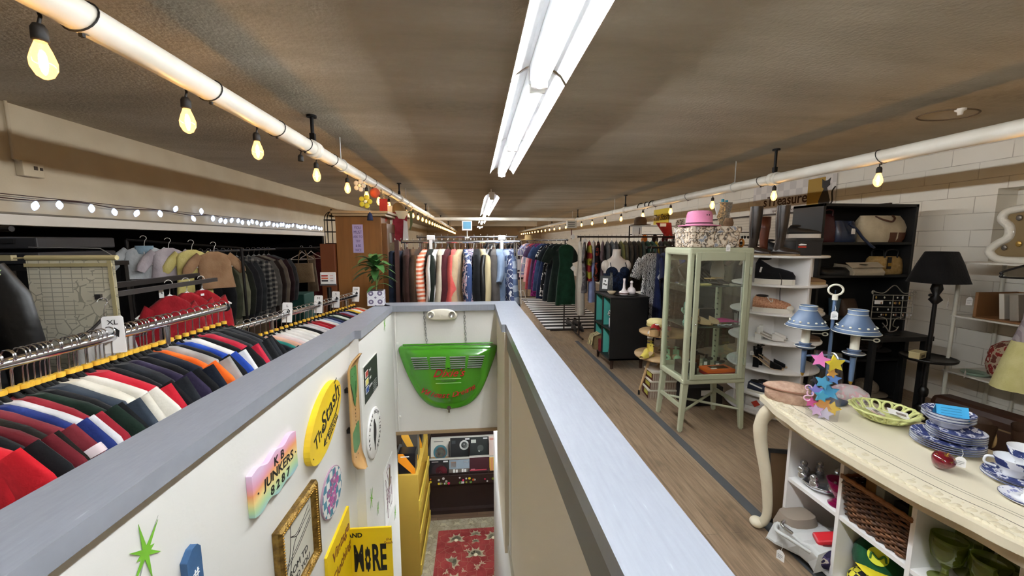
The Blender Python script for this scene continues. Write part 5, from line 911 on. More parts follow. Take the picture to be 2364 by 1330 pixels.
def shoe(name, lab, loc, rz, up, sole, L=.26, W=.085, sh=.03, hh=.085, heel_h=.10, open_=True, toe=.6, group=None):
    """closed shoe: heel at -x, toe at +x"""
    t = thing(name, lab, 'shoe', loc, rz=rz, group=group); n = 14
    ws = lambda u: W/2*(.62+.38*math.sin(PI*min(1, u*1.15)))*(1 if u < .82 else math.sqrt(max(.05, 1-((u-.82)/.18)**2)))
    pl_ = [(-L/2+L*i/n, ws(i/n)) for i in range(n+1)]; pl_ = pl_+[(x, -y) for x, y in pl_[::-1]]
    MB().prism([(x, y) for x, y in pl_], sh).build('sole', sole, t, bev=.004)
    rs = []
    for i in range(n+1):
        u = i/n; x = -L/2+L*u; w_ = ws(u)*.93; h_ = sh+(heel_h*(1-u/.45)+hh*(u/.45) if u < .45 else hh*(1-((u-.45)/.55)**1.6*toe)); h_ = max(h_*(1 if 0 < i < n else .75), sh+.015)
        rs.append([V((x, w_*math.cos(a)*(1 if a < PI/4 or a > 3*PI/4 else (.62 if u < .5 else .85)), sh-.003+(h_-sh)*math.sin(a)**.75)) for a in [PI*k/10 for k in range(11)]])
    MB().loft(rs, True, True).build('upper', up, t)
    if open_: MB().ell((-L*.27, 0, sh+heel_h*.9), (L*.17, W*.26, .012), 14, 6, ).build('opening', mat('17120f', .9), t)
    return t
def laces(t, z0, z1, x0, x1, w_, m, n=4):
    b = MB()
    for k in range(n):
        u = k/(n-1); x = x0+(x1-x0)*u; z = z0+(z1-z0)*u; b.tube(bez([(x, -w_, z-.012), (x+.005, 0, z+.004), (x+.012, w_, z-.012)], 4), .0028, 5)
    b.tube(bez([(x0, 0, z0), (x0-.01, -.03, z0+.005), (x0+.02, -.05, z0-.03), (x0+.03, -.03, z0-.02)], 4), .0028, 5); b.build('laces', m, t)
def sandal(name, lab, loc, rz, m, sole_m, L=.23, W=.075, heel=.03, toe_m=None, block=True, group=None, ankle=False):
    t = thing(name, lab, 'shoe', loc, rz=rz, group=group); n = 14
    hz = lambda u: heel*(1 if u < .12 else max(0, (1-(u-.12)/.55))**1.3 if u < .67 else 0)+.008
    ws = lambda u: W/2*(.7+.3*math.sin(PI*min(1, u*1.2)))*(1 if u < .85 else math.sqrt(max(.05, 1-((u-.85)/.15)**2)))
    MB().loft([[V((-L/2+L*i/n, s_*ws(i/n), hz(i/n)+k)) for s_, k in ((-1, 0), (1, 0), (1, .009), (-1, .009))] for i in range(n+1)], True, False).build('sole', sole_m, t)
    if heel > .02: MB().loft([[V((-L/2+x, y, z)) for x, y in ((.004, -W*.3), (.05 if block else .03, -W*.3), (.05 if block else .03, W*.3), (.004, W*.3))] for z in (0, heel+.008)], True, False).build('heel', m, t)
    MB().loft([[V((-L/2+L*u, ws(u)*1.03*math.cos(a), hz(u)+.004+hg*math.sin(a)**.8)) for a in [PI*k/12 for k in range(13)]] for u, hg in ((.56+.0, .052), (.62, .053), (.7, .048), (.8, .038), (.88, .03), (.93, .024))], False, True, closed=False).build('vamp', toe_m or m, t)
    MB().loft([[V((-L/2+.012+.035*math.sin(a)**2*0+L*.17*(1-abs(math.cos(a)))*-0+(.0 if 0 else 0)+.03*(1-math.sin(a)), ws(.1)*math.cos(a), hz(.05)+k)) for k in (.006, .06)] for a in [PI*k/10 for k in range(11)]], False, True, closed=False).build('heel_cup', m, t)
    if ankle: MB().tube([(-L/2+.03+.028*math.cos(a), .028*math.sin(a), hz(.1)+.085+.01*math.cos(a)) for a in [2*PI*k/16 for k in range(16)]], .004, 5, closed=True).tube([(-L/2+.012, 0, hz(0)+.02), (-L/2+.006, 0, hz(0)+.09)], .009, 6).build('ankle_strap', m, t)
    return t
mint, lem = mat('8fc9a0', .45), mat('dcc95f', .5); tan_s = mat('b59a72', .6)
for k, (x, y, rz, m, w_) in enumerate(((1.85, 3.50, -2.0, mint, 'mint green'), (1.94, 3.47, -1.9, mint, 'mint green'), (1.70, 3.62, -2.5, lem, 'yellow'), (1.76, 3.73, -2.3, lem, 'yellow'))):
    sandal('sandal', f"{w_} strappy peep toe sandal on the lower round tier, {('outer', 'inner')[k % 2]} one of its pair", (x, y, .394), rz, m, tan_s, heel=.025, toe_m=m, ankle=True, group=None)
sandal('sandal', 'cream and tan sandal lying at the back of the lower round tier', (1.98, 3.86, .394), -2.2, mat('d6cdb4', .5), tan_s, heel=.03, ankle=True)
redl = mat('a3141c', .3)
for k, (x, y) in enumerate(((1.78, 3.62), (1.87, 3.58))):
    t = thing('clog_sandal', f"red leather clog on a thick wooden platform with daisy, {('outer', 'inner')[k]} one on the upper tier", 'shoe', (x, y, .634), rz=-2.15)
    MB().prism([(p.x, p.y) for p in bez([(-.11, 0, 0), (-.1, .03, 0), (0, .036, 0), (.08, .045, 0), (.12, .02, 0), (.12, -.02, 0), (.08, -.045, 0), (0, -.036, 0), (-.1, -.03, 0), (-.11, 0, 0)], 3)[:-1]], .06).build('platform', OAK, t, bev=.004)
    MB().loft([[V((.0+.11*u, .046*math.cos(a)*(1-.15*u), .05+.055*math.sin(a)*(1-.35*u))) for u in (0, .5, 1)] for a in [PI*k/12 for k in range(13)]], False, True, closed=False).build('vamp', redl, t)
    fm_ = MB()
    for q in range(8): a = 2*PI*q/8; fm_.ell((.05+.014*math.cos(a), .02+.014*math.sin(a), .105), (.007, .007, .004), 8, 4)
    fm_.build('daisy', M_PAPER, t)
cp_ = thing('newsboy_hat', 'pale yellow folded cap on top of the round display stand', 'cap', (1.86, 3.76, .70)); MB().lathe([(.001, .06), (.07, .055), (.095, .03), (.09, .0), (.001, 0)], n=22, wob=lambda u, z: 1+.06*math.sin(u*2*PI*3)).build('crown', K('d8c98f', 'e2d6a2'), cp_); MB().lathe([(.08, .0), (.1, .004), (.1, -.014), (.08, -.016)], n=22).build('band', K('b5a468'), cp_)
MB().cyl((1.93, 3.72, .63), (1.93, 3.72, .70), .02); tag(MB().cyl((1.86, 3.76, .634), (1.86, 3.76, .684), .05, n=16).build('hat_block', OAK), 'small wooden block under the pale yellow cap', 'block')
price_tag((1.74, 3.64, .72), -.4, 'white price tag hanging beside the red clogs', .06)
strp = stripes('box_stripe', 'd5c8b4', '4a2218', 95, 0); strp2 = MATS['box_stripe']
for k, z in enumerate((0, .092, .184)):
    q = thing('striped_box', ('lowest', 'middle', 'topmost')[k]+' brown striped shoe box stacked under the round stand', 'box', (1.86+.01*k, 3.62, z), rz=-.12+.05*k); MB().box((0, 0, .04), (.30, .20, .08)).build('box', strp2, q); MB().box((0, 0, .083), (.31, .21, .016)).build('lid', mat('d6cfc0', .7), q, bev=.002); MB().box((-.1505, -.02, .045), (.002, .11, .04)).build('label', mat('a8a03a', .7), q)
# ---------- mint glass cabinet ----------
MINT = mat('aeb297', .35); t = NT('clear_glass'); tb = t.n('BsdfTransparent', {'Color': (.93, .96, .94, 1)}); gl = t.n('BsdfGlossy', {'Color': (1, 1, 1, 1), 'Roughness': .02}); lw = t.n('LayerWeight', {'Blend': .35}); ms = t.n('MixShader', {0: t.math('MULTIPLY', lw.outputs['Facing'], .35), 1: tb.outputs[0], 2: gl.outputs[0]}); t.nt.links.new(ms.outputs[0], t.out.inputs[0]); M_GLASS = t.m
gc = thing('glass_cabinet', 'mint green metal glass-door cabinet on splayed legs', 'cabinet', (1.655, 2.85, 0)); gc.scale = (.95, 1, 1); W, D = .56, .41; B0, B1 = .40, 1.50
MB().box((W/2, D/2, B1-.03), (W, D, .06)).build('top_panel', MINT, gc, bev=.016); MB().box((W/2, D/2, B0+.025), (W, D, .05)).build('bottom_panel', MINT, gc, bev=.014)
for x in (.022, W-.022):
    for y in (.022, D-.022): MB().box((x+(.0015 if x < .2 else -.0015), y+(.0015 if y < .2 else -.0015), (B0+B1)/2), (.044, .044, B1-B0-.03)).build('post', MINT, gc, bev=.012)
MB().bx(.044, W-.044, D-.03, D-.02, B1-.11, B1-.05).bx(.044, W-.044, D-.03, D-.02, B0+.04, B0+.09).build('back_rail', MINT, gc)
dr = MB(); y0, y1 = -.012, .006
dr.bx(.09, W-.085, y0, y1, B1-.10, B1-.035).bx(.09, W-.085, y0, y1, B0+.045, B0+.085).bx(.05, .09, y0, y1, B0+.045, B1-.035).bx(W-.085, W-.045, y0, y1, B0+.045, B1-.035)
d_ = dr.build('door', MINT, gc, bev=.004); MB().bx(.085, W-.08, -.004, .0, B0+.08, B1-.095).build('glass_pane', M_GLASS, d_); MB().ell((.068, -.018, .90), (.008, .01, .008)).build('lock', M_CHROME, d_)
for z in (B0+.19, B1-.18): MB().box((W-.035, -.01, z), (.014, .02, .06)).build('hinge', mat('b9c0a8', .3, .4), d_)
for x in (.018, W-.018): MB().bx(x-.002, x+.002, .044, D-.044, B0+.05, B1-.06).build('side_glass', M_GLASS, gc)
MB().bx(.044, W-.044, D-.025, D-.022, B0+.05, B1-.06).build('back_glass', M_GLASS, gc)
for z in (.86, 1.19): MB().bx(.03, W-.03, .03, D-.03, z, z+.006).build('glass_shelf', mat('9fb5a8', .05, tr=.85), gc)
for x in (.03, W-.03): 
    st_ = MB()
    for k in range(20): st_.box((x+(.016 if x < .2 else -.016), D-.05, B0+.12+.048*k), (.004, .018, .012))
    st_.build('shelf_slot', mat('4a5242', .6), gc)
for x, sx in ((.03, -1), (W-.03, 1)):
    for y, sy in ((.03, -1), (D-.03, 1)): MB().loft([[V((x+dx, y+dy, B0)) for dx, dy in ((-.026, -.022), (.026, -.022), (.026, .022), (-.026, .022))], [V((x+sx*.03+dx, y+sy*.012+dy, .01)) for dx, dy in ((-.018, -.014), (.018, -.014), (.018, .014), (-.018, .014))]], True, False).cyl((x+sx*.03, y+sy*.012, 0), (x+sx*.03, y+sy*.012, .012), .014, n=10).build('leg', MINT, gc, bev=.004)
MB().cyl((-.012, D/2, .2), (-.012, D/2, .2), .001); cx_ = MB()
cx_.cyl((.02, .02, .17), (W-.02, D-.02, .17), .011, n=8).cyl((W-.02, .02, .172), (.02, D-.02, .172), .011, n=8).bx(-.0, .02, .02, D-.02, .19, .22).bx(W-.02, W, .02, D-.02, .19, .22); cx_.build('cross_brace', MINT, gc)
# cabinet contents
def T(x, y, z): return (1.64+x, 2.85+y, z)
hs = thing('high_heel', 'black stiletto pump with white tag on the top glass shelf, near the side pane', 'shoe', T(.11, .16, 1.197), rz=-1.2); 
def pump(t, m, L=.2, W=.065, heel=.085):
    n = 12; hz = lambda u: heel*(1-min(1, u/.72))**1.2+.006; ws = lambda u: W/2*(.6+.4*math.sin(PI*min(1, u*1.2)))*(1 if u < .8 else math.sqrt(max(.02, 1-((u-.8)/.2)**2)))
    MB().loft([[V((-L/2+L*i/n, ws(i/n)*math.cos(a), hz(i/n)+max(.004, (.045*(1-i/n*2.2) if i/n < .4 else .006 if i/n < .55 else .035*(1-abs(i/n-.72)/.35)))*math.sin(a)**.6)) for a in [PI*k/10 for k in range(11)]] for i in range(n+1)], True, True).build('upper', m, t)
    MB().cyl((-L/2+.012, 0, 0), (-L/2+.02, 0, heel+.004), .005, .018, 8).build('heel', m, t)
pump(hs, mat('131314', .25)); 
for k, (x, y) in enumerate(((.27, .14), (.37, .2))): q = thing('high_heel', f"dark bronze tan-lined pump on the top glass shelf, {('front', 'rear')[k]} of the pair", 'shoe', T(x, y, 1.197), rz=-.9); pump(q, mat('2c2118', .3), .21, .07, .07); MB().ell((0, 0, .05), (.06, .022, .006)).build('lining', mat('a98a5a', .6), q)
tag(MB().loft([ring(.06, .015, 0, 12), ring(.065, .02, .1, 12), ring(.03, .012, .24, 12)], True).build('satin_pouch', mat('b5aaa0', .4), loc=T(.43, .28, 1.197)), 'pale satin pouch at the back of the top glass shelf', 'pouch')
tag(MB().box(T(.20, .09, 1.204), (.09, .06, .014)).build('yellow_case', mat('c9ba7a', .5), bev=.004), 'flat pale yellow case at the front of the top glass shelf', 'case')
hd_ = thing('hand_holder', 'mint green ceramic hand ring holder on the middle glass shelf', 'ring holder', T(.13, .2, .867)); hm = mat('8fbfae', .3)
MB().lathe([(.03, 0), (.032, .01), (.022, .03), (.024, .07)], n=18, cap=True).build('wrist', hm, hd_); MB().ell((0, 0, .1), (.03, .014, .038), 14, 8).build('palm', hm, hd_)
for k, (x, L_) in enumerate(((-.022, .055), (-.008, .07), (.007, .064), (.02, .048))): MB().tube(bez([(x, 0, .125), (x*1.15, -.004, .125+L_*.5), (x*1.2, -.012, .125+L_)], 3), [.0085]*5+[.0075, .006], 8).build('finger', hm, hd_)
MB().tube(bez([(-.022, 0, .085), (-.045, -.006, .105), (-.05, -.012, .135)], 3), [.0095]*5+[.008, .006], 8).build('thumb', hm, hd_)
for k, (x, y) in enumerate(((.19, .12), (.28, .15))): sandal('sandal', f"tan strappy heeled sandal on the middle glass shelf, {('nearer the post', 'nearer the pink cloth')[k]}", T(x, y, .867), -.6, tan_s, mat('8d6f48', .6), L=.21, heel=.05, block=True)
pc_ = MB(); pc_.loft([[V((.07*k-.13, -.05+.02*j+.008*math.sin(k*2+j), .012+.035*math.sin(PI*k/4)*math.sin(PI*(j+.5)/6))) for j in range(6)] for k in range(5)], False, True, closed=False); tag(pc_.build('pink_cloth', cloth('9c1a5e', 'ae2a70'), loc=T(.41, .16, .867)), 'bright pink folded cloth on the middle glass shelf', 'cloth')
nk = MB()
for k in range(16): nk.ell((.32+.008*k, .06+.008*math.sin(k*.9), .875), .006, 8, 5)
tag(nk.build('crystal_necklace', mat('e2e6ea', .1, tr=.5), loc=(1.64, 2.85, 0)), 'crystal bead necklace at the front edge of the middle glass shelf', 'necklace')
tag(MB().box(T(.33, .30, .92), (.2, .05, .10)).build('black_box', M_BLACK, bev=.003), 'black box standing behind the sandals on the middle glass shelf', 'box')
jb_ = thing('jewellery_box', 'black square jewellery box on the cabinet floor near the side pane', 'box', T(.12, .16, .451)); MB().box((0, 0, .05), (.13, .13, .1)).build('box', mat('0e0e0f', .3), jb_, bev=.004); MB().box((0, -.02, .1015), (.05, .03, .002)).build('card', M_PAPER, jb_)
tag(MB().ell(T(.11, .07, .464), (.018, .016, .012)).build('crystal_stone', mat('c9d4dc', .05, tr=.7)), 'faceted crystal paperweight before the black jewellery box', 'crystal')
cs = thing('orange_case', 'shallow orange and red case with a dark window on the cabinet floor', 'case', T(.36, .10, .451), rz=.06); MB().box((0, 0, .014), (.24, .13, .028)).build('base', mat('a31f2a', .4), cs, bev=.003); MB().box((0, 0, .042), (.245, .135, .028)).build('lid', mat('d9601a', .35), cs, bev=.006); MB().box((.01, 0, .0565), (.15, .07, .002)).build('window', mat('3d2c14', .15), cs); MB().box((-.05, -.03, .058), (.05, .016, .002)).build('card', M_PAPER, cs)
for k, (x, y, c, h_, lb) in enumerate(((.27, .26, '4a2f1a', .12, 'amber perfume bottle with black cap on the cabinet floor'), (.38, .28, '5a6a5a', .08, 'smoky perfume bottle with bow on the cabinet floor'), (.47, .25, '7a8a84', .06, 'small tagged glass bottle on the cabinet floor'))):
    q = thing('perfume_bottle', lb, 'bottle', T(x, y, .451)); MB().box((0, 0, h_/2), (.055, .035, h_)).build('flask', mat(c, .08, tr=.4), q, bev=.006); MB().cyl((0, 0, h_), (0, 0, h_+.035), .013, n=12).build('cap', mat('15130f', .3), q)
    if k: MB().ell((.02, -.02, h_), (.03, .01, .014)).build('bow', mat('22201e', .5), q); MB().box((-.02, -.022, h_*.5), (.03, .002, .03)).build('tag', M_PAPER, q)
# on the cabinet
cb = thing('photo_box', 'round-edged box papered with vintage floral cut-outs, on the glass cabinet under the pink hat', 'box', (1.87, 3.0, 1.501)); col_ = blotch('collage_paper', [(0, 'a8907a'), (.3, 'd9cdbb'), (.43, 'b9a48c'), (.5, '5a5148'), (.56, 'cfc4b4'), (.64, '8a8f9a'), (.74, 'd6b98f')], 26, 4)
MB().box((0, 0, .06), (.40, .26, .12)).build('box', col_, cb, bev=.012); MB().box((0, 0, .14), (.415, .275, .05)).build('lid', col_, cb, bev=.008)
hp = thing('pink_hat', 'pink felt fedora with a dark band on the floral papered box', 'hat', (1.79, 2.98, 1.668), rz=.2); pk_ = cloth('d985a8', 'e095b5')
MB().lathe([(.155, .0), (.16, .006), (.10, .012), (.096, .03), (.094, .09), (.085, .115), (.06, .122), (.03, .112), (.001, .108)], n=32, wob=lambda u, z: 1+.06*math.cos(u*4*PI)+(.03*math.sin(u*4*PI) if z < .01 else 0)).build('felt', pk_, hp); MB().lathe([(.0985, .012), (.099, .028), (.0975, .028)], n=32, wob=lambda u, z: 1+.06*math.cos(u*4*PI)).build('band', mat('3a1826', .8), hp)
for k in (-.1, .12): MB().ell((.098*math.sin(k), -.09*math.cos(k), .085), (.005, .003, .005)).build('eyelet', mat('2a1018', .6), hp)
price_tag((1.95, 2.84, 1.56), 0, 'white price tag hanging over the front of the floral papered box', .04)
tag(MB().lathe([(.035, 0), (.05, .03), (.045, .1), (.03, .15), (.04, .2), (.028, .24)], (2.12, 3.1, 1.501), 16).build('fur_vase', mat('6d5238', .9, bump=(60, .7))), 'tall mottled brown vase at the back of the glass cabinet top', 'vase')
og = thing('orange_ring', 'small orange ring ornament behind the cabinet top', 'ornament', (2.16, 2.98, 1.501)); MB().tube([(0+.0, .028*math.cos(a), .035+.03*math.sin(a)) for a in [2*PI*k/16 for k in range(16)]], .008, 6, closed=True).build('ring', mat('b5701f', .4), og); MB().ell((0, 0, .035), .012).build('bead', M_BLACK, og)
# hung from the pipe
hb = charm('foil_bag', 'silver foil bag with white card clipped by blue pegs to the pipe', 'bag', (RPX+.02, 4.55, RPZ-.05), .10, lambda t, z: (MB().prism([(-.11, z-.04), (.02, z+.02), (.15, z-.3), (.02, z-.38)], .02, Matrix.Rotation(PI/2, 4, 'X')).build('card', M_PAPER, t), MB().loft([[V((-.07+.02*math.sin(k*1.7), -.045+.012*(k % 2), z-.06*k)), V((.0, -.06, z-.06*k)), V((.08+.02*math.cos(k), -.045-.01*(k % 2), z-.06*k))] for k in range(6)], False, True, closed=False).build('foil', mat('a9a7a4', .25, .8, bump=(30, 1)), t), MB().box((-.02, -.03, z+.01), (.02, .03, .05)).box((.03, -.03, z+.0), (.02, .03, .05)).build('peg', mat('3f9bb5', .5), t)))
for y, k in ((5.05, 0), (6.3, 1)):
    def spk(t, z):
        b = MB()
        for i in range(9): a = PI*i/8+PI; b.cyl((0, 0, z), (.11*math.cos(a), .02*math.sin(3*i), z+.11*math.sin(a)*.8), .003, .001, 5)
        b.ell((0, 0, z), .012).build('spikes', M_WIRE, t)
    charm('starburst_ornament', ('white starburst ornament hanging above the pink hat', 'white starburst ornament hanging beside the yellow wall sign')[k], 'ornament', (RPX, y, RPZ-.05), .16, spk)
# accessories on a high display behind the paisley dress
ds = thing('accessory_rack', 'black wire accessory rack standing behind the paisley dress rail', 'rack', (2.55, 6.25, 0)); MB().tube([(0, 0, 0), (0, 0, 1.8), (.85, 0, 1.8), (.85, 0, 0)], .012, 8).tube([(0, 0, 1.66), (.85, 0, 1.66)], .008, 6).tube([(0, 0, 1.5), (.85, 0, 1.5)], .008, 6).build('frame', M_IRON, ds); MB().box((.42, 0, .02), (.9, .4, .03)).build('base', M_IRON, ds)
ca = thing('peaked_hat', 'red pointed cap hanging at the top of the accessory rack', 'cap', (3.08, 6.15, 1.83)); MB().loft([[V((.13*math.cos(a)*(1-u*.6)+.12*u, .08*math.sin(a)*(1-u*.6), .02-.26*u)) for a in [2*PI*k/16 for k in range(16)]] for u in (0, .1, .4, .7, 1)], True).build('crown', K('a3261f', 'b5342a'), ca); MB().box((-.05, -.09, -.02), (.1, .01, .05)).build('card', M_PAPER, ca)
tag(MB().prism([(-.1, -.16), (.1, -.1), (.06, .15), (-.06, .13)], .03, Matrix.Translation((3.33, 6.1, 1.76)) @ Matrix.Rotation(PI/2, 4, 'X')).build('patterned_pouch', blotch('silver_print', [(0, 'b9b6b0'), (.5, '5a5854'), (.6, 'd2cfc8')], 24)), 'silver grey patterned pouch beside the red cap', 'pouch')
tag(MB().lathe([(.16, .0), (.165, .006), (.10, .012), (.10, .07), (.08, .12), (.04, .135), (.001, .13)], (2.72, 6.22, 1.815), 24).build('rounded_hat', K('4a3626', '59442f')), 'brown rounded hat on the accessory rack top', 'hat')
wc = thing('white_card', 'white square card with a small black drawing on the accessory rack', 'card', (2.66, 6.2, 1.715)); MB().box((0, 0, 0), (.16, .006, .16)).build('card', M_PAPER, wc); MB().prism([(.03, -.05), (.045, -.05), (.042, .05), (.035, .06)], .002, Matrix.Translation((0, -.004, 0)) @ Matrix.Rotation(PI/2, 4, 'X')).build('drawing', M_INK, wc)
for k, (x, c, lb) in enumerate(((2.8, 'c9702a', 'orange'), (2.98, '2a1a1c', 'black'), (3.15, '5a2a2a', 'dark red'), (3.32, 'b5b0a8', 'grey'))):
    q = thing('hung_pouch', f'{lb} small pouch hanging on the lower bar of the accessory rack', 'pouch', (x, 6.22, 1.655)); MB().tube([(-.02, 0, 0), (0, 0, .012), (.02, 0, 0)], .003, 5).build('loop', M_BLACK, q); MB().loft([ring(.05, .015, -.14, 12), ring(.055, .02, -.07, 12), ring(.03, .01, 0, 12)], True).build('body', K(c), q)
# wall signs over the brick
ts = thing('banner_sign', 'pale checked banner on the brick wall reading Treasures, with a black cat', 'sign', (XR-.012, 5.25, 2.17), rz=-PI/2)
t = NT('pale_check'); ck = t.n('TexChecker', {'Vector': t.co(), 'Scale': 9, 'Color1': hx('e2ddd8'), 'Color2': hx('cfcac6')}); t.B(c=ck.outputs[0], r=.7)
MB().box((0, 0, 0), (1.45, .006, .44)).build('cloth', t.m, ts); text('sTreasures', .2, mat('3a1a16', .6), ts, (-.05, -.0045, -.03), (PI/2, 0, 0), bold=.003)
MB().prism(sq(.44, .0, .26, .4), .002, Matrix.Translation((0, -.0035, 0)) @ Matrix.Rotation(PI/2, 4, 'X')).build('gold_panel', mat('a8842a', .6), ts); text('spirit', .06, mat('5a3a2a', .6), ts, (-.24, -.0045, -.17), (PI/2, 0, 0)); text('&vibe', .06, mat('5a3a2a', .6), ts, (-.08, -.0045, -.17), (PI/2, 0, 0)); text('shoppe', .06, mat('5a3a2a', .6), ts, (.1, -.0045, -.17), (PI/2, 0, 0))
ct_ = [(.50, -.2), (.64, -.2), (.655, -.1), (.62, .0), (.6, .06), (.64, .09), (.635, .13), (.645, .18), (.6, .15), (.56, .15), (.52, .18), (.525, .12), (.53, .07), (.555, .05), (.52, -.02), (.49, -.1)]
MB().prism(ct_, .003, Matrix.Translation((0, -.0035, 0)) @ Matrix.Rotation(PI/2, 4, 'X')).tube(bez([(.64, -.008, -.18), (.69, -.008, -.12), (.68, -.008, .0), (.72, -.008, .06)], 5), .008, 6).build('cat_figure', mat('1d1512', .6), ts)
ys_ = thing('yellow_wall_sign', 'yellow rectangular wall sign lettered The St behind the red cap', 'sign', (XR-.012, 9.1, 2.14), rz=-PI/2); MB().box((0, 0, 0), (.75, .01, .36)).build('plate', mat('d8bd22', .5), ys_); text('The Stash', .2, M_INK, ys_, (0, -.006, -.02), (PI/2, 0, 0), shear=.3, bold=.003)
sw = thing('slat_panel', 'cream slatted display panel on the brick wall behind the boots', 'panel', (XR-.02, 5.6, 1.62), rz=-PI/2); MB().box((0, .008, 0), (3.4, .015, .62)).build('backing', mat('b9b0a0', .7), sw); sl = MB()
for k in range(14): sl.box((0, -.004, -.29+.044*k), (3.4, .012, .034))
sl.build('slats', mat('d0c8b8', .6), sw); MB().box((0, 0, .33), (3.5, .03, .025)).build('top_batten', mat('33251c', .6), sw)

hk = thing('pipe_hook', 'black steel hooks clipped round the pipe near the yellow wall sign', 'hook', (RPX, 6.4, RPZ))
for k, y in enumerate((0, .22, .45)): MB().tube([(.058*math.cos(a), y+.05*(a-1.5)*(-1)**k*.4, .058*math.sin(a)) for a in [R(-60+24*i) for i in range(12)]], .008, 6).build('hook', M_IRON, hk)
# ---------- white round shoe tower ----------
tw = thing('shoe_tower', 'white round shoe tower with crossing panels beside the glass cabinet', 'shelf', (2.73, 3.25, 0)); WL = mat('f0edea', .45)
TZ = (.04, .205, .43, .68, .93, 1.175, 1.42)
for z in TZ: MB().lathe([(.001, -.009), (.355, -.009), (.36, -.004), (.36, .005), (.355, .009), (.001, .009)], (0, 0, z), 44).build('shelf', WL, tw)
for z0, z1 in zip(TZ, TZ[1:]): MB().bx(-.34, .34, -.008, .008, z0+.009, z1-.009).bx(-.008, .008, -.34, .34, z0+.009, z1-.009).build('cross_panel', WL, tw)
MB().cyl((0, 0, 0), (0, 0, .03), .3, n=40).build('plinth', WL, tw)
c0 = V((2.57, 3.06)); A_ = -.70
wsole = mat('e2dccf', .5); Zt = lambda k: TZ[k]+.0095
s1 = shoe('high_top_shoe', 'black canvas high top with thick white sole on the second shelf of the shoe tower', (2.56, 3.08, Zt(5)), A_, cloth('0f0f11', '17171a'), wsole, .29, .10, .045, .10, .19, toe=.45); MB().box((-.125, -.045, .1), (.014, .006, .045), Matrix.Rotation(.2, 4, 'Y')).build('logo_patch', M_PAPER, s1)
MB().tube(bez([(.03, -.05, .1), (.05, -.07, .04), (.045, -.085, -.05), (.05, -.09, -.13)], 5), .003, 5).build('lace', M_INK, s1)
gl_m = mat('b0714f', .45, .35, var=(90, 'd8a684'), bump=(160, .6)); s2 = shoe('sneaker', 'rose gold glitter sneaker with white laces on the third shelf of the shoe tower', (2.56, 3.08, Zt(4)), A_, gl_m, wsole, .29, .10, .04, .085, .11, toe=.55); laces(s2, .125, .085, -.03, .07, .03, M_PAPER, 5); MB().ell((.12, 0, .045), (.035, .036, .028), 12, 7).build('toe_cap', wsole, s2)
for k, (dx, dy) in enumerate(((0, 0), (.07, .06))): sandal('sandal', f"white peep toe sandal on the fourth shoe tower shelf, {('front', 'rear')[k]} of the pair", (2.555+dx, 3.07+dy, Zt(3)), A_, mat('dedad4', .35), mat('d0c8bc', .5), L=.23, heel=.045, toe_m=mat('dedad4', .35), ankle=False)
for k, (dx, dy) in enumerate(((0, 0), (.075, .05))): sandal('sandal', f"black block heel sandal on the fifth shoe tower shelf, {('front', 'rear')[k]} of the pair", (2.555+dx, 3.07+dy, Zt(2)), A_, cloth('0d0d0f'), mat('c9b08f', .5), L=.235, heel=.085, toe_m=cloth('0d0d0f'), ankle=True)
price_tag((2.45, 3.14, .61), -.5, 'white tag hanging on the black ankle strap sandals', .03)
nv = mat('1a1f34', .6)
for k, (dx, dy) in enumerate(((0, 0), (.075, .0))):
    q = shoe('sneaker', f"navy and white sneaker on the sixth shoe tower shelf, {('outer', 'inner')[k]} of the pair", (2.53+dx, 3.06+dy, Zt(1)), -.9, nv, wsole, .25, .085, .02, .06, .085); MB().box((-.07, -.042, .05), (.10, .006, .012), Matrix.Rotation(.25, 4, 'Y')).build('side_stripe', M_PAPER, q)
ws2 = shoe('sneaker', 'white leather sneaker with a red diamond patch on the lowest shelf of the shoe tower', (2.56, 3.08, Zt(0)), A_, mat('dcdad6', .4), mat('e4e2de', .5), .29, .10, .03, .085, .105); MB().prism([(-.10, .06), (-.06, .085), (-.03, .05), (-.07, .02)], .004, Matrix.Translation((0, -.048, .01)) @ Matrix.Rotation(PI/2, 4, 'X')).build('patch', mat('b5321f', .5), ws2)
for k, (z, lb) in enumerate(((5, 'tan woven sandal on the far quarter of the second tower shelf'), (4, 'pale fabric flat on the far quarter of the third tower shelf'), (3, 'brown slipper on the far quarter of the fourth tower shelf'))): shoe('flat_shoe', lb, (2.87, 3.05, Zt(z)), -.4, mat(('8a6a48', 'b5a48f', '4a3424')[k], .7), mat(('b09468', 'c9bba6', '6b4e34')[k], .7), .22, .08, .02, .045, .07)
# boots and shoe box on the tower top
def boot(lab, loc, rz, m, H=.42):
    t = thing('riding_boot', lab, 'boot', loc, rz=rz); rs = []
    for z, a, b_, dx in ((.02, .04, .036, -.02), (.07, .045, .04, -.018), (.1, .042, .038, -.012), (.14, .045, .042, -.008), (.24, .056, .052, -.006), (.34, .062, .056, -.004), (H, .062, .056, 0)): rs.append([V((a*math.cos(2*PI*i/20)+dx, b_*math.sin(2*PI*i/20), z)) for i in range(20)])
    MB().loft(rs, False, True).build('shaft', m, t); MB().loft([[V((x, w_*math.cos(a), .014+h_*math.sin(a))) for a in [PI*k/10 for k in range(11)]] for x, w_, h_ in ((-.06, .034, .06), (-.02, .04, .075), (.04, .042, .06), (.1, .043, .045), (.15, .038, .036), (.185, .02, .024))], True, True).build('foot', m, t)
    MB().prism([(-.065, -.03), (.0, -.036), (.1, -.045), (.17, -.034), (.19, 0), (.17, .034), (.1, .045), (0, .036), (-.065, .03)], .014).build('sole', mat('8a7355', .6), t); MB().bx(-.066, -.01, -.03, .03, 0, .02).build('heel', mat('2a1c12', .5), t)
    MB().bx(-.005, .008, -.0565, -.053, .15, H).build('seam', mat('15100c', .6), t); return t
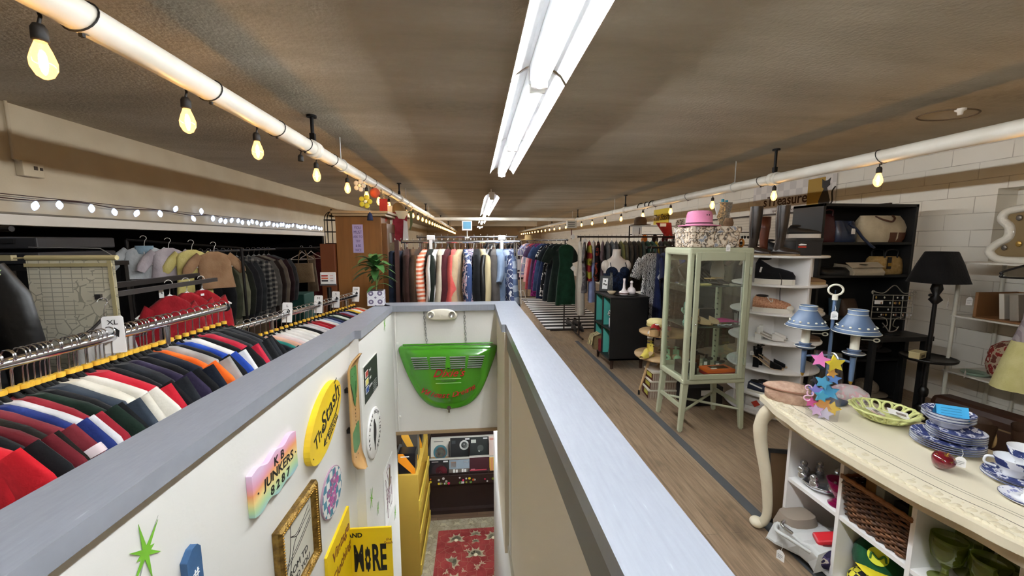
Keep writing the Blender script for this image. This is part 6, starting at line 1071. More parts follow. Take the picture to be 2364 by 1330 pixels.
bl = mat('241a13', .32, var=(7, '33261c')); boot('tall dark brown leather riding boot on the shoe tower, beside the hanging foil bag', (2.45, 3.21, Zt(6)), -1.3, bl); boot('tall dark brown leather riding boot on the shoe tower, beside the black shoe box', (2.60, 3.09, Zt(6)), -1.2, bl)
boot('reddish brown ankle boot behind the riding boots on the shoe tower', (2.62, 3.32, Zt(6)), -2.6, mat('5a2c1a', .4), .24)
sbx = thing('shoe_box', 'black shoe box with a red and white mark on the shoe tower', 'box', (2.86, 3.16, Zt(6)), rz=-.35); MB().box((0, 0, .065), (.19, .26, .13)).build('box', mat('141416', .5), sbx, bev=.003); MB().box((0, 0, .135), (.2, .27, .025)).build('lid', mat('1a1a1c', .5), sbx, bev=.003)
MB().prism([(-.08, .09), (-.06, .1), (-.02, .094), (-.02, .088), (-.07, .085)], .001, Matrix.Translation((0, -.1305, 0)) @ Matrix.Rotation(PI/2, 4, 'X')).build('white_mark', M_PAPER, sbx); text('VANS', .03, mat('b5221c', .5), sbx, (-.05, -.1308, .075), (PI/2, 0, 0), shear=.3) if 0 else MB().box((-.05, -.1308, .072), (.06, .001, .014)).build('red_mark', mat('b5321f', .5), sbx)
shoe('slip_on_shoe', 'black and white slip-on sneaker on the black shoe box', (2.85, 3.14, Zt(6)+.149), -.3, mat('1b1b1d', .6), mat('ddd8d0', .5), .26, .09, .035, .05, .075)
shoe('slip_on_shoe', 'black slip-on sneaker leaning behind the white soled one on the shoe tower', (2.80, 3.36, Zt(6)), -1.0, mat('101012', .6), mat('2a2a2c', .5), .25, .09, .03, .07, .11)
# ---------- black bookcase ----------
bk = thing('bookcase', 'tall black bookcase of handbags standing against the brick wall', 'bookcase', (3.14, 3.27, 0)); W, D, H = .96, .34, 1.89; BK = mat('121213', .55); BZ = (.05, .42, .83, 1.235, 1.54)
MB().bx(0, .025, 0, D, 0, H).bx(W-.025, W, 0, D, 0, H).bx(0, W, 0, D, H-.025, H).build('side_panel', BK, bk, bev=.002)
MB().bx(.025, W-.025, D-.01, D, 0, H-.025).build('back_panel', mat('0b0b0c', .7), bk)
for z in BZ: MB().bx(.025, W-.025, .005, D-.01, z-.022, z).build('shelf', BK, bk)
def bag(name, lab, loc, rz, m, w_, d_, h_, top=.75, slump=0, handle=None, hm_=None):
    t = thing(name, lab, 'bag', loc, rz=rz); MB().loft([ring(w_/2*k, d_/2*j, h_*z, 20, 1, slump*z) for z, k, j in ((0, .94, .9), (.06, 1, 1), (.5, 1.02, .92), (.85, .96, top*.8), (1, .92, top*.5))], True).build('body', m, t)
    if handle:
        for s_ in (-1, 1): MB().tube(bez([(-w_*.22, s_*d_*.3, h_*.93), (-w_*.18, s_*d_*.34, h_*.93+handle), (w_*.18, s_*d_*.34, h_*.93+handle), (w_*.22, s_*d_*.3, h_*.93)], 5), .007, 6).build('handle', hm_ or m, t)
    return t
bag('handbag', 'burgundy leather handbag at the end of the top bookcase shelf', (3.27, 3.40, 1.541), 0, mat('3a1218', .4), .19, .16, .26, handle=.05)
nb = bag('handbag', 'navy leather shoulder bag with a strap over the edge of the top bookcase shelf', (3.47, 3.40, 1.541), .1, mat('232d44', .35, bump=(9, .7)), .24, .17, .2, slump=.012)
MB().tube(bez([(-.02, -.08, .17), (.04, -.1, .12), (.10, -.12, .04), (.16, -.15, -.03), (.2, -.15, -.05)], 5), .012, 6).build('strap', mat('232d44', .35), nb); MB().box((.01, -.10, .1), (.04, .003, .05)).build('tag', M_PAPER, nb)
tt_ = thing('tote_bag', 'cream canvas tote with brown leather base and straps, slumped on the top bookcase shelf', 'bag', (3.86, 3.40, 1.541)); cn = K('b9ab8f', 'c8bb9f')
MB().loft([ring(a, b_, z, 24, 2, .006) for z, a, b_ in ((0, .2, .09), (.04, .22, .10), (.14, .235, .10), (.2, .225, .07), (.25, .20, .035))], True).build('body', cn, tt_)
MB().loft([ring(a, b_, z, 24, 2, .0)[18:] + ring(a, b_, z, 24, 2, .0)[:1] for z, a, b_ in ((0, .205, .094), (.04, .225, .104), (.09, .232, .105))], False, True, closed=False).build('leather_corner', mat('5a3420', .5), tt_)
for s_ in (0, 1): MB().tube(bez([(-.1, -.04+.05*s_, .24), (-.06, -.08+.06*s_, .21), (.0, -.11+.09*s_, .19), (.05, -.09+.06*s_, .22), (.08, -.04+.05*s_, .25)], 5), .009, 6).build('handle', mat('4a2a1a', .5), tt_)
cq = thing('clutch_bag', 'beige quilted fold-over clutch on the second bookcase shelf', 'bag', (3.63, 3.36, 1.236), rz=-.05); qm = mat('b5aa94', .55, bump=(26, .8)); MB().loft([[V((-.15+.0*z, y, z)) for y, z in pp]+[V((.16, y, z)) for y, z in pp[::-1]] for pp in ([(-.12, 0), (.1, 0)], [(-.13, .03), (.11, .03)], [(-.07, .09), (.10, .1)])], True, False).build('body', qm, cq, bev=.012)
MB().loft([[V((-.165, -.12, .07)), V((.15, -.12, .075))], [V((-.16, -.04, .115)), V((.16, -.04, .12))], [V((-.15, .10, .105)), V((.16, .10, .11))]], False, False, closed=False).build('flap', mat('c4b9a2', .5), cq); MB().lathe([(.001, .004), (.032, .003), (.034, 0)], (-.02, -.08, .098), 20).build('clasp', mat('1d1813', .3), cq)
sb_ = bag('straw_basket', 'honey straw basket bag with black buckled straps on the second bookcase shelf', (3.95, 3.40, 1.236), 0, mat('b3935c', .85, var=(40, 'a08048'), bump=(70, .6)), .30, .2, .17, top=1.0, handle=.07, hm_=mat('141416', .4)); MB().box((-.06, -.103, .11), (.04, .006, .11)).build('strap', mat('141416', .4), sb_); MB().box((-.06, -.107, .095), (.035, .004, .03)).build('buckle', M_GOLD, sb_)
bag('handbag', 'black leather bag with gold clasp drooping over the second bookcase shelf edge', (3.36, 3.36, 1.236), 0, mat('0f0f11', .4), .3, .2, .07); tag(MB().lathe([(.001, .085), (.06, .08), (.07, .02), (.13, .0), (.13, -.004), (.001, 0)], (3.30, 3.42, .835), 24).build('black_hat', mat('141417', .8)), 'black brimmed hat on the third bookcase shelf', 'hat')
js = thing('earring_stand', 'scrolled pale wire earring stand like a small gate, before the third bookcase shelf', 'jewellery stand', (3.86, 3.16, .70), rz=-.2); w0 = .205; wi = mat('a59f92', .4, .6); fr = MB()
for x in (-w0, -.0, .1, w0): fr.cyl((x, 0, .14), (x, 0, .36), .004, n=6)
for z in (.14, .2, .25, .31, .36): fr.cyl((-w0, 0, z), (w0, 0, z), .0035, n=6)
fr.tube(bez([(-w0-.01, 0, .375), (-w0, 0, .39), (-.1, 0, .38), (0, 0, .45), (.1, 0, .38), (w0, 0, .39), (w0+.01, 0, .375)], 6), .0045, 6)
for s_ in (-1, 1): fr.tube([(s_*(w0+.005)+.016*math.cos(a), 0, .385+.016*math.sin(a)) for a in [R(30*i) for i in range(10)]], .004, 5).tube(bez([(s_*.13, 0, .16), (s_*.05, 0, .14), (s_*.03, 0, .08), (s_*.07, 0, .06)], 5), .004, 5)
fr.cyl((0, 0, .02), (0, 0, .14), .006, n=8).tube(bez([(-.08, 0, .1), (-.03, 0, .05), (.0, 0, .02), (.06, 0, .03), (.09, 0, .07)], 5), .005, 6).build('frame', wi, js); MB().cyl((0, 0, 0), (0, 0, .012), .085, n=24).build('base', M_IRON, js)
r_ = random.Random(6)
for k in range(26):
    x, z = r_.uniform(-.19, .19), r_.choice((.2, .25, .31, .36)); MB().ell((x, -.008, z-.022), (.008, .005, r_.uniform(.008, .016)), 8, 5).build('earring', mat(('d8d4c8', '8a5a3a', '4a4440', 'b9964a', 'c9c9cc')[k % 5], .3, .3), js)
for x, z, s_ in ((-.15, .295, .03),): MB().box((x, -.008, z), (.085, .003, .036)).build('earring_card', M_PAPER, js)
tag(MB().bx(3.5, 4.1, 3.02, 3.26, .66, .70).bx(3.52, 3.56, 3.04, 3.08, 0, .66).bx(4.04, 4.08, 3.04, 3.08, 0, .66).bx(3.52, 3.56, 3.2, 3.24, 0, .66).bx(4.04, 4.08, 3.2, 3.24, 0, .66).build('side_table', BK), 'small black table carrying the earring stand before the bookcase', 'table')
mg_ = thing('tumbler', 'dull blue lidded tumbler with straw on the third bookcase shelf', 'tumbler', (3.47, 3.40, .831)); MB().lathe([(.035, 0), (.05, .16), (.05, .17)], n=18, cap=True).build('cup', mat('4f6878', .5), mg_); MB().cyl((0, 0, .17), (0, 0, .25), .005, n=6).build('straw', mat('5f7c9c', .5), mg_)
bag('handbag', 'brown slouch bag beside the blue tumbler on the third bookcase shelf', (3.62, 3.42, .831), .2, mat('3d2a1a', .6), .2, .15, .16)
for k, (x, z, c, lb) in enumerate(((3.86, .421, '2a211f', 'sequinned dark cap on a stand on the fourth bookcase shelf'), (3.88, .051, '8a7a66', 'beige knitted cap on the lowest bookcase shelf'))):
    q = thing('brimmed_hat', lb, 'cap', (x, 3.38, z)); MB().cyl((0, 0, 0), (0, 0, .1), .02, n=10).build('stand', M_IRON, q) if k == 0 else None
    MB().ell((0, 0, .14 if k == 0 else .05), (.11, .1, .09), 18, 10).build('crown', mat(c, .8, var=(60, '4a3d38' if k == 0 else '9a8a76'), bump=(80, .7)), q); MB().lathe([(.1, 0), (.17, -.012), (.17, -.016), (.1, -.005)], (0, 0, .10 if k == 0 else .02), 24).build('brim', mat(c, .8), q)
tag(MB().lathe([(.05, 0), (.085, .05), (.095, .14), (.085, .22), (.06, .26), (.06, .27), (.05, .26)], (3.52, 3.40, .051), 24).build('speckled_vase', mat('5a4230', .7, var=(40, '2a1c14'))), 'speckled brown vase on the lowest bookcase shelf', 'vase')
# ---------- floor lamp with tray ----------
fl_ = thing('floor_lamp', 'black floor lamp with round tray table and square flared shade', 'lamp', (3.87, 2.88, 0)); LB = mat('0d0c0c', .35)
MB().lathe([(.001, 0), (.15, 0), (.155, .02), (.12, .035), (.05, .05), (.03, .08), (.05, .11), (.03, .14)], n=28).build('base', LB, fl_); MB().cyl((0, 0, .13), (0, 0, 1.14), .018, .014, 12).lathe([(.014, .2), (.03, .22), (.034, .25), (.03, .28), (.016, .3)], n=16).build('pole', LB, fl_)
MB().lathe([(.001, .54), (.17, .54), (.18, .55), (.183, .565), (.172, .565), (.168, .555), (.001, .553)], n=40).build('tray', LB, fl_)
MB().lathe([(.014, 1.02), (.045, 1.06), (.02, 1.10), (.04, 1.15), (.03, 1.2)], n=16).ell((-.05, 0, 1.1), (.02, .012, .014)).build('finial_leaf', LB, fl_)
shp = lambda r_, z: [V((r_*math.copysign(abs(math.cos(a))**.55, math.cos(a)), r_*math.copysign(abs(math.sin(a))**.55, math.sin(a)), z)) for a in [2*PI*i/40+.2 for i in range(40)]]
MB().loft([shp(.165, 1.205), shp(.158, 1.225), shp(.12, 1.36), shp(.088, 1.455), shp(.082, 1.465)], False).build('shade', cloth('0b0b0c', '121213'), fl_); MB().lathe([(.01, 1.2), (.012, 1.4), (.02, 1.42)], n=10).build('socket', LB, fl_)
price_tag((3.93, 2.84, 1.09), .4, 'white price tag hung at the neck of the black floor lamp', .045); price_tag((3.98, 2.70, .54), .4, 'white price tag hanging under the floor lamp tray', .045)
tb_ = thing('trinket_box', 'long cream trinket box painted with flowers on the lamp tray', 'box', (3.74, 2.86, .566), rz=.35); MB().box((0, 0, .025), (.13, .07, .05)).build('box', mat('c9ba8a', .5), tb_, bev=.004); MB().box((0, -.036, .022), (.06, .002, .022)).build('painted_flowers', mat('4a3c22', .7), tb_); MB().box((0, 0, .053), (.135, .075, .008)).build('lid', mat('d6c999', .5), tb_, bev=.002)
# ---------- white wire shelf against the brick ----------
wsr = thing('wire_shelf', 'white metal shelf unit of ornaments against the brick wall', 'shelf', (4.02, 1.5, 0)); SM = mat('cdc9ba', .45)
for x in (.02, .44):
    for y in (.0, 1.36): MB().cyl((x, y, 0), (x, y, 1.38), .014, n=8).build('post', SM, wsr)
for z in (.12, .45, .93, 1.38): MB().bx(0, .46, -.02, 1.38, z-.012, z).build('shelf', mat('d6d2c6', .4), wsr)
for y in (.3, .6, .9, 1.2): MB().cyl((.45, y, .1), (.45, y, 1.37), .01, n=6).build('back_bar', SM, wsr)
mr = thing('ornate_mirror', 'white scrolled ornate frame mirror board hung with jewellery on the shelf top', 'mirror', (4.2, 2.42, 1.60), rz=-PI/2)
hlf = [(0, -.19), (-.2, -.2), (-.32, -.19), (-.37, -.13), (-.33, -.07), (-.27, -.02), (-.27, .06), (-.32, .12), (-.3, .18), (-.22, .2), (-.1, .22), (0, .25)]
olp = bez([(x, 0, z) for x, z in hlf+[(-x, z) for x, z in hlf[::-1][1:]]], 4)[:-1]
MB().tube([(p.x, -.012, p.z) for p in olp], .03, 8, closed=True).build('frame', mat('dcd8cc', .5, bump=(40, .5)), mr); MB().prism([(p.x, p.z) for p in olp], .012, Matrix.Rotation(PI/2, 4, 'X')).build('cork_panel', mat('7d6a48', .8), mr)
for x, z, k in ((-.25, .02, 0), (-.2, -.07, 1), (-.28, -.1, 2), (-.12, -.1, 0), (-.22, .13, 2)): MB().ell((x, -.022, z), (.018, .006, .022)).build('brooch', mat(('e2e0da', 'b9964a', '6a645c')[k], .25, .5), mr)
bh = thing('red_beret', 'dark red felt hat hanging over the ornate mirror board', 'hat', (4.08, 2.18, 1.62)); MB().ell((0, 0, 0), (.10, .17, .14), 18, 10).build('felt', cloth('4a0f18', '5a1822'), bh); MB().tube([(.02, .1, .1), (.04, .05, .2)], .004, 5).build('loop', M_BLACK, bh)
wb = thing('wooden_box', 'open wooden box of books on the middle wire shelf', 'box', (4.22, 2.55, .931)); MB().bx(-.18, .2, .17, .19, 0, .21).bx(.19, .2, -.2, .19, 0, .21).bx(-.18, .2, -.2, .19, 0, .012).build('box', mat('7d5630', .6), wb, bev=.002)
price_tag((4.03, 2.77, 1.14), -.3, 'white price tag on the corner of the wooden book box', .05)
for k, (y, c, w_, h_, lb) in enumerate(((2.60, 'c4beb2', .03, .2, 'white book leaning in the wooden box'), (2.53, '8f867a', .05, .2, 'taupe patterned album in the wooden box'), (2.44, 'c9c6c0', .02, .21, 'thin pale ring binder in the wooden box'), (2.37, '3a1f5a', .08, .2, 'purple and yellow boxed game beside the wooden book box'))):
    q = thing('book', lb, 'book', (4.20, y, .944), rot=(-.12 if k < 2 else 0, 0, 0)); MB().box((0, 0, h_/2), (.2, w_, h_)).build('cover', mat(c, .5), q, bev=.002)
    if k == 3: MB().box((-.101, .02, .12), (.002, .015, .12)).build('yellow_print', mat('d8b22a', .5), q); MB().box((-.101, -.012, .1), (.002, .03, .09)).build('violet_print', mat('7a3aa8', .5), q)
gj = thing('ginger_jar', 'domed ceramic jar painted with cats on the lower wire shelf', 'jar', (4.2, 2.55, .451)); gm_ = blotch('jar_paint', [(0, '6a3a30'), (.4, 'b9a58c'), (.5, '8a2f2a'), (.62, 'd6cbb8'), (.72, '7a7a4a')], 17, 3); MB().lathe([(.08, 0), (.13, .04), (.15, .12), (.14, .2)], n=26, cap=True).build('body', gm_, gj); MB().lathe([(.145, .2), (.13, .26), (.08, .31), (.02, .33), (.001, .335)], n=26).build('lid', gm_, gj)
tag(MB().lathe([(.001, 0), (.06, 0), (.09, .02), (.085, .024), (.05, .008)], (4.12, 2.72, .451), 24).build('leaf_dish', mat('8fa894', .3)), 'pale green leaf dish before the cat jar', 'dish')
dd = thing('doll_dress', 'grey bodice dress with pale yellow skirt hanging beside the wire shelf', 'dress', (3.62, 2.12, 1.33), rz=-.5); MB().loft([ring(.03, .02, -.02, 20), ring(.08, .04, -.06, 20), ring(.09, .05, -.3, 20, 1, .006), ring(.13, .07, -.46, 20, 1, .01)], False).build('bodice', stripes('grey_rib', '8a8084', 'a49a9c', 60, 0), dd); MB().loft([ring(.13, .07, -.455, 28, 1, .012), ring(.17, .1, -.6, 28, 1, .02), ring(.21, .12, -.8, 28, 1, .026)], False).build('skirt', K('c4bd7e', 'd2cb90'), dd)
hg = thing('clothes_hanger', 'black plastic hanger above the grey and yellow dress', 'hanger', (3.62, 2.12, 1.33), rz=-.5); MB().tube(bez([(-.2, 0, .0), (-.19, 0, .025), (0, 0, .09), (.19, 0, .025), (.2, 0, 0), (.19, 0, -.015), (0, 0, -.018), (-.19, 0, -.015), (-.2, 0, 0)], 5), .007, 6).build('bar', M_BLACK, hg); MB().tube([(0, 0, .09), (0, 0, .12), (.02, .01, .16), (.0, .02, .18), (-.02, .02, .16)], .003, 5).build('hook', M_CHROME, hg)
tag(MB().cyl((3.2, 1.75, 1.49), (4.03, 2.45, 1.49), .012, n=8).cyl((3.2, 1.75, 0), (3.2, 1.75, 1.5), .014, n=8).cyl((4.02, 2.44, 1.36), (4.02, 2.44, 1.5), .012, n=8).box((3.2, 1.75, .012), (.3, .3, .024)).build('side_bar', M_IRON), 'black steel arm holding the hanger beside the wire shelf', 'clothes rack')
sc_ = thing('brown_suitcase', 'dark brown round cornered suitcase under the wire shelf', 'suitcase', (3.83, 2.42, 0), rz=.1); MB().box((0, 0, .16), (.2, .62, .3)).build('shell', mat('3a2216', .45), sc_, bev=.05); MB().box((-.10, 0, .2), (.01, .16, .03)).build('handle', mat('6a543a', .5), sc_); MB().bx(-.105, .105, -.31, .31, .20, .21).build('trim', mat('7d6648', .5), sc_)
for k, (x, y) in enumerate(((3.35, 2.15), (3.52, 2.02))):
    q = thing('cowboy_boot', ('brown cowboy boot with a tan round patch, nearer the brick wall side of the plates', 'dark brown cowboy boot beside the patched one')[k], 'boot', (x, y, 0), rz=-2.2+.3*k); m_ = mat('3d2818', .5, bump=(30, .5)); MB().loft([[V((a*math.cos(2*PI*i/18)+dx, b_*math.sin(2*PI*i/18), z+.04*abs(math.cos(2*PI*i/18))*(z > .3))) for i in range(18)] for z, a, b_, dx in ((.03, .05, .04, 0), (.1, .05, .045, 0), (.2, .065, .06, 0), (.33, .085, .075, 0))], False).build('shaft', m_, q); MB().loft([[V((x_, w_*math.cos(a), .03+h_*math.sin(a))) for a in [PI*j/10 for j in range(11)]] for x_, w_, h_ in ((-.05, .034, .08), (.04, .042, .07), (.12, .043, .045), (.2, .01, .02))], True).build('foot', m_, q); MB().bx(-.055, .0, -.03, .03, 0, .03).build('heel', M_BLACK, q)
    if k == 0: MB().ell((.0, .062, .25), (.05, .012, .06)).build('patch', mat('b3905a', .6), q)
# ---------- cream carved desk ----------
CRM = mat('dcd3ba', .45, var=(6, 'd4cab0')); dk = thing('carved_desk', 'cream carved cabriole leg desk with scalloped top', 'table', (0, 0, 0))
edge = [(1.50, 1.845), (1.475, 1.76), (1.44, 1.66), (1.43, 1.58), (1.405, 1.45), (1.40, 1.25), (1.405, 1.05), (1.43, .92), (1.44, .84), (1.475, .74), (1.50, .655)]
ed = [(p.x, p.y) for p in bez([(x, y, 0) for x, y in edge], 5)]; top = ed+[(2.0, .655), (2.0, 1.845)]; off = lambda k: [(x+k, y+(k if y < .7 else -k if y > 1.8 else 0)) for x, y in ed]
MB().prism(top, .028, z0=.712).build('top', CRM, dk, bev=.008); MB().prism(off(.03)+[(1.97, .685), (1.97, 1.815)], .006, z0=.74).build('inlay', mat('e2dac2', .4), dk)
orn = MB()
for i in range(2, len(ed)-2):
    x, y = ed[i]; orn.ell((x+.055+.014*math.sin(i*1.3), y, .741), (.02, .013, .009), 10, 5).ell((x+.028, y+.008, .738), (.011, .015, .010), 8, 5).ell((x+.078, y+.01, .741), (.007, .007, .007), 6, 4)
orn.build('carved_border', mat('d2c8ac', .5), dk); MB().tube([(x+.1, y, .7455) for x, y in ed], .0016, 4).tube([(x+.15, y, .7455) for x, y in ed], .0012, 4).tube([(x+.165, y, .7455) for x, y in ed], .0012, 4).build('painted_line', mat('2b2620', .6), dk)
ap = off(.055); n_ = len(ap); MB().loft([[V((x, y, .712)), V((x, y, .63+.035*abs(math.sin(PI*i/(n_-1)*1.0))**.7)), V((x+.018, y, .63+.035*abs(math.sin(PI*i/(n_-1)))**.7)), V((x+.018, y, .712))] for i, (x, y) in enumerate(ap)], True, False).bx(1.56, 1.95, 1.775, 1.795, .63, .712).bx(1.56, 1.95, .70, .72, .63, .712).bx(1.93, 1.95, .72, 1.78, .63, .712).build('apron', CRM, dk)
for x, y, dx, dy in ((1.55, 1.78, -1, 1), (1.55, .72, -1, -1), (1.93, 1.78, 1, 1), (1.93, .72, 1, -1)):
    d = V((dx*.8, dy*.8, 0)); pts = bez([V((x, y, .70)), V((x, y, .62))+d*.05, V((x, y, .50))+d*.052, V((x, y, .3))+d*.018, V((x, y, .12))+d*.002, V((x, y, .05))+d*.012, V((x, y, .022))+d*.035], 4); m_ = len(pts)
    rr = [.040+(-.002)*i if i < 6 else max(.022, .04-.0011*i) for i in range(m_)]; MB().tube(pts, rr, 12).ell(V((x, y, .028))+d*.04, (.036, .036, .028), 14, 8).build('cabriole_leg', CRM, dk)
DT = .7465
def shrink(o, k): o.scale = (k, k, k); return o
# trinket box, bag of stars, lamp and the rest on the desk
tbx = thing('carved_box', 'oval carved pinkish brown trinket box on the desk corner', 'box', (1.575, 1.735, DT), rz=2.4); cvm = mat('a3826f', .6, var=(30, 'b89a84'), bump=(45, .9)); el_ = lambda s_, z: [V((.125*s_*math.cos(a)*(1+.05*math.cos(2*a)), .065*s_*math.sin(a), z)) for a in [2*PI*i/36 for i in range(36)]]
MB().loft([el_(.9, 0), el_(1, .01), el_(1.02, .05), el_(.97, .062)], True).build('base', cvm, tbx); MB().loft([el_(.97, .063), el_(1.07, .068), el_(1.07, .078), el_(.95, .09), el_(.5, .105), el_(.05, .108)], True).build('lid', cvm, tbx); MB().tube([(p.x, p.y, .073) for p in el_(1.075, 0)], .005, 6, closed=True).build('rim', mat('8a5f4a', .5), tbx)
bgs = thing('bag_of_stars', 'clear cellophane bag filled with coloured foam stars on the desk', 'bag', (1.60, 1.555, DT), rz=-.75); t = NT('cellophane'); tb = t.n('BsdfTransparent', {'Color': (.95, .95, .96, 1)}); g_ = t.n('BsdfGlossy', {'Roughness': .08}); t.nt.links.new(t.n('MixShader', {0: .12, 1: tb.outputs[0], 2: g_.outputs[0]}).outputs[0], t.out.inputs[0]); t.bump(t.noise(t.co(), 14), .6)
MB().loft([ring(.06, .035, 0, 20), ring(.066, .04, .1, 20, 1, .006), ring(.06, .036, .2, 20, 2, .008), ring(.055, .02, .28, 20, 3, .006), ring(.05, .008, .31, 20)], True).build('cellophane', t.m, bgs)
stl = [('d977b5', -.025, .272, .038, .2), ('dcc42a', .026, .262, .040, .5), ('d8a04a', .02, .215, .022, 0), ('5b8fd6', .03, .19, .028, .3), ('4aa3c9', -.005, .17, .034, .1), ('3d9ac4', .022, .128, .04, .6), ('8a86d0', -.03, .125, .03, .4), ('2a2a3a', -.035, .17, .02, .9), ('4ab0d0', -.01, .105, .03, .2), ('c98a3a', .0, .065, .036, .8), ('d8b02a', .035, .055, .034, .1), ('d85a9c', -.04, .06, .028, .3), ('c9a3d0', -.02, .035, .03, .5), ('c9c3dc', .01, .025, .034, .2)]
for k, (c, x, z, s_, a) in enumerate(stl): MB().prism(star(5, s_, s_*.5, a), .012, Matrix.Translation((x, -.012+.006*(k % 4), z)) @ Matrix.Rotation(PI/2, 4, 'X') @ Matrix.Rotation(.3*math.sin(k), 4, 'Y')).build('foam_star', mat(c, .6), bgs)
b = MB()
for a0, cx, cz in ((0, -.058, .14), (2.5, -.05, .115), (1.2, -.06, .09)): b.tube([(cx+.012*math.cos(a), -.042, cz+.012*math.sin(a)) for a in [R(30*i)+a0 for i in range(10)]], .003, 5)
b.build('ribbon_curl', mat('e0b5cf', .4), bgs)
bl_ = thing('twin_lamp', 'blue tole twin shade desk lamp with ring finial and candle tubes', 'lamp', (1.772, 1.735, DT)); BLU = mat('4d617d', .4); BLD = mat('3f4f68', .4); CRL = mat('dcd8c8', .5)
MB().lathe([(.001, 0), (.085, 0), (.09, .01), (.06, .02), (.02, .035), (.012, .06)], n=28).build('base', BLD, bl_); MB().cyl((0, 0, .05), (0, 0, .52), .0075, n=10).build('stem', BLU, bl_)
MB().tube([(.026*math.cos(a), .026*-.55*math.cos(a), .565+.026*math.sin(a)) for a in [2*PI*k/20 for k in range(20)]], .005, 6, closed=True).build('ring_finial', CRL, bl_); MB().cyl((0, 0, .515), (0, 0, .54), .012, n=10).build('collar', CRL, bl_)
for k, (x, y) in enumerate(((.052, -.075), (-.077, .065))):
    MB().cyl((0, 0, .235), (x, y, .215), .006, n=8).build('arm', BLU, bl_); MB().cyl((x, y, .125), (x, y, .245), .0095, .012, 10).build('drop', BLU, bl_); MB().lathe([(.001, .105), (.006, .112), (.008, .12), (.007, .128)], (x, y, 0), 10).build('brass_tip', M_GOLD, bl_)
    MB().lathe([(.01, .25), (.04, .255), (.052, .265), (.05, .268), (.03, .262), (.028, .275), (.033, .283), (.02, .285)], (x, y, 0), 24, wob=lambda u, z: .85).build('drip_cup', BLD, bl_); MB().lathe([(.0455, .266), (.0435, .2685)], (x, y, 0), 24).build('cup_rim', CRL, bl_)
    MB().cyl((x, y, .283), (x, y, .39), .018, n=16).build('candle_tube', CRL, bl_); MB().cyl((x+.02, y-.012, .335), (x+.055, y-.035, .337), .002, n=6).tube([(x+.066+.01*math.cos(a), y-.042-.005*math.cos(a), .337+.008*math.sin(a)) for a in [2*PI*i/12 for i in range(12)]], .003, 5, closed=True).build('turn_key', CRL, bl_)
    MB().lathe([(.090, .366), (.093, .370), (.078, .389), (.038, .455), (.038, .478), (.034, .478), (.034, .455), (.088, .368)], (x, y, 0), 36).build('shade', BLU, bl_)
    for r2, z2 in ((.0925, .370), (.081, .3855), (.0387, .456), (.0387, .477)): MB().tube([(x+r2*math.cos(a), y+r2*math.sin(a), z2) for a in [2*PI*i/36 for i in range(36)]], .0016, 4, closed=True).build('white_line', CRL, bl_)
    pp = MB()
    for j in range(14):
        a = 2*PI*j/14; pp.ell((x+.073*math.cos(a), y+.073*math.sin(a), .399), (.006, .006, .005), 6, 4)
    pp.build('dot_pattern', CRL, bl_)
price_tag((1.765, 1.725, DT+.49), -.5, 'white price tag hanging from the ring of the twin blue lamp', .032)
lb_ = thing('lattice_bowl', 'pale yellow openwork ceramic bowl of cards on the desk', 'bowl', (1.83, 1.50, DT), rz=.2); YC = mat('ced28d', .3)
MB().lathe([(.001, .004), (.06, .0), (.075, .006), (.09, .02), (.085, .024), (.07, .012), (.001, .01)], n=32).build('base', YC, lb_)
b = MB()
for k in range(16):
    a = 2*PI*k/16; c, s_ = math.cos(a), math.sin(a); b.tube([((.117+.022*math.sin(q))*math.cos(a+.16*math.cos(q)), (.117+.022*math.sin(q))*math.sin(a+.16*math.cos(q)), .042+.021*math.sin(q)) for q in [2*PI*i/14 for i in range(14)]], .0065, 6, closed=True)
b.tube([(.092*math.cos(a), .092*math.sin(a), .022) for a in [2*PI*i/40 for i in range(40)]], .006, 6, closed=True).tube([(.14*math.cos(a)*(1+.03*math.cos(16*a)), .14*math.sin(a)*(1+.03*math.cos(16*a)), .062) for a in [2*PI*i/96 for i in range(96)]], .006, 6, closed=True).build('lattice_rim', YC, lb_)
for k, (x, y, rz, lb) in enumerate(((-.01, .03, .3, 'white'), (.05, -.02, -.6, 'printed'), (-.05, -.02, .9, 'pink edged'), (.0, -.05, 1.4, 'small'))):
    q = thing('gift_card', f'{lb} earring card lying in the lattice bowl', 'card', (1.83+x, 1.50+y, DT+.03+.006*k), rot=(.3, .2, rz)); MB().box((0, 0, 0), (.085, .06, .002)).build('card', M_PAPER if k != 2 else mat('d6b5b0', .7), q); MB().box((.01, 0, .0015), (.04, .02, .001)).build('print', mat('8a8078', .7), q)
for k in range(5): tag(MB().ell((1.80+.02*k, 1.43+.008*(k % 2), DT+.03), (.012, .009, .007)).build('bead_trinket', mat(('d8a52a', 'c98a1f', '2a2622', 'd8b84a', '8a5a2a')[k], .4)), f"{('amber', 'ochre', 'black', 'honey', 'brown')[k]} bead trinket in the lattice bowl", 'bead')
pw = thing('wrapped_parcel', 'crinkled floral cellophane parcel behind the lattice bowl on the desk', 'parcel', (1.88, 1.72, DT), rz=-.5); MB().loft([ring(.09*k, .05*j, z, 20, 1, .006) for z, k, j in ((0, .9, .9), (.02, 1, 1), (.05, .9, .8), (.075, .5, .4))], True).build('wrap', blotch('parcel_print', [(0, 'b9b0b0'), (.45, 'c9a3a8'), (.55, 'cfcaca'), (.66, '8a8488')], 22, 3), pw); MB().ell((-.09, 0, .03), (.03, .03, .03)).build('gathered_end', mat('b5b2b0', .2, .3, bump=(40, 1)), pw)
WIL = blotch('willow_blue', [(0, '2c3564'), (.42, '3b4678'), (.5, 'dcdee4'), (.57, '333d6c'), (.68, '4a5588')], 26, 4, 'noise'); RIMM = mat('323b66', .25); CHN = mat('e2e4e8', .2)
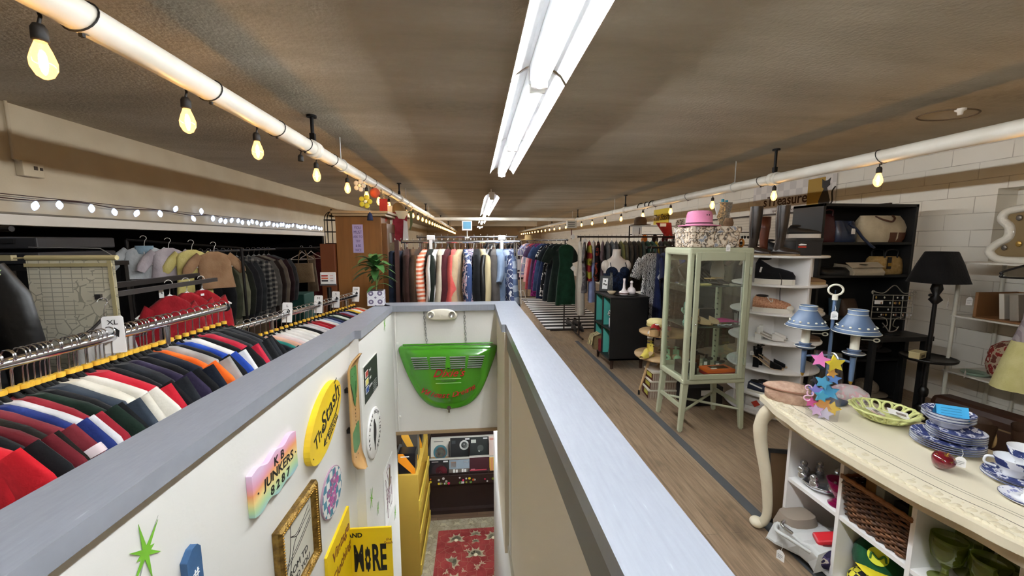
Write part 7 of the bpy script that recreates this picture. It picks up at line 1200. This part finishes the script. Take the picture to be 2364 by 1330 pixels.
def plate(lab, loc, r_, h_=.02, grp=None, top=True, nm='dinner_plate'):
    t = thing(nm, lab, 'plate', loc, group=grp); MB().lathe([(.001, .0), (r_*.6, 0), (r_*.63, .003), (r_, h_), (r_, h_+.003), (r_*.62, .007), (.001, .006)], n=40).build('dish', CHN, t)
    if top: MB().lathe([(r_*.05, .0066), (r_*.62, .0076), (r_*.985, h_+.0036)], n=40).build('printed_face', WIL, t)
    MB().lathe([(r_*1.0, h_+.0005), (r_*1.006, h_+.002), (r_*1.0, h_+.0035)], n=40).build('blue_rim', RIMM, t); return t
for k in range(4): plate(('lowest', 'second lowest', 'third', 'topmost')[k]+' large blue willow plate in the wider stack on the desk', (1.83, 1.265, DT+.0085*k), .125, .018, top=k == 3)
for k in range(4): plate(('lowest', 'second lowest', 'third', 'topmost')[k]+' smaller blue willow plate stacked on the wide plates', (1.862, 1.262, DT+.034+.0085*k), .10, .016, top=k == 3)
for k in range(3):
    t = thing('shallow_bowl', ('lowest', 'middle', 'topmost')[k]+' blue rimmed bowl on top of the willow plates', 'bowl', (1.872, 1.30, DT+.072+.011*k)); r_ = .092; MB().lathe([(.001, 0), (.045, 0), (.05, .004), (.078, .028), (r_, .036), (r_, .039), (.074, .032), (.045, .008), (.001, .006)], n=40).build('bowl', CHN, t); MB().lathe([(r_, .0365), (r_*1.008, .038), (r_, .0395)], n=40).build('blue_rim', RIMM, t)
    if k == 2: MB().lathe([(.01, .007), (.045, .0088), (.075, .0332), (.091, .0394)], n=40).build('printed_face', WIL, t)
nc = thing('folded_card', 'bright blue folded paper card standing in the top bowl', 'card', (1.862, 1.285, DT+.115), rz=-.62); MB().loft([[V((-.055, -.028, 0)), V((.055, -.028, 0))], [V((-.055, 0, .046)), V((.055, 0, .046))], [V((-.055, .028, 0)), V((.055, .028, 0))]], False, False, closed=False).build('paper', mat('3fa9dc', .7), nc)
ln = MB()
for k in range(4): ln.box((0, 0, 0), (.07, .0006, .0016), Matrix.Translation((-.004, -.0235+.0055*k, .0085+.009*k)) @ Matrix.Rotation(-.54, 4, 'X'))
ln.build('handwriting', mat('1f6f9c', .7), nc)
sw_ = thing('glass_strawberry', 'dark red glass strawberry ornament with gold leaves on the desk edge', 'ornament', (1.645, 1.15, DT+.001), rz=.3, rot=(.35, -.3, .3)); MB().lathe([(.001, 0), (.018, .004), (.034, .03), (.042, .055), (.040, .072), (.022, .086), (.001, .088)], n=26).build('berry', mat('5f0a18', .06, coat=.8), sw_)
b = MB()
for k in range(6): a = 2*PI*k/6; b.prism([(.002, -.004), (.028, -.007), (.036, 0), (.028, .007), (.002, .004)], .0015, Matrix.Translation((0, 0, .088)) @ Matrix.Rotation(a, 4, 'Z') @ Matrix.Rotation(.3, 4, 'Y'))
b.cyl((0, 0, .088), (.004, 0, .105), .003, n=6).build('gold_leaves', mat('c9a95a', .25, .9), sw_); price_tag((1.672, 1.11, DT+.088), -.8, 'white price tag tied to the glass strawberry', .028)
def cup(lab, loc, rz):
    t = thing('teacup', lab, 'cup', loc, rz=rz); MB().lathe([(.026, 0), (.03, .004), (.027, .008), (.045, .03), (.057, .06), (.0575, .062), (.054, .06), (.042, .03), (.02, .01), (.001, .009)], n=36).build('bowl', CHN, t)
    MB().lathe([(.0468, .033), (.0575, .059)], n=36).build('printed_band', blotch('willow_cup', [(0, '2c3564'), (.46, '3b4678'), (.52, 'e2e4ea')], 22, 4), t); MB().tube(bez([(.052, 0, .052), (.075, 0, .05), (.078, 0, .028), (.046, 0, .02)], 5), .0045, 6).build('handle', CHN, t); return t
plate('lower blue willow saucer under the teacups on the desk', (1.80, 1.045, DT), .098, .014, top=False, nm='saucer'); plate('upper blue willow saucer holding the lower teacup on the desk', (1.80, 1.045, DT+.008), .095, .014, top=True, nm='saucer'); cup('blue willow teacup sitting in the saucer on the desk', (1.805, 1.06, DT+.0155), 2.4); cup('tilted blue willow teacup resting inside the lower cup', (1.845, 1.055, DT+.050), -.6)
cs_ = thing('candle_saucer', 'white candlestick with blue flower saucer at the near desk end', 'candlestick', (1.70, .955, DT)); MB().lathe([(.001, 0), (.05, .0), (.075, .012), (.074, .016), (.04, .008), (.02, .01), (.018, .02), (.015, .022), (.014, .12), (.012, .14), (.001, .14)], n=32).build('candlestick', mat('eceef2', .2), cs_); MB().lathe([(.045, .0095), (.073, .0165)], n=32).build('printed_rim', blotch('blue_flowers', [(0, 'e2e4ec'), (.55, '8a90bc'), (.63, 'e2e4ec')], 30), cs_); MB().lathe([(.0745, .0125), (.076, .014), (.0745, .0162)], n=32).build('blue_rim', RIMM, cs_)
# ---------- white cube shelf under the desk ----------
cw = thing('cube_shelf', 'white cube shelf of glass and hats under the cream desk', 'shelf', (1.60, .60, 0)); WC = mat('f0efed', .45); ys2 = (0, .284, .568, .852, 1.136)
for y in ys2: MB().bx(0, .31, y-.008, y+.008, .0, .60).build('upright', WC, cw)
for z in (.025, .33, .605): MB().bx(.0015, .308, -.0065, 1.1425, z-.009, z+.009).build('shelf', WC, cw)
MB().bx(.305, .31, 0, 1.136, .02, .6).build('back', mat('d0cecc', .5), cw)
lf2 = thing('leaning_picture', 'black frame with brown backing leaning between the desk leg and cube shelf', 'picture frame', (1.50, 1.80, 0)); fw = .40; M_ = Matrix.Translation((.12, .03, .0)) @ Matrix.Rotation(-.25, 4, 'Z') @ Matrix.Rotation(-.18, 4, 'X')
for x0, x1, z0, z1 in ((-.02, .0, 0, fw), (.26, .28, 0, fw), (-.02, .28, 0, .02), (-.02, .28, fw-.02, fw)): MB().bx(x0, x1, 0, .018, z0, z1, M_).build('frame_side', M_BLACK, lf2)
MB().bx(-.0, .26, .006, .012, .02, fw-.02, M_).build('backing', mat('5d4428', .8), lf2)
CR = mat('c9ccd0', .12, .85); cr = thing('crystal_bowl', 'mirror silver bowl with knobbed rim in the far top cube', 'bowl', (1.69, 1.63, .34)); MB().lathe([(.001, .0), (.05, 0), (.07, .012), (.085, .035), (.08, .036), (.06, .014), (.001, .008)], n=28).build('bowl', CR, cr)
for k in range(7): a = 2*PI*k/7; MB().ell((.078*math.cos(a), .078*math.sin(a), .05), .021, 12, 8).ell((.086*math.cos(a), .086*math.sin(a), .08), .017, 12, 8).build('knob', CR, cr)
pkg = thing('pink_goblet', 'flared magenta glass goblet in the far top cube', 'goblet', (1.655, 1.505, .34)); t = NT('magenta_glass'); t.B(c=hx('d0107a'), r=.05, tr=.75); MB().lathe([(.001, 0), (.036, .0), (.038, .006), (.012, .03), (.014, .04), (.03, .07), (.05, .12), (.047, .12), (.026, .07), (.008, .045), (.001, .043)], n=28).build('glass', t.m, pkg)
wb_ = thing('wicker_basket', 'brown wicker basket of oddments in the second cube', 'basket', (1.735, 1.31, .34)); wm = mat('6b4220', .6, var=(30, '3d2412')); b = MB(); r_ = random.Random(9)
def rect(a, b_, z, n=8): return [V((sx*a, sy*b_, z)) for sx, sy in ((-1, -1), (1, -1), (1, 1), (-1, 1))]
for k in range(15):
    z = .008+.0115*k; a, b_ = .115+.0012*k, .112+.0014*k; q = []
    for (p0, p1) in zip(rect(a, b_, z), rect(a, b_, z)[1:]+rect(a, b_, z)[:1]):
        for i in range(12): p = p0.lerp(p1, i/12); nrm = V((p1.y-p0.y, p0.x-p1.x, 0)).normalized(); q.append(p+nrm*.006*(1 if (i+k) % 2 else -1)+V((0, 0, r_.uniform(-.002, .002))))
    b.tube(q, .0062, 5, closed=True)
b.build('weave', wm, wb_); MB().box((0, 0, .01), (.22, .215, .01)).build('base', wm, wb_)
b = MB()
for j in range(3): b.tube([p+V((0, 0, .006*math.sin(i*1.5+j*2.1))) for i, p in enumerate([p0.lerp(p1, i/10) for p0, p1 in zip(rect(.137, .137, .185), rect(.137, .137, .185)[1:]+rect(.137, .137, .185)[:1]) for i in range(10)])], .007, 5, closed=True)
b.build('braided_rim', mat('8a5a30', .6), wb_)
for k, (x, y, z, d_, c, lb) in enumerate(((1.70, 1.385, .36, (.03, .07, .19), 'b08a5a', 'wooden block standing in the wicker basket'), (1.73, 1.355, .36, (.1, .035, .19), 'b9bcb8', 'white printed tin in the wicker basket'), (1.72, 1.27, .36, (.08, .06, .15), '1b1b1d', 'black pouch in the wicker basket'), (1.72, 1.225, .36, (.1, .03, .19), '7a8a5a', 'green floral card in the wicker basket'), (1.80, 1.24, .36, (.08, .06, .16), '6a2430', 'dark red packet in the wicker basket'))): tag(MB().box((x, y, z+d_[2]/2), d_).build('basket_item', mat(c, .5), bev=.003), lb, 'oddment')
gc2 = thing('baseball_hat', 'green and gold baseball cap with round emblem in the lower second cube', 'cap', (1.70, 1.33, .075), rot=(0, -.4, -2.3)); gcm = cloth('0d4028', '14502f'); MB().lathe([(.088, .08), (.092, .11), (.085, .15), (.06, .185), (.025, .2), (.001, .202)], n=24).build('crown', gcm, gc2); MB().loft([[V((.07+.11*u*math.cos(a), .09*math.sin(a)*(1-.25*u), .085-.02*u)) for a in [R(-80+16*i) for i in range(11)]] for u in (0, .5, 1)], False, True, closed=False).build('peak', mat('d8c41f', .7), gc2)
MB().cyl((.088, -.02, .14), (.094, -.02, .1405), .034, n=24).build('emblem', mat('cfd62f', .6), gc2); MB().tube(bez([(.0955, -.045, .125), (.0955, -.04, .15), (.0955, -.02, .132), (.0955, .0, .15), (.0955, .006, .125)], 4), .004, 5).build('emblem_mark', mat('2f6a2c', .6), gc2)
t = NT('check_yellow_black'); t.B(c=t.n('TexChecker', {'Vector': t.co(), 'Scale': 45, 'Color1': hx('e0d53a'), 'Color2': hx('101010')}).outputs[0], r=.7)
tag(MB().ell((1.68, 1.375, .075), (.06, .055, .05), 20, 10).build('checked_hat', t.m), 'yellow and black checked hat in the lower second cube', 'hat'); tag(MB().box((1.66, 1.25, .085), (.11, .10, .10), None, .4).build('yellow_box', mat('d8a33a', .5), bev=.004), 'amber yellow box in the lower second cube', 'box')
GG = NT('green_glass'); gt_ = GG.n('BsdfTransparent', {'Color': (.55, .62, .22, 1)}); gg_ = GG.n('BsdfGlossy', {'Roughness': .04}); gd_ = GG.n('BsdfDiffuse', {'Color': hx('8f9c3a')}); m1 = GG.n('MixShader', {0: .12, 1: gt_.outputs[0], 2: gg_.outputs[0]}); GG.nt.links.new(GG.n('MixShader', {0: .25, 1: m1.outputs[0], 2: gd_.outputs[0]}).outputs[0], GG.out.inputs[0]); k = 0
for x, y in ((1.66, 1.10), (1.68, 1.0), (1.78, 1.11), (1.79, 1.0), (1.66, .92)):
    q = thing('green_goblet', ('footed olive green glass goblet in the third cube, foremost by the divider', 'footed olive green glass goblet in the third cube, second along the front', 'footed olive green glass goblet in the third cube, behind the foremost', 'footed olive green glass goblet in the third cube, behind the second', 'footed olive green glass goblet in the third cube, last along the front')[k], 'goblet', (x, y, .34)); k += 1
    MB().lathe([(.001, 0), (.04, 0), (.042, .004), (.012, .016), (.009, .05), (.014, .062), (.04, .09), (.047, .13), (.047, .17), (.044, .17), (.043, .13), (.036, .094), (.001, .07)], n=28).build('glass', GG.m, q)
hbg = thing('white_handbag', 'white folded leather handbag lying half out of the lowest far cube', 'bag', (1.60, 1.60, .036), rz=.15); wlm = mat('c9cbc9', .4, bump=(9, .5)); MB().loft([[V((-.09+.03*math.sin(k), -.12+.045*k, 0)), V((.16, -.12+.045*k, 0)), V((.16, -.12+.045*k, .12-.01*k)), V((-.07, -.12+.045*k, .09+.012*math.sin(k*2)))] for k in range(6)], True, False).build('body', wlm, hbg, bev=.015); MB().tube(bez([(-.09, -.1, .09), (-.13, -.03, .11), (-.13, .04, .10), (-.08, .08, .09)], 6), .009, 6).build('handle', wlm, hbg); MB().tube(bez([(-.08, .0, .105), (-.11, .03, .13), (-.06, .06, .12)], 6), .008, 6).build('metal_ring', M_CHROME, hbg)
price_tag((1.475, 1.59, .09), -1.2, 'white price tag hanging from the white handbag', .04)
tag(MB().loft([ring(.09, .05, 0, 16), ring(.1, .07, .06, 16), ring(.08, .05, .13, 16)], True).build('taupe_bag', mat('8a7d70', .6), loc=(1.63, 1.685, .036)), 'taupe buckled bag behind the white handbag in the lowest far cube', 'bag')
rw = thing('red_wallet', 'bright red leather wallet on the white handbag', 'wallet', (1.66, 1.515, .15), rot=(.2, -.3, -.4)); MB().box((0, 0, .015), (.14, .06, .03)).build('wallet', mat('b5121f', .4), rw, bev=.01); MB().box((0, -.031, .01), (.1, .004, .01)).build('zip_strap', mat('6a0c14', .4), rw)
tag(MB().ell((1.62, 1.49, .085), (.06, .035, .05), 16, 8).build('patterned_purse', blotch('purple_print', [(0, '2a2440'), (.48, '4a4064'), (.54, 'c9bfae'), (.62, '2a2440')], 26, 3)), 'purple patterned purse beside the white handbag', 'purse')

for o in bpy.data.objects:
    if o.parent is None and o.name.split('.')[0] in ('lattice_bowl', 'gift_card', 'bead_trinket'): o.scale = (.85,)*3
    if o.name.split('.')[0] in ('dinner_plate', 'shallow_bowl', 'saucer', 'teacup', 'folded_card', 'candle_saucer') and o.parent is None: o.scale = (.82, .82, 1)
    if o.name == 'glass_strawberry': o.scale = (.74,)*3
    if o.name == 'carved_box': o.scale = (.8, .8, .9)
    if o.name == 'bag_of_stars': o.scale = (.98, .95, 1); o.location.x -= .02
    if o.name.split('.')[0] == 'riding_boot': o.scale = (.82, .82, 1)
    if o.name == 'earring_stand': o.scale = (.82, 1, 1); o.location.x -= .05
    if o.name == 'doll_dress': o.scale = (.75, .75, .95)

# small things around the racks and the ceiling lamp holder
cs2 = thing('lamp_holder', 'small white porcelain lamp holder at the ring on the ceiling', 'lamp holder', (3.36, 2.50, ZC)); MB().lathe([(.03, 0), (.03, -.012), (.016, -.02), (.014, -.04), (.001, -.042)], n=16).build('holder', M_WHITE, cs2)
sr = thing('eyewear_rack', 'small wire rack of dark sunglasses on the wall panel behind the boots', 'rack', (3.55, 4.7, 1.5)); MB().tube([(-.2, 0, 0), (-.2, 0, .16), (.2, 0, .16), (.2, 0, 0)], .006, 5).tube([(-.25, 0, .0), (.3, 0, .0)], .008, 5).cyl((0, 0, -1.5), (0, 0, 0), .012, n=8).cyl((0, 0, -1.5), (0, 0, -1.48), .16, n=20).build('frame', M_IRON, sr)
for k in range(4):
    q = thing('sunglasses', f"dark sunglasses hanging on the wire rack, {ordinal(k)} from the window of the glass cabinet", 'sunglasses', (3.42+.08*k, 4.68, 1.60)); MB().ell((-.018, 0, 0), (.016, .004, .02), 10, 6).ell((.018, 0, 0), (.016, .004, .02), 10, 6).build('lens', mat('1c1a1a', .1), q); MB().tube([(-.035, 0, .012), (0, -.002, .016), (.035, 0, .012)], .003, 5).tube([(-.035, 0, .012), (-.036, .05, .02)], .0025, 5).tube([(.035, 0, .012), (.036, .05, .02)], .0025, 5).build('frame', M_BLACK, q)
for k, (x, y, rz, c, lb) in enumerate(((1.72, 6.5, -1.6, '1a1a1c', 'black low shoe under the aisle rail, beside the green dress'), (1.84, 6.5, -1.6, '1a1a1c', 'black low shoe under the aisle rail, second of that pair'), (1.75, 6.95, -1.4, '4a4644', 'grey low shoe on the striped mat'), (1.88, 6.95, -1.4, '4a4644', 'grey low shoe on the striped mat, its mate nearer the wall'))): shoe('low_shoe', lb, (x, y, .007), rz, mat(c, .5), mat('2c2a28', .6), .27, .09, .02, .06, .09)
q = thing('storage_box', 'low dark crate on the floor behind the glass cabinet legs', 'box', (2.15, 3.45, 0)); MB().box((0, 0, .09), (.36, .26, .18)).build('crate', mat('171516', .7), q, bev=.004); MB().box((.02, -.132, .13), (.12, .003, .05)).build('paper_label', M_PAPER, q)
q = thing('storage_box', 'dark red box on the floor between the glass cabinet and shoe tower', 'box', (2.33, 3.68, 0)); MB().box((0, 0, .06), (.22, .2, .12)).build('box', mat('4a1a1c', .6), q, bev=.004); MB().box((0, 0, .123), (.2, .18, .008)).build('lid', mat('8a7a72', .6), q)
